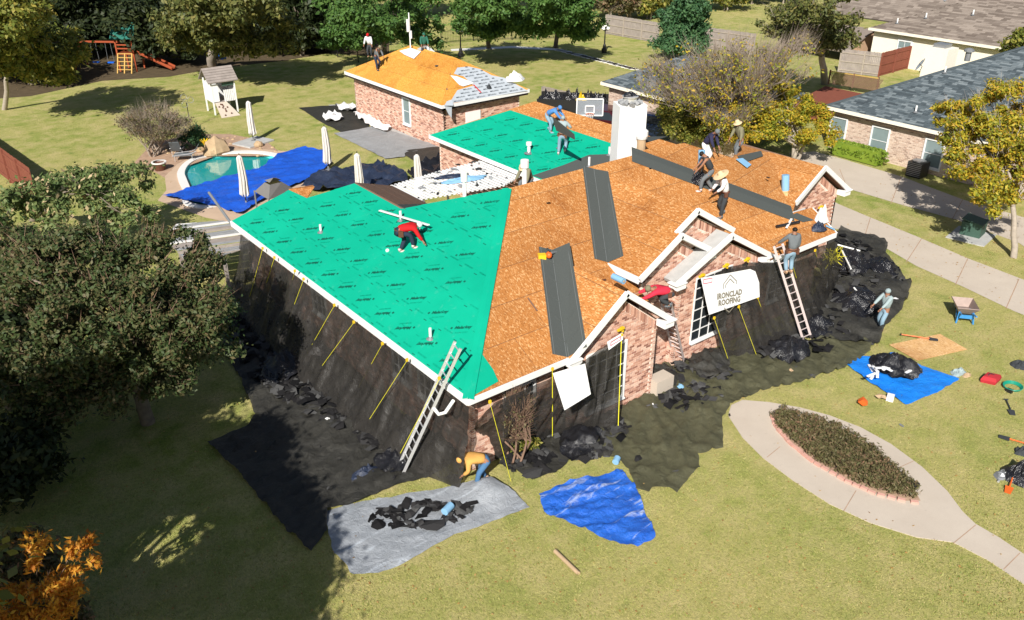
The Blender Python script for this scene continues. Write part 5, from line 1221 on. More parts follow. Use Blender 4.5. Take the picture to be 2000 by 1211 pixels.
# black iron fence at the edge of the wood
def iron(label, pts):
    P = [at(*p) for p in pts]; F_ = empty('iron_fence', P[0], 0, label, 'fence'); m = MB()
    for k in range(len(P) - 1):
        a, b = P[k], P[k + 1]; L = (b - a).length; n = int(L / .16)
        for z in (.15, 1.15): m.beam(a + Vector((0, 0, z)), b + Vector((0, 0, z)), .03, .03)
        for i in range(n): m.beam(a.lerp(b, i / n) + Vector((0, 0, .05)), a.lerp(b, i / n) + Vector((0, 0, 1.25)), .015, .015)
    m.build('railing', M['black_metal'], F_, kind='stuff')
    for p in P: MB().box(p + Vector((0, 0, .7)), (.07, .07, 1.4)).build('post', M['black_metal'], F_)
iron('black iron fence under the trees left of the garage roof', ((628, 96), (660, 112), (700, 122)))
iron('black iron fence under the trees between the lamps', ((862, 86), (925, 80), (1000, 78), (1090, 76), (1160, 70)))
# the deck with lattice
dk = empty('wooden_deck', (61.5, 38, 0), 0, 'red stained timber deck with lattice rail around the oak', 'deck')
P = pix([(1540, 205), (1612, 168), (1700, 186), (1640, 225), (1560, 232)], .35); o_d = MB().slab(P if geometry.normal(P).z > 0 else P[::-1], .12).build('deck_floor', M['wood_red'], dk)
m = MB()
for k in range(26):
    t_ = k / 26; a = P[0].lerp(P[4], t_); b = P[1].lerp(P[2], t_); 
a, b = at(1618, 163, .35), at(1712, 178, .35); d = b - a
m = MB()
for k in range(46):
    t_ = k / 46; q = a + d * t_
    m.beam(q, q + d / 46 * 5 + Vector((0, 0, .9)), .02, .04); m.beam(q + d / 46 * 5, q + Vector((0, 0, .9)), .02, .04)
m.build('lattice_panel', M['wood_brown'], dk, kind='stuff')
for t_ in (0, .5, 1): MB().box(a + d * t_ + Vector((0, 0, .5)), (.1, .1, 1.1)).build('post', M['wood_brown'], dk)
MB().beam(a + Vector((0, 0, .95)), b + Vector((0, 0, .95)), .1, .05).build('rail', M['wood_yellow'], dk)
# chimney-like pale stack with satellite dish at the neighbour's
ck = empty('cream_chimney', (0, 0, 0), 0, 'cream boxed chimney rising behind the slate roof, dish on its side', 'chimney')
q = onX(1830, 140, 56.5); MB().box((56.5, q.y, 2.6), (1.3, 1.5, 5.4)).build('stack', M['cream'], ck); MB().box((56.5, q.y, 5.4), (.8, .8, .25)).build('cap', M['grey_metal'], ck)
sd2 = empty('satellite_dish', (55.6, q.y + .7, 4.2), R(215), 'grey satellite dish mounted beside the cream chimney', 'satellite dish')
Mx = Matrix.Rotation(R(60), 3, 'X'); m = MB(); V = []
prof = [(r_, .25 * r_ * r_) for r_ in (0.001, .15, .3, .45)]; vs = [Mx @ Vector((r_ * math.cos(a * .393), r_ * math.sin(a * .393), z)) for r_, z in prof for a in range(16)]
m.add(vs, [(i * 16 + k, i * 16 + (k + 1) % 16, (i + 1) * 16 + (k + 1) % 16, (i + 1) * 16 + k) for i in range(3) for k in range(16)]); m.build('dish', M['alu'], sd2, local=True)
MB().tube([(0, 0, -.5), (0, .1, -.1), (0, -.1, .05)], .025, 6).build('arm', M['black_metal'], sd2, local=True)

# fallen leaves on the lawn
rr = random.Random(21); fm = MB()
for i in range(3600):
    a = rr.random()
    if a < .45: p = at(rr.uniform(0, 2000), rr.uniform(560, 1205))
    elif a < .75: p = at(rr.gauss(1900, 120), rr.gauss(430, 60))
    else: p = at(rr.gauss(300, 250), rr.gauss(240, 90))
    if any(inside(p.x, p.y, q) for q in NOGRASS[:1]) and rr.random() < .8: continue
    s_ = rr.uniform(.02, .045); t_ = rr.uniform(0, 6.28); u = Vector((math.cos(t_), math.sin(t_), rr.uniform(-.2, .4))) * s_; v = Vector((-math.sin(t_), math.cos(t_), rr.uniform(-.2, .4))) * s_ * .6; p = p + Vector((0, 0, .035))
    fm.add([p - u, p + v, p + u, p - v], [(0, 1, 2, 3)])
fm.build('fallen_leaves', M['leaf_fallen'], None, kind='stuff', label='dry fallen leaves scattered over the lawns', cat='leaves')
# ------------------------------------------------------------------ pool and back garden
soil = pix([(262, 318), (300, 278), (380, 262), (450, 262), (520, 276), (545, 296), (560, 305), (420, 305), (350, 330), (330, 352), (300, 335)])
flat('stony_bed', soil, M['soil'], .006)
deck = pix([(325, 372), (322, 345), (345, 322), (385, 300), (440, 290), (520, 292), (600, 300), (640, 330), (600, 365), (520, 395), (470, 440), (400, 425), (345, 405), (308, 392)])
D2 = [(p.x, p.y) for p in deck]; pts = [Vector(p) for p in D2] + [Vector((p.x, p.y)) for p in POOL]; nd = len(D2)
res = geometry.delaunay_2d_cdt(pts, [(i, (i + 1) % nd) for i in range(nd)] + [(nd + i, nd + (i + 1) % ne) for i in range(ne)], [], 1, 1e-4); m = MB(); F = []
for f in res[2]:
    c = sum((res[0][i] for i in f), Vector((0, 0))) / len(f)
    if not inside(c.x, c.y, PL2): F.append(tuple(f))
m.add([(v.x, v.y, .012) for v in res[0]], F); m.build('pool_deck', M['decking'], None, kind='structure')
pool = empty('swimming_pool', (POOL[0].x, POOL[0].y, 0), 0, 'kidney shaped turquoise swimming pool half covered by a blue tarp', 'swimming pool')
m = MB(); n_ = len(POOL); cen = sum(POOL, Vector()) / n_
bot = [cen + (p - cen) * .9 for p in POOL]
m.add([(p.x, p.y, .01) for p in POOL] + [(p.x, p.y, -1.5) for p in bot], [(i, (i + 1) % n_, n_ + (i + 1) % n_, n_ + i) for i in range(n_)] + [tuple(range(n_, 2 * n_))]); m.build('basin', M['pool_wall'], pool)
m = MB(); out = [p + (p - cen).normalized() * .45 for p in POOL]
m.add([(p.x, p.y, .07) for p in POOL] + [(p.x, p.y, .07) for p in out] + [(p.x, p.y, .0) for p in out] + [(p.x, p.y, -.1) for p in POOL], [(i, (i + 1) % n_, n_ + (i + 1) % n_, n_ + i) for i in range(n_)] + [(n_ + i, n_ + (i + 1) % n_, 2 * n_ + (i + 1) % n_, 2 * n_ + i) for i in range(n_)] + [(i, 3 * n_ + i, 3 * n_ + (i + 1) % n_, (i + 1) % n_) for i in range(n_)]); m.build('coping', M['coping'], pool)
m = MB(); m.add([(p.x, p.y, -.12) for p in POOL], [tuple(range(n_))]); m.build('water', M['water'], pool)
def tg(label, cat): return dict(label=label, cat=cat)
sheet('blue_tarp', pix([(318, 388), (372, 372), (430, 352), (470, 342), (508, 333), (545, 303), (592, 291), (640, 300), (648, 322), (622, 345), (560, 372), (500, 402), (470, 422), (425, 408), (360, 396)]), M['tarp_blue'], .2, .16, .09, 1.0, 3, stretch=(.5, 1.5, R(-10)), **tg('big wrinkled blue tarp spread over the pool and its deck', 'tarp'))
sheet('black_tarp', pix([(583, 211), (662, 206), (705, 218), (720, 236), (722, 252), (672, 262), (625, 238)]), M['net_dark'], .3, .05, .02, .6, 5, **tg('black fabric spread on grass at the far corner of the garage', 'tarp'))
sheet('grey_tarp', pix([(652, 262), (700, 255), (735, 247), (780, 262), (862, 288), (800, 299), (790, 308), (752, 312), (700, 285)]), M['tarp_silver2'], .3, .06, .03, .6, 6, **tg('dusty grey tarp spread along the foot of the garage wall', 'tarp'))
flat('garage_path', pix([(640, 205), (692, 203), (870, 285), (862, 300), (690, 222)]), M['concrete_grey'], .012)
sheet('black_tarp', pix([(780, 298), (862, 287), (864, 312), (812, 318)]), M['net_dark'], .3, .06, .05, .6, 7, **tg('small black cloth lying at the lower corner of the grey garage tarp', 'tarp'))
sheet('black_plastic_sheet', pix([(588, 372), (612, 352), (655, 335), (700, 328), (745, 322), (790, 345), (800, 368), (760, 372), (700, 378), (640, 382)]), M['plastic_navy'], .25, .5, .05, .8, 8, **tg('heaped dark plastic sheeting behind the green roof beside the pool tarp', 'plastic sheet'))
sheet('black_plastic_sheet', pix([(796, 352), (812, 330), (840, 322), (870, 306), (890, 318), (905, 345), (860, 352), (830, 362)]), M['plastic_black'], .25, .6, .05, .9, 9, **tg('crumpled black sheeting piled at the brick wall behind the patio cover', 'plastic sheet'))
for i, (pp_, lab) in enumerate((([(630, 232), (645, 224), (662, 228), (672, 236), (655, 242), (636, 240)], 'crumpled white wrap on the black cloth by the garage'), ([(655, 212), (690, 210), (700, 216), (684, 222), (662, 219)], 'trail of white wrap along the garage path'))):
    sheet('white_wrap', pix(pp_), M['white_cloth'], .2, .45, .06, 1.5, 60 + i, label=lab, cat='plastic wrap')
sheet('white_wrap', pix([(690, 222), (710, 226), (745, 244), (765, 252), (755, 262), (728, 252), (700, 236)]), M['white_cloth'], .3, .3, .06, 1.2, 23, **tg('white plastic wrap trailing beside the garage wall', 'plastic wrap'))
def umbrella(top, h, label, mat='canvas', lean=0, base=False):
    p = at(top[0], top[1], h); b = Vector((p.x, p.y, 0)); U = empty('closed_umbrella', b, random.uniform(0, 3), label, 'umbrella', 'closed garden umbrellas round the pool')
    MB().tube([(0, 0, 0), (0, 0, h)], .035, 8).build('pole', M['black_metal'], U, local=True)
    m = MB(); N = 32; prof = [(.04, h), (.13, h - .12), (.15, h - .7), (.17, h - 1.3), (.18, h - 1.8), (.19, h - 2.05), (.15, h - 2.08)]
    vs = []
    for j, (r_, z) in enumerate(prof):
        for k in range(N):
            a = 2 * math.pi * k / N; q = r_ * (1 + .38 * math.cos(8 * a + j * .25) * min(1, j * .4)); vs.append((q * math.cos(a) + .02 * math.sin(j * 1.7), q * math.sin(a), z + (.10 * math.cos(8 * a) if j >= 5 else 0)))
    m.add(vs, [(j * N + k, j * N + (k + 1) % N, (j + 1) * N + (k + 1) % N, (j + 1) * N + k) for j in range(len(prof) - 1) for k in range(N)]); m.build('canopy', M[mat], U, local=True)
    MB().lathe([(.30, 0), (.30, .06), (.06, .12), (.05, .3)], n=14).build('base', M['grey_metal'], U, local=True)
    MB().tube([(0, 0, h), (0, 0, h + .10)], .02, 6).build('finial', M['black_metal'], U, local=True)
    return U
umbrella((484, 197), 2.6, 'closed white umbrella on the stony bed behind the pool'); umbrella((633, 247), 2.6, 'closed white umbrella at the right end of the blue pool tarp'); umbrella((697, 299), 2.6, 'closed cream umbrella behind the peak of the green roof')
umbrella((814, 301), 2.6, 'closed beige umbrella beside the white patio cover', 'canvas'); umbrella((467, 303), 2.7, 'closed white umbrella standing in the blue tarp in front of the pool')
b = at(495, 279); MB().box((b.x, b.y, .05), (2.0, 1.6, .09), R(20)).build('paving_slab', M['concrete_grey'], None, **tg('pale square slab under the umbrella behind the pool', 'paving slab'))
# gazebo
g0 = empty('gazebo', at(535, 392), 0, 'small gazebo with a grey fabric hip roof behind the green roof', 'gazebo')
zt = 2.5; R4 = [at(497, 374, 2.1), at(525, 390, 2.1), at(580, 372, 2.1), at(548, 358, 2.1)]; R5 = [at(517, 356, 2.75), at(527, 361, 2.75), at(550, 355, 2.75), at(540, 351, 2.75)]; ap_ = at(534, 347, 3.15)
m = MB(); m.add(R4 + R5, [(i, (i + 1) % 4, 4 + (i + 1) % 4, 4 + i) for i in range(4)]); R6 = [q + Vector((0, 0, .10)) for q in R5]; m.add(R6 + [ap_], [(i, (i + 1) % 4, 4) for i in range(4)]); m.build('canopy', M['canvas_grey'], g0)
for q in R4: MB().tube([(q.x, q.y, 0), (q.x, q.y, 2.15)], .04, 6).build('post', M['grey_metal'], g0)
# slatted pergola cover left of the house
pg = empty('pergola', at(400, 520), 0, 'low pergola covered in pale weathered boards at the left end of the house', 'pergola')
pp = [(p.x, p.y) for p in pix([(318, 462), (345, 438), (438, 431), (478, 448), (496, 478), (432, 500), (372, 520), (345, 490)], 2.2)]
PP3 = [Vector((x, y, 2.2)) for x, y in pp]; o_, u_, v_, n_p = PP3[0], Vector((math.cos(1.3), math.sin(1.3), 0)), Vector((-math.sin(1.3), math.cos(1.3), 0)), None
L2 = [((p - o_).dot(u_), (p - o_).dot(v_)) for p in PP3]; x = min(a for a, b in L2); rr = random.Random(3)
while x < max(a for a, b in L2):
    c = clip(L2, x, x + .17, -99, 99)
    if len(c) > 2 and area(c) > .02:
        z = 2.2 + rr.uniform(-.03, .05); Q = [o_ + u_ * a + v_ * b for a, b in c]; Q = [Vector((q.x, q.y, z)) for q in Q]
        MB().slab(Q if geometry.normal(Q).z > 0 else Q[::-1], .03).build('roof_board', M[rr.choice(['wood_grey', 'bark_pale', 'coping', 'tarp_silver2'])], pg)
    x += .19
for q in (PP3[1], PP3[3], PP3[5], PP3[7]): MB().box((q.x * .97 + cen.x * .0 + .3, q.y * .99, 1.08), (.12, .12, 2.16)).build('post', M['wood_grey'], pg)
MB().tube([at(408, 376, 3.2), at(495, 497, 1.6)], .06, 8).build('leaning_pole', M['grey_metal'], None, **tg('long grey metal pole leaning against the left end of the eave', 'pole'))
# spinner, lounger, boulder, pots
b = at(373, 252); sp = empty('wind_spinner', b, 0, 'thin black wind spinner on a pole by the pool shrub', 'wind spinner'); h_ = 1.75
MB().tube([(0, 0, 0), (0, 0, h_)], .025, 6).build('pole', M['black_metal'], sp, local=True)
for k in range(3):
    m = MB(); a = R(120 * k); c = Vector((.28 * math.cos(a), 0, h_ + .15 + .28 * math.sin(a))); Pp = [c + Vector((.2 * math.cos(t_ * .5236), .05 * math.sin(t_), .2 * math.sin(t_ * .5236))) for t_ in range(13)]; m.tube(Pp, .015, 5); m.build('petal', M['grey_metal'], sp, local=True)
L = empty('sun_lounger', at(348, 305), R(-30), 'grey reclining sun lounger on the stony pool bed', 'sun lounger')
m = MB(); m.slab([(-.3, -.1, .38), (.3, -.1, .38), (.3, 1.0, .34), (-.3, 1.0, .34)], .03, d=(0, 0, -1)); m.build('seat', M['grey_cloth'], L, local=True)
m = MB(); m.slab([(-.3, -.1, .38), (.3, -.1, .38), (.3, -.6, 1.05), (-.3, -.6, 1.05)], .03, d=(0, 0, -1)); m.build('backrest', M['grey_cloth'], L, local=True)
for sx in (-.3, .3):
    for y in (-.1, .9): MB().tube([(sx, y, 0), (sx, y, .36)], .018, 6).build('leg', M['alu'], L, local=True)
    MB().tube([(sx, 1.0, .36), (sx, 0, .45), (sx, -.4, .6)], .015, 6).build('armrest', M['alu'], L, local=True)
L2_ = L.copy(); COL.objects.link(L2_); q = at(375, 312); L2_.location = q; L2_.rotation_euler = (0, 0, R(60)); L2_['label'] = 'second grey lounger turned sideways nearer the pool coping'; L2_['_wx'] = list(q)
for ch in list(L.children): c = ch.copy(); COL.objects.link(c); c.parent = L2_
def boulder(c, r_, label, mat='rock', sc3=(1, 1, .8), seed=0):
    m = MB(); m.ball((0, 0, 0), r_, 10, 7, sc_=sc3); m.v = [tuple(Vector(v) * (1 + .35 * noise.noise(Vector(v) * 1.6 / r_ + Vector((seed, 0, 0))))) for v in m.v]
    m.v = [(x + c[0], y + c[1], max(0, z + r_ * .5 * sc3[2]) + c[2]) for x, y, z in m.v]; return m.build('boulder', M[mat], None, **tg(label, 'boulder'))
boulder(at(424, 300), .75, 'large tan boulder at the back edge of the pool', sc3=(1, .8, .9), seed=1); boulder(at(412, 304), .4, 'smaller rock leaning on the large tan boulder', seed=2); boulder(at(505, 286), .28, 'rounded stone right of the slab behind the pool', seed=4); boulder(at(392, 296), .25, 'small stone left of the yellow flower ornament', seed=5)
for i in range(26): 
    p = at(random.uniform(280, 540), random.uniform(268, 300)); 
m = MB(); rr = random.Random(9)
for i in range(160):
    p = at(rr.uniform(275, 545), rr.uniform(266, 304))
    if inside(p.x, p.y, [(q.x, q.y) for q in soil]): m.ball(p, rr.uniform(.04, .14), 6, 4, sc_=(1, 1, .6))
m.build('loose_stones', M['rock'], None, kind='stuff', label='loose stones strewn over the pool bed', cat='stones')
fo = empty('flower_ornament', at(404, 296), 0, 'yellow metal flower ornament beside the boulder', 'ornament')
for k in range(9):
    a = k * .698; MB().tube([(0, 0, .35), (.12 * math.cos(a), .12 * math.sin(a), .6), (.3 * math.cos(a), .3 * math.sin(a), .75)], [.05, .07, .02], 5).build('petal', M['gold'], fo, local=True)
MB().tube([(0, 0, 0), (0, 0, .4)], .03, 6).build('stem', M['gold'], fo, local=True)
pt_ = empty('planter', at(313, 332), 0, 'brown round planter with a white rim at the left of the pool', 'planter'); MB().lathe([(.0, 0), (.28, 0), (.38, .42), (.34, .42), (.3, .34), (0, .34)], n=16).build('pot', M['leather'], pt_, local=True); MB().lathe([(.38, .42), (.42, .44), (.42, .50), (.33, .50)], n=16).build('rim', M['coping'], pt_, local=True)
# playhouse on stilts
a, b, c = at(421, 225), at(465, 218), at(399, 216); dx = (b - a); W_ = dx.length; ang = math.atan2(dx.y, dx.x)
ph = empty('playhouse', a, ang, 'white playhouse on stilts with a grey gable roof and climbing ramp', 'playhouse'); D_ = 1.5; z0, z1 = .85, 2.15
for x in (0, W_):
    for y in (0, D_): MB().box((x, y, 1.2), (.09, .09, 2.4)).build('leg', M['white'], ph, local=True)
MB().box((W_ / 2, D_ / 2, z0), (W_, D_, .08)).build('floor', M['wood_grey'], ph, local=True)
m = MB(); m.box((0, D_ / 2, (z0 + z1) / 2), (.04, D_, z1 - z0)); m.build('side_wall', M['white'], ph, local=True)
m = MB(); m.box((W_, D_ / 2, (z0 + z1) / 2), (.04, D_, z1 - z0)); m.build('side_wall', M['white'], ph, local=True)
m = MB(); m.box((W_ / 2, D_, (z0 + z1) / 2), (W_, .04, z1 - z0)); m.build('back_wall', M['white'], ph, local=True)
for i in range(7): MB().box((W_ * .52 + i * W_ * .078, -.02, z0 + .4), (W_ * .06, .03, .8)).build('picket', M['white'], ph, local=True)
MB().box((W_ * .74, -.02, 2.05), (W_ * .56, .03, .25)).build('awning', M['green_box'], ph, local=True)
MB().box((.25, -.02, z0 + .65), (.4, .03, 1.2)).build('front_panel', M['white'], ph, local=True)
for s_, y0_ in ((-1, -.25), (1, D_ + .25)):
    P = [Vector((-.25, y0_, 2.25)), Vector((W_ + .25, y0_, 2.25)), Vector((W_ + .25, D_ / 2, 3.1)), Vector((-.25, D_ / 2, 3.1))]
    rf = MB().slab(P if geometry.normal(P).z > 0 else P[::-1], .05).build('roof', M['wood_grey'], ph, local=True)
    for k in range(6):
        t0, t1 = k / 6, (k + 1) / 6; A_ = P[0].lerp(P[3], t0); B_2 = P[1].lerp(P[2], t0); C_ = P[1].lerp(P[2], t1); D2_ = P[0].lerp(P[3], t1); Q = [A_, B_2, C_ , D2_]; Q = [q + Vector((0, 0, .02 + (.02 if i < 2 else 0))) for i, q in enumerate(Q)]
        MB().slab(Q if geometry.normal(Q).z > 0 else Q[::-1], .015).build('roof_board', M['wood_grey'], rf, local=True)
m = MB(); P = [Vector((.1, -.05, z0)), Vector((W_ * .55, -.05, z0)), Vector((W_ * .85, -1.1, .02)), Vector((.05, -1.1, .02))]; m.slab(P if geometry.normal(P).z > 0 else P[::-1], .05); rmp = m.build('climbing_ramp', M['concrete'], ph, local=True)
rr = random.Random(8)
for k in range(11): q = P[0].lerp(P[1], rr.random()).lerp(P[3].lerp(P[2], rr.random()), rr.uniform(.1, .9)); MB().ball(q + Vector((0, 0, .04)), .06, 6, 4).build('climbing_hold', M['leather'], rmp, local=True)
# redwood playset
ps = empty('playset', at(252, 140), R(-42), 'redwood playset tower with a green canvas roof, yellow ladder and red slide', 'playset')
for x in (-.7, .7):
    for y in (0, 1.5): MB().box((x, y, 1.5), (.12, .12, 3.0)).build('post', M['wood_play'], ps, local=True)
MB().box((0, .75, 1.45), (1.5, 1.6, .1)).build('platform', M['wood_play'], ps, local=True)
P = [Vector((-1.0, -.3, 2.7)), Vector((1.0, -.3, 2.7)), Vector((1.0, .75, 3.9)), Vector((-1.0, .75, 3.9))]; m = MB(); m.slab(P, .03); P = [Vector((-1.0, 1.8, 2.7)), Vector((-1.0, .75, 3.9)), Vector((1.0, .75, 3.9)), Vector((1.0, 1.8, 2.7))]; m.slab(P, .03, d=(0, 0, -1)); m.build('canvas_roof', M['green_cover'], ps, local=True)
for x in (-.62, -.02, .6): MB().beam((x, -.05, 1.5), (x, -.75, .0), .09, .09).build('ladder_rail', M['wood_yellow'], ps, local=True)
for k in range(5): MB().beam((-.62, -.05 - .7 * k / 5, 1.5 - .3 * k), (.6, -.05 - .7 * k / 5, 1.5 - .3 * k), .06, .06).build('rung', M['wood_yellow'], ps, local=True)
for z in (1.9, 2.2): MB().beam((-.7, 0, z), (.7, 0, z), .05, .1).build('rail', M['wood_play'], ps, local=True)
MB().slab([(.75, .4, 1.5), (.75, 1.1, 1.5), (3.6, 1.1, .15), (3.6, .4, .15)], .04, d=(0, 0, -1)).build('slide', M['wood_play'], ps, local=True)
for y in (.4, 1.1): MB().beam((.75, y, 1.62), (3.6, y, .27), .05, .16).build('slide_side', M['wood_play'], ps, local=True)
MB().beam((-.7, .75, 2.3), (-4.2, .75, 2.3), .12, .14).build('swing_beam', M['wood_play'], ps, local=True)
for s_ in (-1, 1): MB().beam((-4.2, .75, 2.35), (-4.5, .75 + s_ * 1.1, 0), .1, .1).build('frame_leg', M['wood_play'], ps, local=True)
for k, x in enumerate((-2.0, -3.3)):
    sw = MB(); sw.beam((x, .75, 2.25), (x - .05, .75, .6), .02, .02); sw.beam((x + .45, .75, 2.25), (x + .5, .75, .6), .02, .02); o = sw.build('swing_chain', M['grey_metal'], ps, local=True); MB().box((x + .22, .75, .6), (.55, .25, .1)).build('swing_seat', M['blue_plastic'], o, local=True)
b = at(437, 128); t5 = empty('tree_swing', b, 0, 'bright blue bucket swing hanging under the big oak', 'swing'); MB().box((0, 0, .8), (.5, .4, .5)).build('seat', M['blue_plastic'], t5, local=True)
for x in (-.2, .2): MB().beam((x, 0, 1.0), (x, 0, 4.2), .02, .02).build('rope', M['wood_yellow'], t5, local=True)
# globe lamps
def lamp(p, label):
    T = empty('garden_lamp', p, 0, label, 'lamp post', 'globe lamp posts on the back lawn')
    MB().lathe([(.26, 0), (.26, .35), (.16, .45), (.14, .7), (.07, .8), (.05, 2.05), (.07, 2.1), (.03, 2.2)], n=12).build('post', M['black_metal'], T, local=True)
    for k in range(4):
        a = R(90 * k + 20); MB().tube([(0, 0, 2.0), (.2 * math.cos(a), .2 * math.sin(a), 1.98), (.3 * math.cos(a), .3 * math.sin(a), 2.08)], .025, 6).build('arm', M['black_metal'], T, local=True); MB().ball((.3 * math.cos(a), .3 * math.sin(a), 2.2), .15, 10, 8).build('globe', M['globe'], T, True, local=True)
    MB().ball((0, 0, 2.42), .16, 10, 8).build('globe', M['globe'], T, True, local=True)
lamp(at(900, 111), 'black five globe lamp post left of the paired trees'); lamp(at(1180, 103), 'black five globe lamp post in front of the grey far fence')
# rubbish trailer, hoop, cars, hvac, utility box
tr_ = empty('rubbish_trailer', at(1120, 232), R(-48), 'low trailer heaped with black roofing waste beside the picket fence', 'trailer')
MB().box((0, .6, .6), (5.0, 2.2, .1)).build('bed', M['black_metal'], tr_, local=True)
for y in (-.5, 1.7): MB().box((0, y, 1.0), (5.0, .06, .8)).build('side_board', M['black_metal'], tr_, local=True)
for x in (-.6, .6):
    for y in (-.6, 1.8): m = MB(); m.tube([(x, y - .1, .4), (x, y + .1, .4)], .4, 14); m.build('wheel', M['tyre'], tr_, local=True)
for k in range(9): crumple('waste_bag', (-2 + k * .5, .6 + .5 * math.sin(k * 2.1), .95), .6, .5, .7, M['plastic_black'] if k != 5 else M['gold'], n=10, seed=k, parent=tr_, local=True)
hpz = at(1152, 212, 3.2); bh_ = empty('basketball_hoop', (hpz.x, hpz.y, 0), R(-40), 'basketball hoop with a clear backboard behind the far roof slope', 'basketball hoop')
MB().tube([(0, .9, 0), (0, .9, 2.6), (0, .4, 3.1)], .06, 8).build('pole', M['black_metal'], bh_, local=True)
bb = MB(); 
for a_, b_ in (((-.75, 0, 2.8), (.75, 0, 2.8)), ((-.75, 0, 3.75), (.75, 0, 3.75)), ((-.75, 0, 2.8), (-.75, 0, 3.75)), ((.75, 0, 2.8), (.75, 0, 3.75)), ((-.25, -.01, 2.95), (.25, -.01, 2.95)), ((-.25, -.01, 3.35), (.25, -.01, 3.35)), ((-.25, -.01, 2.95), (-.25, -.01, 3.35)), ((.25, -.01, 2.95), (.25, -.01, 3.35))): bb.beam(a_, b_, .06, .06)
bb.build('backboard_frame', M['white'], bh_, local=True); MB().box((0, .02, 3.27), (1.45, .02, .9)).build('backboard', M['clear'], bh_, local=True)
m = MB(); rim_ = [(.23 * math.cos(k * .45), -.3 + .23 * math.sin(k * .45), 2.95) for k in range(15)]; m.tube(rim_, .015, 5); m.build('rim', M['orange_paint'], bh_, local=True)
m = MB()
for k in range(12): a = k * .5236; m.beam((.22 * math.cos(a), -.3 + .22 * math.sin(a), 2.93), (.13 * math.cos(a + .5), -.3 + .13 * math.sin(a + .5), 2.5), .015, .015)
m.build('net', M['white_cloth'], bh_, local=True)
def car(p, rz, mat, label):
    T = empty('parked_car', p, rz, label, 'car', 'cars parked behind the house'); hw = .92
    prof = [(-2.35, .35), (-2.4, .75), (-2.25, 1.0), (-1.95, 1.08), (-1.55, 1.62), (-.9, 1.72), (.35, 1.70), (1.05, 1.15), (2.1, 1.0), (2.38, .8), (2.4, .4), (2.2, .28), (-2.2, .28)]
    m = MB(); N = len(prof); V = []
    for y, s_ in ((-hw, 1), (-hw * .98, 1), (hw * .98, 1), (hw, 1)):
        for x, z in prof: k = 1 - .16 * max(0, z - 1.05) / .65 * 1.0; V.append((x * (1 if abs(y) < hw else .985), y * k, z if abs(y) < hw else .3 + (z - .3) * .97))
    m.add(V, [(j * N + i, j * N + (i + 1) % N, (j + 1) * N + (i + 1) % N, (j + 1) * N + i) for j in range(3) for i in range(N)] + [tuple(range(N))[::-1], tuple(3 * N + i for i in range(N))]); m.build('body', M[mat], T, local=True)
    m = MB(); m.add([(.42, -.74, 1.67), (.42, .74, 1.67), (1.03, .84, 1.19), (1.03, -.84, 1.19)], [(0, 1, 2, 3)]); m.v = [(x + .02, y, z + .02) for x, y, z in m.v]; m.build('windscreen', M['glass_dark'], T, local=True)
    m = MB(); m.add([(-1.6, -.74, 1.6), (-1.6, .74, 1.6), (-1.96, .84, 1.12), (-1.96, -.84, 1.12)], [(0, 1, 2, 3)]); m.v = [(x - .02, y, z + .01) for x, y, z in m.v]; m.build('rear_window', M['glass_dark'], T, local=True)
    for s_ in (-1, 1):
        m = MB(); m.add([(-1.5, s_ * .80, 1.58), (.3, s_ * .80, 1.62), (.9, s_ * .91, 1.16), (-1.8, s_ * .91, 1.12)], [(0, 1, 2, 3)]); m.build('side_window', M['glass_dark'], T, local=True)
        MB().box((2.3, s_ * .68, .8), (.14, .34, .16)).build('headlight', M['globe'], T, local=True); MB().box((-2.36, s_ * .7, .85), (.08, .26, .22)).build('tail_light', M['red'], T, local=True); MB().box((.8, s_ * 1.0, 1.15), (.12, .18, .12)).build('mirror', M[mat], T, local=True)
        for x in (-1.4, 1.45): wh = MB().tube([(x, s_ * .72, .34), (x, s_ * .94, .34)], .34, 18).build('wheel', M['tyre'], T, local=True); MB().tube([(x, s_ * .93, .34), (x, s_ * .955, .34)], .2, 12).build('rim', M['alu'], wh, local=True)
    return T
car(at(1292, 272), R(-70), 'car_navy', 'dark blue SUV parked right behind the white chimney'); car(at(1190, 262), R(-70), 'car_red', 'dark maroon car parked left behind the white chimney')
q = Vector((46.9, onX(1795, 318, 46.9).y, 0)); ac = empty('air_conditioner', q, 0, 'outdoor air conditioning unit against the neighbour\'s brick wall', 'air conditioner'); MB().box((0, 0, .45), (.85, .85, .85)).build('cabinet', M['black_metal'], ac, local=True); MB().lathe([(.36, .88), (.36, .93), (.1, .93), (0, .93)], n=16).build('fan_grille', M['grey_metal'], ac, local=True)
for k in range(8): MB().box((-.435, 0, .12 + k * .1), (.02, .8, .03)).build('louvre', M['grey_metal'], ac, local=True)
q = at(1898, 458); ub = empty('utility_box', q, R(10), 'squat dark green utility box on the verge by the drive', 'utility box'); MB().box((0, 0, .35), (.9, .9, .7)).build('cabinet', M['green_box'], ub, local=True); P = [Vector((-.48, -.48, .7)), Vector((.48, -.48, .7)), Vector((.48, .48, .85)), Vector((-.48, .48, .85))]; MB().slab(P, .05).build('lid', M['green_box'], ub, local=True); MB().box((-.3, -.05, .02), (1.9, 1.7, .05)).build('pad', M['concrete_grey'], ub, local=True)

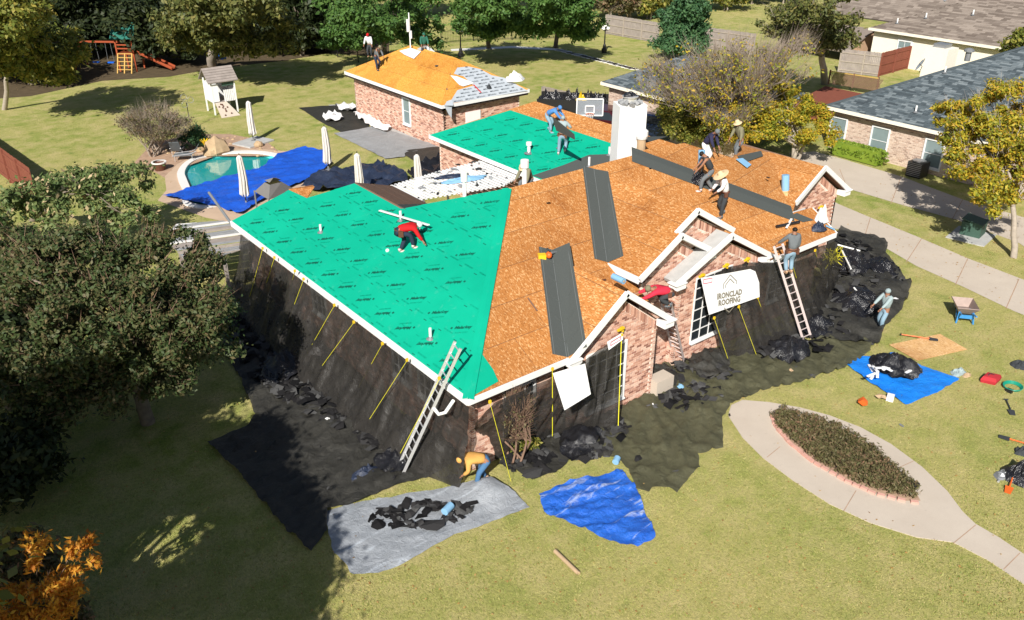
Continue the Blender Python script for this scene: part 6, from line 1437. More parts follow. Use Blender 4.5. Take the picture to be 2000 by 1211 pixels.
# ------------------------------------------------------------------ nets, tarps and waste round the house
sheet('debris_net', pix([(425, 600), (450, 555), (520, 560), (600, 620), (760, 800), (905, 860), (905, 905), (870, 918), (832, 938), (760, 955), (700, 985), (640, 1000), (640, 1040), (608, 1078), (560, 1040), (470, 930), (405, 865), (480, 838), (500, 815), (470, 740), (430, 680)]), M['net_dark'], .125, .17, .02, 1.4, 11, stretch=(.6, 1.5, R(20)), **tg('huge black debris net spread on the ground along the left wall', 'net'))
sheet('debris_net', pix([(1100, 868), (1180, 800), (1225, 742), (1330, 700), (1420, 690), (1520, 680), (1640, 655), (1700, 668), (1700, 690), (1650, 722), (1560, 750), (1480, 768), (1425, 792), (1410, 820), (1412, 882), (1362, 888), (1368, 916), (1322, 966), (1274, 952), (1268, 962), (1240, 958), (1228, 918), (1190, 892), (1140, 900)]), M['net_olive'], .11, .17, .02, 1.5, 12, stretch=(.55, 1.5, R(50)), **tg('olive black debris net spread on the lawn in front of the gables', 'net'))
sheet('debris_net', pix([(1560, 640), (1600, 560), (1615, 480), (1640, 452), (1700, 462), (1732, 480), (1728, 505), (1778, 562), (1770, 590), (1755, 618), (1728, 642), (1716, 676), (1690, 676), (1620, 668)]), M['net_dark'], .17, .35, .03, 1.1, 13, **tg('crumpled black net heaped by the right end of the house', 'net'))
sheet('debris_net', pix([(915, 892), (1000, 850), (1100, 825), (1212, 795), (1228, 850), (1192, 896), (1110, 902), (1085, 925), (1040, 938), (1010, 925), (985, 905), (955, 895)]), M['net_dark'], .11, .16, .02, 1.5, 18, stretch=(.6, 1.4, .4), **tg('black net lying at the foot of the front corner around the crepe myrtle', 'net'))
drape('hanging_net', [Vector((11.1, 31.6, 2.72)), Vector((11.1, 16.1, 2.72))], [Vector((9.9, 31.2, .05)), Vector((9.7, 24, .05)), Vector((9.9, 18.6, .05)), Vector((10.75, 16.2, .05))], M['net_drape'], 150, 16, .28, 21, **tg('black net hanging from the long left eave over the brick wall', 'net'))
ct = [Vector((11.3, 16.0, 2.25)), Vector((11.9, 15.98, 2.62)), Vector((14.8, 15.9, 2.7)), onY(1213, 650, 15.95)]
drape('hanging_net', ct, [at(893, 868, .05), at(970, 898, .05), at(1080, 852, .05), at(1207, 838, .05)], M['net_drape'], 90, 18, .26, 22, **tg('black net hanging over the front left corner and its tall window', 'net'))
g4t = [onY(1371, 548, 16.85), onY(1420, 522, 16.85), onY(1466, 512, 16.85), Vector((25.1, 16.6, 2.95)), Vector((28.6, 16.5, 2.9))]
drape('hanging_net', g4t, [at(1412, 700, .05), at(1470, 694, .05), at(1530, 672, .05), at(1600, 640, .05), at(1632, 560, .05)], M['net_drape'], 110, 18, .28, 24, **tg('black net hanging under the banner and along the right front wall', 'net'))
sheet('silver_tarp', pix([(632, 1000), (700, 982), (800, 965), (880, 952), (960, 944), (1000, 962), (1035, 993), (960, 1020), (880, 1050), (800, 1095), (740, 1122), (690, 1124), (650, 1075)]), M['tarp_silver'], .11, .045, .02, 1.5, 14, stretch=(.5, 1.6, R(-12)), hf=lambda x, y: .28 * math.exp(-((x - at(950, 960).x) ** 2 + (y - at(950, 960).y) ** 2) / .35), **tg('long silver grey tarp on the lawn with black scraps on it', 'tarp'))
sheet('blue_tarp', pix([(1052, 968), (1120, 944), (1215, 920), (1245, 962), (1280, 1052), (1245, 1070), (1190, 1062), (1130, 1032), (1062, 1004)]), M['tarp_blue_dusty'], .09, .15, .02, 1.5, 15, stretch=(.6, 1.5, R(-20)), **tg('crumpled dusty blue tarp on the near lawn right of the silver tarp', 'tarp'))
sheet('blue_tarp', pix([(1640, 703), (1700, 698), (1745, 690), (1800, 715), (1873, 742), (1830, 770), (1768, 792), (1700, 750)]), M['tarp_blue_bright'], .12, .08, .02, 1.3, 16, **tg('bright blue tarp under the black rubbish bag on the right lawn', 'tarp'))
# waste: torn shingles that nobody could count, then the larger pieces one by one
def scraps(name, poly, n, s, mat, seed, label, h=.25, cat='debris', zf=None, dens=1.0):
    P = [(p.x, p.y) for p in poly]; rr = random.Random(seed); m = MB(); xs = [p[0] for p in P]; ys = [p[1] for p in P]; k = 0
    while k < n:
        x, y = rr.uniform(min(xs), max(xs)), rr.uniform(min(ys), max(ys))
        if not inside(x, y, P): continue
        if noise.noise(Vector((x * .9, y * .9, seed))) < rr.uniform(-.5, .15) * dens: k += .2; continue
        k += 1; a = rr.uniform(0, 6.28); L_, W2 = s * rr.uniform(.4, 1.7), s * rr.uniform(.3, .8); z = rr.uniform(.03, h) * max(.3, .6 + noise.noise(Vector((x, y, 3))))
        if zf: z += zf(x, y)
        t1, t2 = rr.uniform(-.35, .35), rr.uniform(-.35, .35); c_, s_ = math.cos(a), math.sin(a); V = []
        for i, (u, v) in enumerate(((-1, -1), (0, -1), (1, -.8), (1, .9), (0, 1), (-.9, 1))):
            X, Y = u * L_ / 2, v * W2 / 2; V.append((x + X * c_ - Y * s_, y + X * s_ + Y * c_, z + X * t1 + Y * t2 + (rr.uniform(.0, .12) * s * 2 if u == 0 else 0)))
        m.add(V, [(0, 1, 4, 5), (1, 2, 3, 4)])
    return m.build(name, mat, None, kind='stuff', label=label, cat=cat)
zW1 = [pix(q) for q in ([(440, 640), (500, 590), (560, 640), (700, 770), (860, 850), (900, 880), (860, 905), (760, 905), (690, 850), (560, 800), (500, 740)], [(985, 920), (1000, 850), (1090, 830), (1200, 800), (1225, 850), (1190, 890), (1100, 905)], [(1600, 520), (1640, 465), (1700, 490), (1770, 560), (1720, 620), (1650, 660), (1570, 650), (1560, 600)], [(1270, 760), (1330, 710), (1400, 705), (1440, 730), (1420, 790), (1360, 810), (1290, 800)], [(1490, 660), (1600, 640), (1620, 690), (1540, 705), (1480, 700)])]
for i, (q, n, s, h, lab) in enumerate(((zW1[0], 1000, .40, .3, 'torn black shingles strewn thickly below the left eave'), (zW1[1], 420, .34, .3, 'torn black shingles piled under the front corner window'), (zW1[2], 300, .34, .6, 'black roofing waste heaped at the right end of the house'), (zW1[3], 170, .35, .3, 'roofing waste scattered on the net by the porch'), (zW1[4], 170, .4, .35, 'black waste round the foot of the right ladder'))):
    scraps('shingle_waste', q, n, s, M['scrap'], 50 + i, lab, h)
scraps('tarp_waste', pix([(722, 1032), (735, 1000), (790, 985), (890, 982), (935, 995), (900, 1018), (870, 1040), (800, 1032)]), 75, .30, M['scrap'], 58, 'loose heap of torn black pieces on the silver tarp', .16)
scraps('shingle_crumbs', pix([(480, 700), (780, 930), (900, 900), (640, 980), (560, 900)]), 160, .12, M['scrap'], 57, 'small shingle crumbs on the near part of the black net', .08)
def lump(name, c, rx, ry, h, mat, seed, label, cat, n=22):
    return crumple(name, c, rx, ry, h, mat, n, seed, label=label, cat=cat)
rr = random.Random(77)
def scrap_piece(px, py, s, label, z=.06, mat='scrap', cat='shingle scrap', name='shingle_scrap', group=None):
    p = at(px, py, z); m = MB(); N = rr.randint(6, 9); out_ = [Vector((math.cos(6.283 * i / N + rr.uniform(-.2, .2)) * s * rr.uniform(.55, 1.1), math.sin(6.283 * i / N) * s * rr.uniform(.35, .7), rr.uniform(0, .08))) for i in range(N)]
    a = rr.uniform(0, 3.14); Mz = Matrix.Rotation(a, 3, 'Z'); out_ = [Mz @ v for v in out_]; V = [Vector((0, 0, .10))] + out_
    m.add([v + p for v in V] + [v + p - Vector((0, 0, .015)) for v in out_], [(0, i + 1, (i + 1) % N + 1) for i in range(N)] + [(i + 1, N + 1 + i, N + 1 + (i + 1) % N, (i + 1) % N + 1) for i in range(N)]); return m.build(name, M[mat], None, label=label, cat=cat, group=group)
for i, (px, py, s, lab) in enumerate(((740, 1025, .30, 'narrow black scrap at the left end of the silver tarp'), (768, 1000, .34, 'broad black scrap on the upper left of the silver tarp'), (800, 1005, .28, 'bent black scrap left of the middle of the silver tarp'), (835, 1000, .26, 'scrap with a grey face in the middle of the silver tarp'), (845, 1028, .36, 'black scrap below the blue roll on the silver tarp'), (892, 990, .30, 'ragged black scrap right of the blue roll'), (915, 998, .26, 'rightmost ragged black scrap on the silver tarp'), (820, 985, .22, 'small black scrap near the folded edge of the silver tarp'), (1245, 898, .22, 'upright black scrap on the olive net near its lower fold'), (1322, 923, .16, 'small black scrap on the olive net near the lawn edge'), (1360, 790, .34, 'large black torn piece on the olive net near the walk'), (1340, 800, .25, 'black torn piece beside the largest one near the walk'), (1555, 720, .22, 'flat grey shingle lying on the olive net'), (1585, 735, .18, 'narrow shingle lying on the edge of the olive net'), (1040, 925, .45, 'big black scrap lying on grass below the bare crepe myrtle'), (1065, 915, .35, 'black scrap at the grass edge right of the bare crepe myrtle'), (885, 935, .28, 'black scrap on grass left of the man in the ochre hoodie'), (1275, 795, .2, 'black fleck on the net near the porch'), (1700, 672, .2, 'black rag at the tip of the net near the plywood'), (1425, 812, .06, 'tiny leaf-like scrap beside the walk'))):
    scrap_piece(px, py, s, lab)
for i, (px, py, s, mt, lab) in enumerate(((1330, 755, .22, 'roll_blue', 'crumpled pale blue wrapper on the net by the porch'), (1335, 720, .10, 'white_cloth', 'small white scrap on the black net by the porch'), (1675, 570, .16, 'white_cloth', 'white scrap on the black waste left of the hooded man'), (1748, 585, .22, 'white_cloth', 'white crumpled plastic right of the hooded man'), (1545, 725, .12, 'card', 'brown card scrap on the olive net'), (1275, 792, .07, 'white_cloth', 'tiny white scrap on the net in front of the porch'), (640, 820, .10, 'white_cloth', 'small white scrap on the black net left of the ladder'), (1685, 786, .26, 'orange_paint', 'orange rag on the grass left of the white cup'), (1722, 776, .2, 'card', 'brown card under the white cup'))):
    scrap_piece(px, py, s, lab, .1, mt, 'scrap', 'scrap')
crumple('white_bundle', at(617, 692, .15), .35, .28, .25, M['white_cloth'], seed=31, label='bundled white plastic on the shingles below the left eave', cat='plastic bundle')
crumple('printed_bag', at(712, 925, .05), .45, .25, .2, M['plastic_navy'], seed=33, label='flattened dark blue printed bag on the black net', cat='bag')
def heap(name, px, py, rx, ry, h, mat, seed, label, cat, rz=0.6, parent=None):
    c = at(px, py); P = []
    for k in range(16):
        a = k * .3927; r_ = 1 + .28 * noise.noise(Vector((math.cos(a) * 2, math.sin(a) * 2, seed))); x, y = rx * r_ * math.cos(a), ry * r_ * math.sin(a); P.append(Vector((c.x + x * math.cos(rz) - y * math.sin(rz), c.y + x * math.sin(rz) + y * math.cos(rz), 0)))
    return sheet(name, P, mat, .085, .26, .03, 1.7, seed, stretch=(.6, 1.4, seed), hf=lambda x, y: h * math.exp(-((x - c.x) ** 2 + (y - c.y) ** 2) / (.42 * rx * ry)) * (.7 + .5 * abs(noise.noise(Vector((x * 1.5, y * 1.5, seed))))), label=label, cat=cat, parent=parent)
for k, (px, py, a, b, h, lab) in enumerate(((1385, 715, 1.1, .7, .35, 'net bunched up beside the porch step'), (1670, 600, 1.5, .9, .6, 'black plastic sheeting heaped left of the hooded man'), (1655, 525, 1.6, 1.0, .7, 'black plastic sheeting heaped below the right roof corner'), (1135, 862, 1.2, .6, .4, 'black plastic bunched under the window of the front net'), (560, 720, 1.3, .9, .4, 'dark sheeting bunched under the left eave'), (1720, 530, 1.2, .7, .4, 'black sheeting near the driveway edge of the right heap'), (1590, 640, 1.2, .7, .45, 'black sheeting right of the right ladder foot'), (1540, 690, 1.0, .75, .55, 'shiny black plastic heaped at the foot of the right ladder'), (860, 880, 1.1, .6, .35, 'black sheeting bunched right of the silver ladder foot'), (775, 898, .8, .6, .3, 'black sheeting bunched left of the silver ladder foot'), (1290, 745, .9, .6, .3, 'net gathered beside the concrete pad at the left gable'))):
    heap('black_plastic_heap', px, py, a, b, h, M['plastic_black'] if k not in (0, 10) else M['net_dark'], 140 + k * 3, lab, 'plastic heap')
crumple('blue_bundle', at(435, 612, .1), .7, .4, .3, M['tarp_blue'], seed=51, label='dark blue bundle in shade between the near tree and the wall', cat='bundle')
# yellow bungee straps
def strap(a, b, label):
    S = empty('yellow_strap', a, 0, label, 'strap', 'yellow straps holding the nets'); MB().beam(a, b, .022, .01).build('webbing', M['yellow_strap'], S); MB().box(a + Vector((0, 0, .02)), (.07, .05, .09)).build('hook', M['gold'], S)
LS = [((513, 486), (486, 586)), ((536, 504), (508, 592)), ((576, 530), (560, 590)), ((593, 576 - 30), (556, 646)), ((653, 597), (600, 690)), ((691, 630), (625, 720)), ((747, 672), (700, 757)), ((795, 704), (722, 818)), ((858, 740), (782, 885))]
for i, (a, b) in enumerate(LS): strap(onX(a[0], a[1], 10.9), at(b[0], b[1], .8), 'yellow strap on the left wall net, ' + ['nearest its far end', 'second from its far end', 'short and in deep shade', 'just left of the grey patch', 'leading down to the white bundle', 'right of the white bundle', 'where grass shows through the net', 'left of the silver ladder', 'behind the silver ladder'][i])
for i, (a, b, Y_) in enumerate((((957, 786), (998, 940), 15.85), ((1079, 722), (1079, 852), 15.8), ((1214, 655), (1207, 842), 15.85), ((1395, 622), (1422, 702), 16.3), ((1443, 600), (1477, 692), 16.3), ((1480, 582), (1506, 656), 16.3), ((1546, 512), (1573, 600), 16.3), ((1592, 490), (1612, 562), 16.3))):
    strap(onY(a[0], a[1], Y_), at(b[0], b[1], .15), 'yellow strap ' + ['stretched to the grass beside the crepe myrtle', 'hanging left of the plain white banner', 'down the edge of the tall netted window', 'below the left corner of the roofing banner', 'below the middle of the roofing banner', 'below the right corner of the roofing banner', 'behind the right ladder', 'furthest right along the front wall'][i])
for i, (px, py, Y_, lab) in enumerate(((1213, 643, 16.2, 'yellow clamp at the top of the left window net'), (1371, 539, 16.7, 'yellow clamp at the left corner of the roofing banner'), (1418, 519, 16.7, 'yellow clamp above the middle of the roofing banner'), (1459, 507, 16.7, 'yellow clamp above the right end of the roofing banner'), (1603, 405, 18.8, 'yellow clamp on the right gable wall'))):
    q = onY(px, py, Y_); m = MB(); m.box(q, (.28, .06, .07)); m.box(q + Vector((.02, -.03, .05)), (.12, .1, .06)); m.box(q + Vector((.08, 0, -.07)), (.05, .05, .1)); m.build('yellow_clamp', M['gold'], None, **tg(lab, 'clamp'))
# banners
M['banner'] = plain('white vinyl banner', (.80, .80, .80), .5, .3, var=.03, bump=.15, bs=5); M['grey_ink'] = plain('grey ink', (.22, .20, .16), .6, .2); M['red_ink'] = plain('red ink', (.55, .05, .12), .6, .2)
BN = [onY(1369, 543, 16.5), onY(1465, 525.5, 16.5), onY(1475, 530, 16.48), onY(1484, 552, 16.35), onY(1484, 580, 16.25), onY(1385, 615, 16.2)]
bn = empty('roofing_banner', BN[0], 0, 'white banner reading IRONCLAD ROOFING hung over the entrance window net', 'banner')
nB = (BN[1] - BN[0]).cross(BN[5] - BN[0]).normalized(); nB = nB if nB.y < 0 else -nB; uB = (BN[1] - BN[0]).normalized(); vB = nB.cross(uB)
BN = [p - nB * (p - BN[0]).dot(nB) for p in BN]
MB().slab(BN if geometry.normal(BN).dot(nB) > 0 else BN[::-1], .01).build('banner_cloth', M['banner'], bn)
cB = (BN[0] + BN[1] + BN[4] + BN[5]) / 4 + nB * .006 + uB * -.05
m = MB()
for s_, y, sz in (('IRONCLAD', -.16, .27), ('ROOFING', -.40, .27)):
    V, Fc = text_mesh(s_, sz, 0, .014); m.add([cB + uB * v.x + vB * (v.y + y) for v in V], Fc)
m.build('banner_lettering', M['grey_ink'], bn)
m = MB()
for pl in ([(-.36, .08), (-.36, .24), (0, .52), (.36, .26), (.36, .16)], [(-.24, .1), (-.24, .2), (0, .38), (.24, .2)], [(-.3, -.58), (0, -.78), (.3, -.58)]):
    for i in range(len(pl) - 1):
        a = cB + uB * pl[i][0] + vB * pl[i][1]; b = cB + uB * pl[i + 1][0] + vB * pl[i + 1][1]; d = (b - a).normalized(); s2 = nB.cross(d) * .018; m.add([a - s2, b - s2, b + s2, a + s2], [(0, 1, 2, 3)])
m.build('banner_emblem', M['grey_ink'], bn, kind='stuff')
def framed(c, u, v, n, w, h, par): 
    m = MB()
    for a, b in (((-w, -h), (w, -h)), ((w, -h), (w, h)), ((w, h), (-w, h)), ((-w, h), (-w, -h))):
        A_ = c + u * a[0] + v * a[1]; B_2 = c + u * b[0] + v * b[1]; d = (B_2 - A_).normalized(); s2 = n.cross(d) * .012; m.add([A_ - s2, B_2 - s2, B_2 + s2, A_ + s2], [(0, 1, 2, 3)])
    m.build('red_outline', M['red_ink'], par)
framed(BN[0] + uB * .35 - vB * .14 + nB * .008, uB, vB, nB, .22, .07, bn)
WB = [onY(1080, 729, 15.55), onY(1141, 710, 15.55), onY(1154, 770, 15.2), onY(1101, 801, 15.2)]; wb = empty('white_banner', WB[0], 0, 'square white banner hanging on the front net left of the tall window', 'banner'); n4 = geometry.normal(WB); WB = [p - n4 * (p - WB[0]).dot(n4) for p in WB]; n4 = n4 if n4.y < 0 else -n4
MB().slab(WB if geometry.normal(WB).dot(n4) > 0 else WB[::-1], .01).build('banner_cloth', M['banner'], wb)
ST = [onY(1186, 668, 15.85), onY(1216, 650, 15.85), onY(1217, 663, 15.8), onY(1189, 684, 15.8)]; sb = empty('small_banner', ST[0], 0, 'small white strip banner clipped at the top of the left window net', 'banner'); MB().slab(ST if geometry.normal(ST).y < 0 else ST[::-1], .01, d=(0, 1, 0)).build('banner_cloth', M['banner'], sb)
framed((ST[0] + ST[2]) / 2 + Vector((0, -.02, 0)), (ST[1] - ST[0]).normalized(), Vector((0, 0, 1)), Vector((0, -1, 0)), .2, .06, sb)
# ------------------------------------------------------------------ people
def skin_mesh(name, nodes, edges, mat, parent, sub=1):
    me = bpy.data.meshes.new(name); me.from_pydata([n[0] for n in nodes], edges, []); o = bpy.data.objects.new(name, me); COL.objects.link(o)
    md = o.modifiers.new('s', 'SKIN'); md.use_smooth_shade = True
    if not me.skin_vertices: 
        bm = bmesh.new(); bm.from_mesh(me); bm.verts.layers.skin.verify(); bm.to_mesh(me); bm.free()
    for i, n in enumerate(nodes):
        r = n[1]; me.skin_vertices[0].data[i].radius = (r, r) if not isinstance(r, tuple) else r
        me.skin_vertices[0].data[i].use_root = (i == 0)
    sb_ = o.modifiers.new('u', 'SUBSURF'); sb_.levels = sub; sb_.render_levels = sub
    dg = bpy.context.evaluated_depsgraph_get(); dg.update(); m2 = bpy.data.meshes.new_from_object(o.evaluated_get(dg)); bpy.data.objects.remove(o); bpy.data.meshes.remove(me)
    m2.name = name; m2.materials.clear(); m2.materials.append(mat); m2.polygons.foreach_set('use_smooth', [True] * len(m2.polygons)); m2.polygons.foreach_set('material_index', [0] * len(m2.polygons))
    o2 = bpy.data.objects.new(name, m2); COL.objects.link(o2); o2.parent = parent; return o2
def person(loc, az, label, shirt='grey_cloth', pants='denim', hat=None, lean=0, hip=.92, feet=((-.13, 0), (.13, 0)), hands=((-.3, .25, .85), (.3, .25, .85)), boots='boot', sleeves=True, ground=None, hair='hair', head_down=0, belt=False, kneef=.25, bend=.0, hood=False):
    """faces local +Y; z measured from the feet; ground(x, y) gives the height under each foot"""
    loc = Vector(loc); rz = az - R(90); T = empty('person', loc, rz, label, 'person')
    Rm = Matrix.Rotation(rz, 3, 'Z'); la = R(lean); dn = Vector((0, math.sin(la), math.cos(la)))
    dn2 = Vector((0, math.sin(la + bend), math.cos(la + bend)))
    H_ = Vector((0, -.28 * math.sin(la) * .7, hip)); 
    fz = []
    for fx, fy in feet:
        w = loc + Rm @ Vector((fx, fy, 0)); fz.append((ground(w.x, w.y) - loc.z) if ground else 0)
    waist = H_ + dn * .16; chest = H_ + dn * .28 + dn2 * .14; neck = chest + dn2 * .17
    hd_dir = Vector((0, math.sin(la + bend + head_down), math.cos(la + bend + head_down))); head = neck + hd_dir * .12; htop = head + hd_dir * .12
    side = Vector((1, 0, 0)); J = {}
    def ik(a, b, l, hint):
        d = b - a; L = min(d.length, 2 * l * .995); b2 = a + d.normalized() * L; mid = (a + b2) / 2; off = math.sqrt(max(0, l * l - L * L / 4)); hn = hint - d.normalized() * hint.dot(d.normalized())
        return mid + hn.normalized() * off, b2
    sh, el, ha, hp, kn, an = [], [], [], [], [], []
    fwd = dn.cross(side) * -1
    for s_, hnd, ft, z in ((-1, hands[0], feet[0], fz[0]), (1, hands[1], feet[1], fz[1])):
        S = neck - dn2 * .05 + side * s_ * .19; e, h2 = ik(S, Vector(hnd), .275, Vector((s_ * .6, -.5, -.4))); sh.append(S); el.append(e); ha.append(h2)
        hj = H_ + side * s_ * .095 - Vector((0, 0, .03)); A_ = Vector((ft[0], ft[1], z + .09)); k, A2_ = ik(hj, A_, .43, Vector((s_ * .15, 1, .2))); hp.append(hj); kn.append(k); an.append(A_)
    # body: one continuous surface
    N = [(H_, .12), (waist, .115), (chest, .15), (neck, .062), (head, (.078, .088)), (htop, .055)]; E_ = [(0, 1), (1, 2), (2, 3), (3, 4), (4, 5)]
    for i in (0, 1):
        b = len(N); N += [(sh[i], .062), (el[i], .042), (ha[i], .030), (ha[i] + (ha[i] - el[i]).normalized() * .08, .034)]; E_ += [(2, b), (b, b + 1), (b + 1, b + 2), (b + 2, b + 3)]
        b = len(N); N += [(hp[i], .088), (kn[i], .056), (an[i], .04), (an[i] + Vector((0, .10, -.045)), .034), (an[i] + Vector((0, .17, -.055)), .024)]; E_ += [(0, b), (b, b + 1), (b + 1, b + 2), (b + 2, b + 3), (b + 3, b + 4)]
    body = skin_mesh('body', N, E_, M['skin'], T)
    m = MB(); fc = dn2.cross(side) * -1
    fdir = side.cross(hd_dir); fdir = fdir if fdir.y > 0 or fdir.z < 0 else -fdir
    m.ball(head + fdir * .085 - hd_dir * .005, .018, 6, 5); m.ball(head + side * .078, .024, 6, 5, sc_=(.4, 1, 1)); m.ball(head - side * .078, .024, 6, 5, sc_=(.4, 1, 1))
    for i in (0, 1):
        d = (ha[i] - el[i]).normalized(); q = d.cross(Vector((0, 0, 1))); q = q.normalized() if q.length > .05 else side; p0 = ha[i] + d * .09; dnw = d.cross(q)
        for k, L_ in enumerate((.06, .07, .066, .05)):
            a = p0 + q * (k - 1.5) * .019; m.tube([a, a + d * L_ * .55, a + d * L_ * .85 + dnw * .025], [.0095, .009, .0075], 5)
        a = ha[i] + d * .03 + q * .035 * (1 if i else -1); m.tube([a, a + d * .03 + q * .02 * (1 if i else -1), a + d * .06 + dnw * .015], [.012, .011, .008], 5)
    m.build('fingers_and_face', M['skin'], body, True, local=True)
    m = MB(); 
    for s_ in (-1, 1): m.ball(head + fdir * .077 + side * s_ * .032 + hd_dir * .015, .009, 5, 4)
    m.build('eyes', M['black_metal'], body, local=True)
    # shirt
    N = [(H_ + dn * .02, (.185, .145)), (waist, (.185, .145)), (chest, (.205, .165)), (neck - dn2 * .02, .095)]; E_ = [(0, 1), (1, 2), (2, 3)]
    for i in (0, 1):
        b = len(N); N += [(sh[i], .095)] + ([(el[i], .072), (ha[i].lerp(el[i], .12), .052)] if sleeves else []); E_ += [(2, b)] + ([(b, b + 1), (b + 1, b + 2)] if sleeves else [])
    if sleeves is not None: skin_mesh('shirt', N, E_, M[shirt], T)
    N = [(H_ + dn * .06, (.15, .118)), (H_ - Vector((0, 0, .02)), (.165, .135))]; E_ = [(0, 1)]
    for i in (0, 1):
        b = len(N); N += [(hp[i] - Vector((0, 0, .04)), .118), (kn[i], .088), (an[i] + (kn[i] - an[i]).normalized() * .03, .074)]; E_ += [(1, b), (b, b + 1), (b + 1, b + 2)]
    skin_mesh('trousers', N, E_, M[pants], T)
    for i in (0, 1):
        mb_ = MB(); a = an[i]; mb_.tube([a + Vector((0, -.03, .06)), a + Vector((0, -.03, -.02))], [.05, .055], 8); mb_.ball(a + Vector((0, .06, -.045)), .06, 8, 6, sc_=(.85, 2.0, .72)); mb_.build('boot', M[boots], T, True, local=True)
    Q = hd_dir.to_track_quat('Z', 'Y').to_matrix()
    if hat in ('straw', 'bucket', 'tan_hat'):
        m = MB(); br = {'straw': .30, 'bucket': .19, 'tan_hat': .18}[hat]; m.lathe([(br, -.015), (br * .6, .012), (.10, .02), (.095, .08), (.07, .13), (0, .14)], n=18); m.v = [tuple(Q @ Vector(v) + head + hd_dir * .045) for v in m.v]; m.build('hat', M['straw' if hat != 'bucket' else 'canvas'], T, True, local=True)
    elif hat:
        m = MB(); m.ball((0, 0, 0), .105, 10, 8, sc_=(1, 1.08, .95)); m.v = [tuple(Q @ Vector(v) + head + hd_dir * .05 - fdir * .012) for v in m.v if True]
        if not hood: m.add([tuple(head + hd_dir * .05 + fdir * .09 + side * a) for a in (-.06, .06)] + [tuple(head + hd_dir * .035 + fdir * .16 + side * a) for a in (.05, -.05)], [(0, 1, 2, 3)])
        m.build('hood' if hood else 'cap', M[hat], T, True, local=True)
    else:
        m = MB(); m.ball((0, 0, 0), .092, 10, 8, sc_=(1, 1.08, .85)); m.v = [tuple(Q @ Vector(v) + head + hd_dir * .055 - fdir * .018) for v in m.v]; m.build('hair', M[hair], T, True, local=True)
    if belt:
        m = MB(); c = H_ + dn * .05; m.tube([c + Vector((.17 * math.cos(k * .5236), .14 * math.sin(k * .5236), 0)) for k in range(13)], .022, 6); m.box(c + Vector((.19, .02, -.10)), (.10, .16, .2)); m.box(c + Vector((-.18, .04, -.08)), (.08, .12, .16)); m.build('tool_belt', M['leather'], T, local=True)
    return T
gW = lambda x, y: zW(x) + .02
gF = lambda x, y: zF(y) + .02
gU_ = lambda x, y: zU(x) + .02
gP2 = lambda x, y: fP2(x, y) + .02
gG = lambda x, y: ge + gs * min(x - gx0, y - gy0, gx1 - x, gy1 - y) + .03
def AZ(deg): return R(deg)
def plc(p, g): return Vector((p.x, p.y, g(p.x, p.y)))
p = PW(790, 492); person(plc(p, gW), AZ(-20), 'man in a red shirt bending over the green roof with a long white board', 'red', 'dark_denim', 'white_cloth', lean=78, hip=.80, feet=((-.05, -.12), (.16, .30)), hands=((-.40, .50, .42), (.55, .60, .40)), ground=gW, belt=True, bend=.15, boots='pinkwood')
MB().beam(PW(742, 416) + Vector((0, 0, .10)), PW(838, 460) + Vector((0, 0, .38)), .10, .03).build('white_board', M['white'], None, **tg('long white board held across by the man in red on the green roof', 'board'))
c = PW(757, 492); m = MB(); m.ball(c + Vector((0, 0, .05)), .07, 8, 6); m.build('chalk_reel', M['white'], None, **tg('small white reel on the green roof left of the bending man', 'reel'))
p = onp(1074, 258, (x2, 0, 2.9), (-MM, 0, 1)); person(plc(p, gU_), AZ(-62), 'man in a blue shirt bending at the far ridge of the rear green roof', 'blue_cloth', 'pale_denim', 'blue_cloth', lean=62, hip=.86, feet=((-.12, -.1), (.14, .1)), hands=((-.2, .75, .65), (.25, .75, .65)), ground=gU_, boots='pale_denim')
p = onp(1097, 301, (x2, 0, 2.9), (-MM, 0, 1)); person(plc(p, gU_), AZ(35), 'man in a grey hooded top carrying a dark roll on the rear green roof', 'pale_grey_cloth', 'pale_denim', 'pale_grey_cloth', lean=10, feet=((-.14, -.05), (.14, .05)), hands=((-.25, .3, 1.25), (.32, .3, 1.2)), ground=gU_, belt=True, hood=True, boots='pinkwood')
a, b = at(1080, 228, 6.1), at(1122, 262, 5.6); MB().slab([a, b, b + Vector((.05, 0, -.25)), a + Vector((.15, -.1, -.62))], .04, d=(0, 1, 0)).build('felt_roll', M['felt'], None, **tg('dark felt strip stretched between the two men on the rear green roof', 'felt roll'))
p = at(1032, 318, 5.15); person((p.x, p.y, p.z - 1.28), AZ(190), 'man in a tan hat half hidden behind the roof ridge by the patio cover', 'olive', 'grey_cloth', 'tan_hat', lean=35, hip=.62, feet=((-.2, .2), (.2, .3)), hands=((-.3, .5, .5), (.3, .5, .5)), head_down=.3)
p = PF(1380, 376); person(plc(p, gF), AZ(140), 'man in a charcoal vest lifting a blue roll beside the long felt', 'dark_cloth', 'grey_cloth', None, lean=30, hip=.86, feet=((-.15, .28), (.15, -.25)), hands=((-.18, .50, .85), (.18, .52, .80)), ground=gF, sleeves=False, boots='pinkwood', head_down=.5)
q = PF(1367, 352); m = MB(); m.tube([q + Vector((0, 0, .62)), q + Vector((.05, .1, 1.15))], .13, 12); m.build('underlayment_roll', M['roll_blue'], None, **tg('pale blue roll in the hands of the man in the vest', 'roll'))
crumple('black_cloth', PF(1366, 356) + Vector((0, 0, .02)), .42, .35, .4, M['plastic_black'], n=12, seed=61, label='black cloth bunched on the felt at the feet of the man in the vest', cat='cloth')
p = PF(1409, 424); person(plc(p, gF), AZ(150), 'man in a wide straw hat and white shirt standing above the entrance gable', 'white_cloth', 'dark_cloth', 'straw', lean=18, feet=((-.14, .08), (.14, -.1)), hands=((-.15, .38, 1.0), (.2, .42, .95)), ground=gF, belt=True, boots='grey_cloth', head_down=.25)
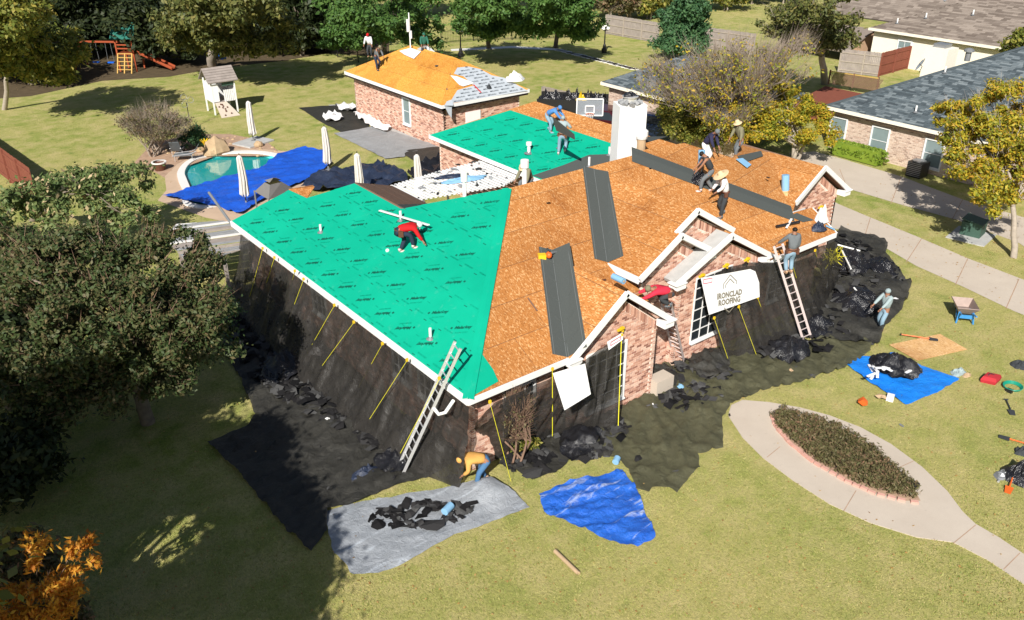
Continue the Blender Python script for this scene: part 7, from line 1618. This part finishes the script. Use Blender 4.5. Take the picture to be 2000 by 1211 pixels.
p = at(1384, 262, 6.3); person((p.x, p.y, p.z - 1.25), AZ(-80), 'man in a navy and red top and white trousers behind the main ridge', 'navy', 'white_cloth', 'grey_cloth', lean=38, hip=.86, feet=((-.18, -.05), (.18, .05)), hands=((-.15, .5, .6), (.2, .5, .6)), head_down=.3)
p = at(1440, 312, 4.75); person((p.x, p.y, p.z), AZ(165), 'man in an olive top and pale hat on the ridge before the yellow tree', 'olive', 'grey_cloth', 'tan_hat', lean=22, hip=.88, feet=((-.1, .2), (.12, -.15)), hands=((-.3, .2, .75), (.25, .35, .8)), boots='grey_cloth')
p = onY(1540, 535, 15.95); person((p.x, p.y, p.z), AZ(62), 'man in a grey shirt and jeans standing high on the right ladder', 'grey_cloth', 'pale_denim', None, lean=6, feet=((-.1, 0), (.1, .04)), hands=((-.42, .35, 1.05), (.30, .15, .78)), belt=True)
p = at(1720, 645); person(p, AZ(165), 'man in a pale hooded top and jeans pulling the net on the right lawn', 'pale_grey_cloth', 'pale_denim', 'pale_grey_cloth', lean=8, feet=((-.12, .1), (.14, -.12)), hands=((-.2, .55, 1.0), (.2, .58, .95)), hood=True)
p = onY(1296, 604, 16.2); person((p.x, p.y, p.z + .12), AZ(148), 'man in a faded red shirt crouching over the edge of the left gable roof', 'pink_red', 'dark_cloth', 'olive', lean=82, hip=.52, feet=((-.12, -.15), (.14, -.1)), hands=((-.28, .85, .40), (.25, .85, .35)), boots='grey_cloth', belt=True)
p = onp(738, 137, a0 := Vector((gx0, 0, ge)), (-gs, 0, 1)); person(plc(p, gG), AZ(-75), 'man in a grey shirt bending with a tool on the garage roof', 'grey_cloth', 'dark_denim', 'olive', lean=32, feet=((-.13, -.1), (.13, .1)), hands=((-.2, .5, .65), (.2, .5, .6)), ground=gG, head_down=.4, boots='dark_cloth')
p = at(722, 98, 3.6); person((p.x, p.y, gG(max(gx0 + .2, p.x), min(p.y, gy1 - .3))), AZ(-140), 'man in a red and white top behind the worker on the garage roof', 'white_cloth', 'dark_cloth', 'red', lean=20, hands=((-.3, .3, .9), (.3, .3, .9)))
p = at(828, 92, 4.9); person((p.x, p.y, p.z - .8), AZ(-110), 'man in a green top holding a grey sheet at the ridge of the garage', 'dgreen_cloth', 'dark_cloth', 'dgreen_cloth', lean=15, hands=((-.2, .4, 1.0), (.25, .4, 1.0)))
PQ = p
p = at(938, 946); person(p, AZ(150), 'man in an ochre hooded top and jeans bending over the silver tarp', 'yellow_cloth', 'denim', 'yellow_cloth', lean=80, hip=.90, feet=((-.14, .12), (.18, -.18)), hands=((-.16, .50, .50), (.18, .55, .48)), bend=.12, hood=True, head_down=.15)
# the grey sheet and mast on the garage roof
m = MB(); t0 = PQ + Vector((0, 0, .1)); pts = [t0 + Vector((-.15, -.1, 0)), t0 + Vector((.2, -.2, 0)), at(862, 112, 4.3), at(845, 110, 4.35), at(818, 107, 4.4), at(806, 100, 4.5)]
m.add([q for q in pts], [(0, 1, 4), (1, 2, 3), (1, 3, 4), (0, 4, 5)]); m.build('held_sheet', M['grey_u'], None, **tg('grey underlayment sheet fanned out from the hands of the man in green', 'sheet'))
p0 = [onp(x, y, (gx0, 0, ge), (-gs, 0, 1)) + Vector((0, 0, .12)) for x, y in ((780, 103), (802, 97), (822, 104), (808, 118), (790, 110))]; MB().slab(p0 if geometry.normal(p0).z > 0 else p0[::-1], .03).build('folded_sheet', M['white_cloth'], None, **tg('folded white sheet lying at the peak of the garage roof', 'sheet'))
q = at(802, 98, 4.6); ms = empty('antenna_mast', q, 0, 'white antenna mast rising behind the peak of the garage roof', 'mast'); MB().tube([(0, 0, -1.5), (0, 0, 2.4)], .04, 8).build('mast', M['white'], ms, local=True); MB().box((-.12, 0, 1.6), (.14, .12, .8)).build('antenna_panel', M['white'], ms, local=True); MB().box((.08, 0, 1.0), (.10, .1, .5)).build('antenna_panel', M['white'], ms, local=True)
for i, (px, py) in enumerate(((925, 184), (855, 131))): pass
q = onp(940, 183, (0, gy0, ge), (0, -gs, 1)) + Vector((0, 0, .06)); MB().beam(onp(925, 168, (0, gy0, ge), (0, -gs, 1)) + Vector((0, 0, .08)), q, .05, .04).build('red_tool', M['red'], None, **tg('red handled tool lying on the grey garage underlayment', 'tool'))
q = onp(955, 173, (0, gy0, ge), (0, -gs, 1)); crumple('dark_pouch', q, .2, .15, .25, M['dark_cloth'], n=9, seed=3, label='dark pouch on the grey garage underlayment', cat='pouch')
q = onp(854, 129, (gx0, 0, ge), (-gs, 0, 1)) + Vector((0, 0, .03)); MB().box(q, (.35, .2, .03), .5).build('shingle_offcut', M['scrap'], None, **tg('single dark offcut on the golden garage boards', 'offcut'))

# ------------------------------------------------------------------ ladders
def ladder(f0, f1, t0, t1, label, mat, n=None, group=None):
    f0, f1, t0, t1 = map(Vector, (f0, f1, t0, t1)); c = (f0 + f1) / 2; L = empty('ladder', (c.x, c.y, 0), 0, label, 'ladder', group)
    for a, b in ((f0, t0), (f1, t1)): MB().beam(a, b, .035, .085).build('rail', M[mat], L)
    k = int((t0 - f0).length / .305)
    for i in range(1, k + 1):
        t_ = (i - .3) / k
        if t_ < 1: MB().tube([f0.lerp(t0, t_), f1.lerp(t1, t_)], .019, 6).build('rung', M[mat], L)
    for a in (f0, f1): MB().box(a + Vector((0, 0, .03)), (.07, .09, .07)).build('foot', M['black_metal'], L)
def extend(f, e, k): return f + (e - f) * k
f0, f1 = at(779, 909), at(790, 930); w_ = (f1 - f0).normalized() * .42; f1 = f0 + w_
e0 = onX(858, 735, 11.02); e1 = e0 + w_; ladder(f0, f1, extend(f0, e0, 1.36), extend(f1, e1, 1.36), 'silver aluminium ladder leaning on the left eave and rising above the green roof', 'alu')
f0, f1 = at(1572.5, 669), at(1580, 652.6); f1 = at(1588, 661); f0 = at(1570, 669); w_ = (f1 - f0).normalized() * .45; f1 = f0 + w_
e0 = onY(1511.5, 481, 16.35); ladder(f0, f1, e0, e0 + w_, 'dusty pale ladder on the right front eave with a man on it', 'pinkwood')
f0 = at(1316, 697, .2); f1 = at(1334, 704, .2); w_ = (f1 - f0).normalized() * .42; e0 = onY(1289, 585, 16.55); ladder(f0, f0 + w_, e0, e0 + w_, 'wooden ladder in the nook right of the left gable wall', 'pinkwood')
# ------------------------------------------------------------------ things lying on the roof
def roll_on(px0, px1, fn, r_, label, mat='roll_blue', name='underlayment_roll', cat='roll'):
    a, b = fn(*px0) + Vector((0, 0, r_ + .03)), fn(*px1) + Vector((0, 0, r_ + .03)); o = MB().tube([a, b], r_, 14).build(name, M[mat], None, **tg(label, cat)); d = (b - a).normalized(); MB().tube([b - d * .01, b + d * .012], r_ * .35, 10).build('core', M['card'], o); return o
f3p = lambda x, y: onp(x, y, (18.45, 0, 4.07), (-S3, 0, 1)) + Vector((0, 0, .03))
roll_on((1153, 449), (1152, 483), f3p, .11, 'pale blue roll lying on the valley felt above the small eave')
roll_on((1197, 547), (1218, 557), lambda x, y: at(x, y, 4.35), .10, 'pale blue roll above the peak of the left gable')
q = onp(1534, 372, FB_, n3_); m = MB(); m.tube([q, q + Vector((.0, .1, .62))], .15, 14); m.build('underlayment_roll', M['roll_blue'], None, **tg('pale blue roll standing upright on the right roof near the gable', 'roll'))
q = [onp(x, y, FB_, n3_) + Vector((0, 0, .05)) for x, y in ((1513, 362), (1540, 370), (1538, 386), (1508, 380))]; MB().slab(q if geometry.normal(q).z > 0 else q[::-1], .02).build('loose_board', M['osb_new'], None, **tg('pale loose board under the upright blue roll', 'board'))
q = [onp(x, y, FA_, n2_) + Vector((0, 0, .12)) for x, y in ((1437, 316), (1450, 314), (1467, 327), (1459, 333))]; MB().slab(q if geometry.normal(q).z > 0 else q[::-1], .015).build('blue_sheet', M['roll_blue'], None, **tg('flat pale blue sheet at the feet of the man in olive', 'sheet'))
q = onp(1072, 508, (0, 16.2, 2.9), (0, -MM, 1)); bw_ = empty('leaf_blower', q, R(60), 'orange and grey power tool lying on the upper end of the left valley felt', 'power tool')
MB().ball((0, 0, .18), .13, 10, 8, sc_=(1, .8, .9)).build('motor', M['orange_paint'], bw_, True, local=True); MB().box((.05, .22, .12), (.2, .25, .16)).build('tank', M['gold'], bw_, local=True); MB().tube([(.1, -.1, .2), (.35, -.35, .12), (.5, -.6, .1)], .035, 8).build('tube', M['grey_metal'], bw_, local=True); MB().tube([(-.1, 0, .34), (0, .05, .42), (.12, .05, .34)], .02, 6).build('handle', M['dark_cloth'], bw_, local=True)
MB().beam(PF(1157, 555 + 0), PF(1183, 549), .05, .05, off=(0, 0, .05)).build('crowbar', M['leather'], None, **tg('dark brown bar on the orange boards left of the crouching man', 'bar'))
MB().beam(PF(1031, 585), PF(1049, 610), .04, .03, off=(0, 0, .05)).build('wood_splinter', M['wood_brown'], None, **tg('thin wooden splinter left of the lower valley felt', 'splinter'))
roll_on((1516, 447), (1560, 438), PF, .06, 'dark roll with a green end near the right front eave', 'plastic_black', 'dark_roll'); MB().beam(PF(1535, 452), PF(1545, 434), .08, .02, off=(0, 0, .14)).build('white_wrapper', M['white_cloth'], None, **tg('white wrapper laid across the dark roll near the right eave', 'wrapper'))
crumple('white_wrapper', PF(1603, 432), .35, .25, .5, M['white_cloth'], n=12, seed=8, label='white wrapper standing up at the right roof corner against the gable', cat='wrapper'); crumple('dark_bundle', PF(1598, 447), .4, .28, .25, M['plastic_navy'], n=12, seed=9, label='navy bundle with a blue tail at the right roof corner', cat='bundle'); MB().beam(PF(1612, 444), PF(1630, 452), .14, .02, off=(0, 0, .08)).build('blue_strip', M['roll_blue'], None, **tg('pale blue strip trailing to the right roof corner', 'strip'))
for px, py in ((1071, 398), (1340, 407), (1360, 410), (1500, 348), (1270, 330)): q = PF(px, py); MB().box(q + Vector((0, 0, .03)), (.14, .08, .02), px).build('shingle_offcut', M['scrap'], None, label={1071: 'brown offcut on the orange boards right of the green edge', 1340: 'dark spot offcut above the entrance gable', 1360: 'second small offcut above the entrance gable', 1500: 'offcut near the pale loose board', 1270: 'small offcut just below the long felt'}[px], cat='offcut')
m = MB(); m.beam(PF(1115, 617) + Vector((0, 0, .03)), PF(1117, 643) + Vector((0, 0, .03)), .05, .02); m.build('white_stick', M['white'], None, **tg('short white stick right of the lower valley felt', 'stick'))
hk = [onX(872, 768, 10.9), onX(880, 777, 10.7), onX(890, 776, 10.6)]; m = MB(); m.tube([Vector((10.95, 16.6, 2.75)), Vector((10.6, 16.5, 2.55)), Vector((10.45, 16.6, 2.5)), Vector((10.42, 16.8, 2.62))], .05, 8); m.build('gutter_pipe_end', M['pvc'], house)
# ------------------------------------------------------------------ things on the right lawn
wbz = at(1878, 622); wb_ = empty('wheelbarrow', wbz, AZ(-50), 'wheelbarrow with a rusty tray and blue legs on the right lawn', 'wheelbarrow')
m = MB(); V = []
for sx, sy, z in ((.24, .30, .36), (.40, .52, .66)): V += [(-sx, -sy, z), (sx, -sy, z), (sx, sy, z), (-sx, sy, z)]
V += [(x * .96, y * .96, z + .02) for x, y, z in V]
m.add(V, [(0, 1, 2, 3), (0, 4, 5, 1), (1, 5, 6, 2), (2, 6, 7, 3), (3, 7, 4, 0), (8, 11, 10, 9), (8, 9, 13, 12), (9, 10, 14, 13), (10, 11, 15, 14), (11, 8, 12, 15), (4, 12, 13, 5), (5, 13, 14, 6), (6, 14, 15, 7), (7, 15, 12, 4)]); m.build('tray', M['tray'], wb_, local=True)
for s_ in (-1, 1):
    MB().beam((s_ * .26, -.75, .48), (s_ * .12, .75, .22), .05, .05).build('handle', M['steel_blue'], wb_, local=True); MB().beam((s_ * .24, -.35, .5), (s_ * .30, -.45, 0), .05, .05).build('leg', M['steel_blue'], wb_, local=True); MB().beam((s_ * .24, .1, .4), (s_ * .30, -.45, .03), .04, .04).build('brace', M['steel_blue'], wb_, local=True)
MB().box((0, -.4, .28), (.56, .04, .14)).build('cross_plate', M['steel_blue'], wb_, local=True); MB().tube([(-.05, .78, .2), (.05, .78, .2)], .2, 16).build('wheel', M['tyre'], wb_, local=True)
ply = pix([(1737, 673), (1836, 652), (1889, 682), (1792, 704)], .05); MB().slab(ply if geometry.normal(ply).z > 0 else ply[::-1], .015).build('plywood_sheet', M['osb_new'], None, **tg('full pale board lying flat on the right lawn behind the blue tarp', 'board'))
def shovel(a, b, label, mat='orange_paint', blade='dark_cloth', nm='shovel'):
    a, b = Vector(a), Vector(b); S = empty(nm, a, 0, label, 'tool'); d = (b - a).normalized(); n_ = Vector((-d.y, d.x, 0)); MB().tube([a, b], .022, 8).build('shaft', M[mat], S); MB().slab([b + n_ * .11, b + d * .30 + n_ * .08, b + d * .30 - n_ * .08, b - n_ * .11], .02, d=(0, 0, -1)).build('blade', M[blade], S); MB().tube([a - n_ * .07, a + n_ * .07], .022, 6).build('grip', M[blade], S)
shovel(at(1760, 653, .10), at(1815, 661, .10), 'orange handled tool lying on the pale board on the right lawn'); shovel(at(2003, 866, .06), at(1972, 857, .06), 'orange handled tool at the right frame edge'); shovel(at(1965, 780, .05), at(1974, 800, .05), 'short dark tool on the grass below the green hose', 'dark_cloth')
shovel(at(1978, 932, .12), at(1972, 950, .08), 'orange scoop beside the black bags at the right edge', 'orange_paint', 'orange_paint', 'scoop')
c = at(1745, 722); bag = empty('rubbish_bag', c, 0, 'glossy black rubbish bag spilling white offcuts on the bright blue tarp', 'rubbish bag')
for k, (px, py, a_, b_, h_) in enumerate(((1745, 722, .85, .65, .55), (1722, 715, .5, .45, .35), (1768, 730, .55, .5, .45))): heap('bag', px, py, a_, b_, h_, M['plastic_black'], 270 + k, None, None, parent=bag)
rr = random.Random(12)
for k in range(13): q = at(rr.uniform(1700, 1785), rr.uniform(705, 742), rr.uniform(.3, .6) if k > 4 else .12); a = rr.uniform(0, 3.1); MB().box(q, (rr.uniform(.25, .5), .09, .03), a).build('white_offcut', M['white'], bag)
rb = empty('red_bag', at(1934, 745), R(-30), 'red cloth bag on the right lawn', 'bag'); m = MB(); m.lathe([(.0, 0), (.30, 0), (.33, .12), (.27, .24), (0, .26)], n=4); m.v = [(x * 1.2, y * .85, z) for x, y, z in m.v]; m.build('bag_body', M['maroon'], rb, local=True); MB().tube([(-.15, 0, .25), (-.05, .02, .33), (.1, 0, .25)], .012, 5).build('strap', M['dark_cloth'], rb, local=True)
hs = empty('hose_coil', at(1977, 758), 0, 'coil of green hose on the right lawn', 'hose')
for k in range(4): MB().tube([((.27 + .02 * k) * math.cos(a * .35), (.25 + .015 * k) * math.sin(a * .35), .03 + .022 * k) for a in range(19)], .018, 6).build('hose_loop', M['teal_hose'], hs, local=True)
MB().box((-.32, -.05, .05), (.18, .2, .1)).build('nozzle', M['black_metal'], hs, local=True)
crumple('black_pouch', at(1992, 714), .38, .28, .16, M['dark_cloth'], n=16, seed=81, label='flat black pouch at the right edge above the hose', cat='pouch')
crumple('black_bag', at(1995, 930), .6, .5, .4, M['plastic_black'], n=18, seed=82, label='black rubbish bags at the right frame edge', cat='rubbish bag'); crumple('tool_heap', at(1958, 928), .3, .22, .12, M['grey_metal'], n=14, seed=83, label='heap of grey metal bits left of the black bags', cat='scrap heap'); crumple('black_tool_bag', at(1993, 885), .2, .2, .2, M['dark_cloth'], n=12, seed=84, label='small black tool bag above the black rubbish bags', cat='tool bag')
crumple('grey_rag', at(1872, 728), .38, .2, .14, M['pale_grey_cloth'], n=16, seed=85, label='crumpled grey rag right of the bright blue tarp', cat='rag'); crumple('brown_rag', at(1888, 733), .22, .12, .08, M['card'], n=12, seed=86, label='brown strip of packing beside the grey rag', cat='packing')
q = at(1738, 781); m = MB(); m.box((q.x, q.y, .09), (.28, .22, .16), .4); m.build('white_box', M['white'], None, **tg('small white box on the lawn below the blue tarp', 'box'))
q = at(1764, 835); MB().tube([q + Vector((0, 0, .035)), q + Vector((.03, .14, .035))], .033, 10).build('drink_can', M['grey_metal'], None, **tg('small dark can lying on the lawn above the walk', 'can')); q = at(1949, 943); MB().tube([q + Vector((0, 0, .035)), q + Vector((.14, .03, .035))], .033, 10).build('drink_can', M['alu'], None, **tg('small silver can left of the orange scoop', 'can'))
a, b = at(1084, 1076, .06), at(1130, 1120, .06); o = MB().tube([a, b], .055, 14, cap=False).build('cardboard_tube', M['card'], None, **tg('brown cardboard tube lying on the near lawn', 'cardboard tube'))
roll = at(868, 1000, .22); m = MB(); m.tube([roll, roll + Vector((.30, .12, .0))], .11, 14); m.build('underlayment_roll', M['roll_blue'], None, **tg('short blue roll among the black scraps on the silver tarp', 'roll')); q = at(1202, 903, .12); MB().tube([q, q + Vector((.18, .1, .02))], .1, 12).build('underlayment_roll', M['roll_blue'], None, **tg('blue wrapped roll on the edge of the olive net above the dusty tarp', 'roll'))
# yellow cord and white pipes in the waste by the right corner
c = at(1628, 500, .9); m = MB(); rr = random.Random(5)
for k in range(16): m.tube([c + Vector((rr.gauss(0, .22), rr.gauss(0, .2), rr.gauss(0, .2))) for _ in range(5)], .008, 4)
m.build('yellow_cord_tangle', M['yellow_strap'], None, kind='stuff', **tg('tangle of yellow cord below the right roof corner', 'cord')); tagk = None
for i, (a, b, c_) in enumerate((((1636, 478), (1680, 490), .9), ((1645, 490), (1662, 525), .8), ((1616, 550), (1613, 580), .3), ((1575, 605), (1597, 600), .4), ((1668, 562), (1684, 582), .5))):
    MB().tube([at(*a, c_), at(*b, c_ - .1)], .035, 8).build('white_pipe', M['pvc'], None, label='white length of trim ' + ['highest in the black waste at the right corner', 'bent beside the yellow cord', 'upright beside the right wall net', 'lying by the right ladder foot', 'left of the hooded man'][i], cat='trim')
m = MB(); a, b = at(1349, 676, .1), at(1374, 668, .1); MB().beam(a, b, .12, .08).build('white_block', M['cream'], None, **tg('cream block lying on the red porch floor', 'block'))
MB().lathe([(0, 0), (.05, 0), (.05, .25), (.14, .27), (.14, .33), (0, .36)], at(1782, 962), 10).build('path_light', M['black_metal'], None, **tg('small black path light at the right tip of the bed', 'path light'))
grass()

def on26(x, y): return at(x, y, 2.68)
crumple('blue_sheet', on26(905, 352), 1.1, .35, .16, M['roll_blue'], n=20, seed=91, rz=R(-10), label='blue wrapping sheet crumpled on the white patio cover', cat='sheet')
crumple('dark_sheet', on26(880, 345), .9, .25, .12, M['plastic_navy'], n=18, seed=92, rz=R(-15), label='dark sheet beside the blue wrapping on the patio cover', cat='sheet')
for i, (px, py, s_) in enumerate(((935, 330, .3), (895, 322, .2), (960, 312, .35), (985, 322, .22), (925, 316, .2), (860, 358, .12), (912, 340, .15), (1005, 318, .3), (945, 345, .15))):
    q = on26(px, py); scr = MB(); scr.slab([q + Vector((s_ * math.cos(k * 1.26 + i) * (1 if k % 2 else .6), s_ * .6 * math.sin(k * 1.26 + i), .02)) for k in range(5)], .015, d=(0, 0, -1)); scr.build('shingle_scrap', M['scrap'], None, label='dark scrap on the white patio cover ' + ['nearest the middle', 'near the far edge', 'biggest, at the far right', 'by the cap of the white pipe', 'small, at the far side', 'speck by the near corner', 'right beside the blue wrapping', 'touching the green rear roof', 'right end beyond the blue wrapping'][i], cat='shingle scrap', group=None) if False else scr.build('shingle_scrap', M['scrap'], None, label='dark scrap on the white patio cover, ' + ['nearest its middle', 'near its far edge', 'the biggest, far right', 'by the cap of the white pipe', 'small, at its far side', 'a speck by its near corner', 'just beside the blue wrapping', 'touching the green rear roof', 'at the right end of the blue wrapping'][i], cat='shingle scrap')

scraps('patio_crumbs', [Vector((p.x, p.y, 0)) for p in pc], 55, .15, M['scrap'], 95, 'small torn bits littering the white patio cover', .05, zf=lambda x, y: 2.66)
scraps('patio_dust', [Vector((p.x, p.y, 0)) for p in pc], 18, .3, M['tarp_silver2'], 96, 'grey torn sheeting littering the white patio cover', .05, zf=lambda x, y: 2.66)
crumple('black_wrap', crumple_later, .3, .24, .16, M['plastic_black'], n=12, seed=97, label='black plastic wrapped over the cap of the white chimney', cat='plastic wrap')
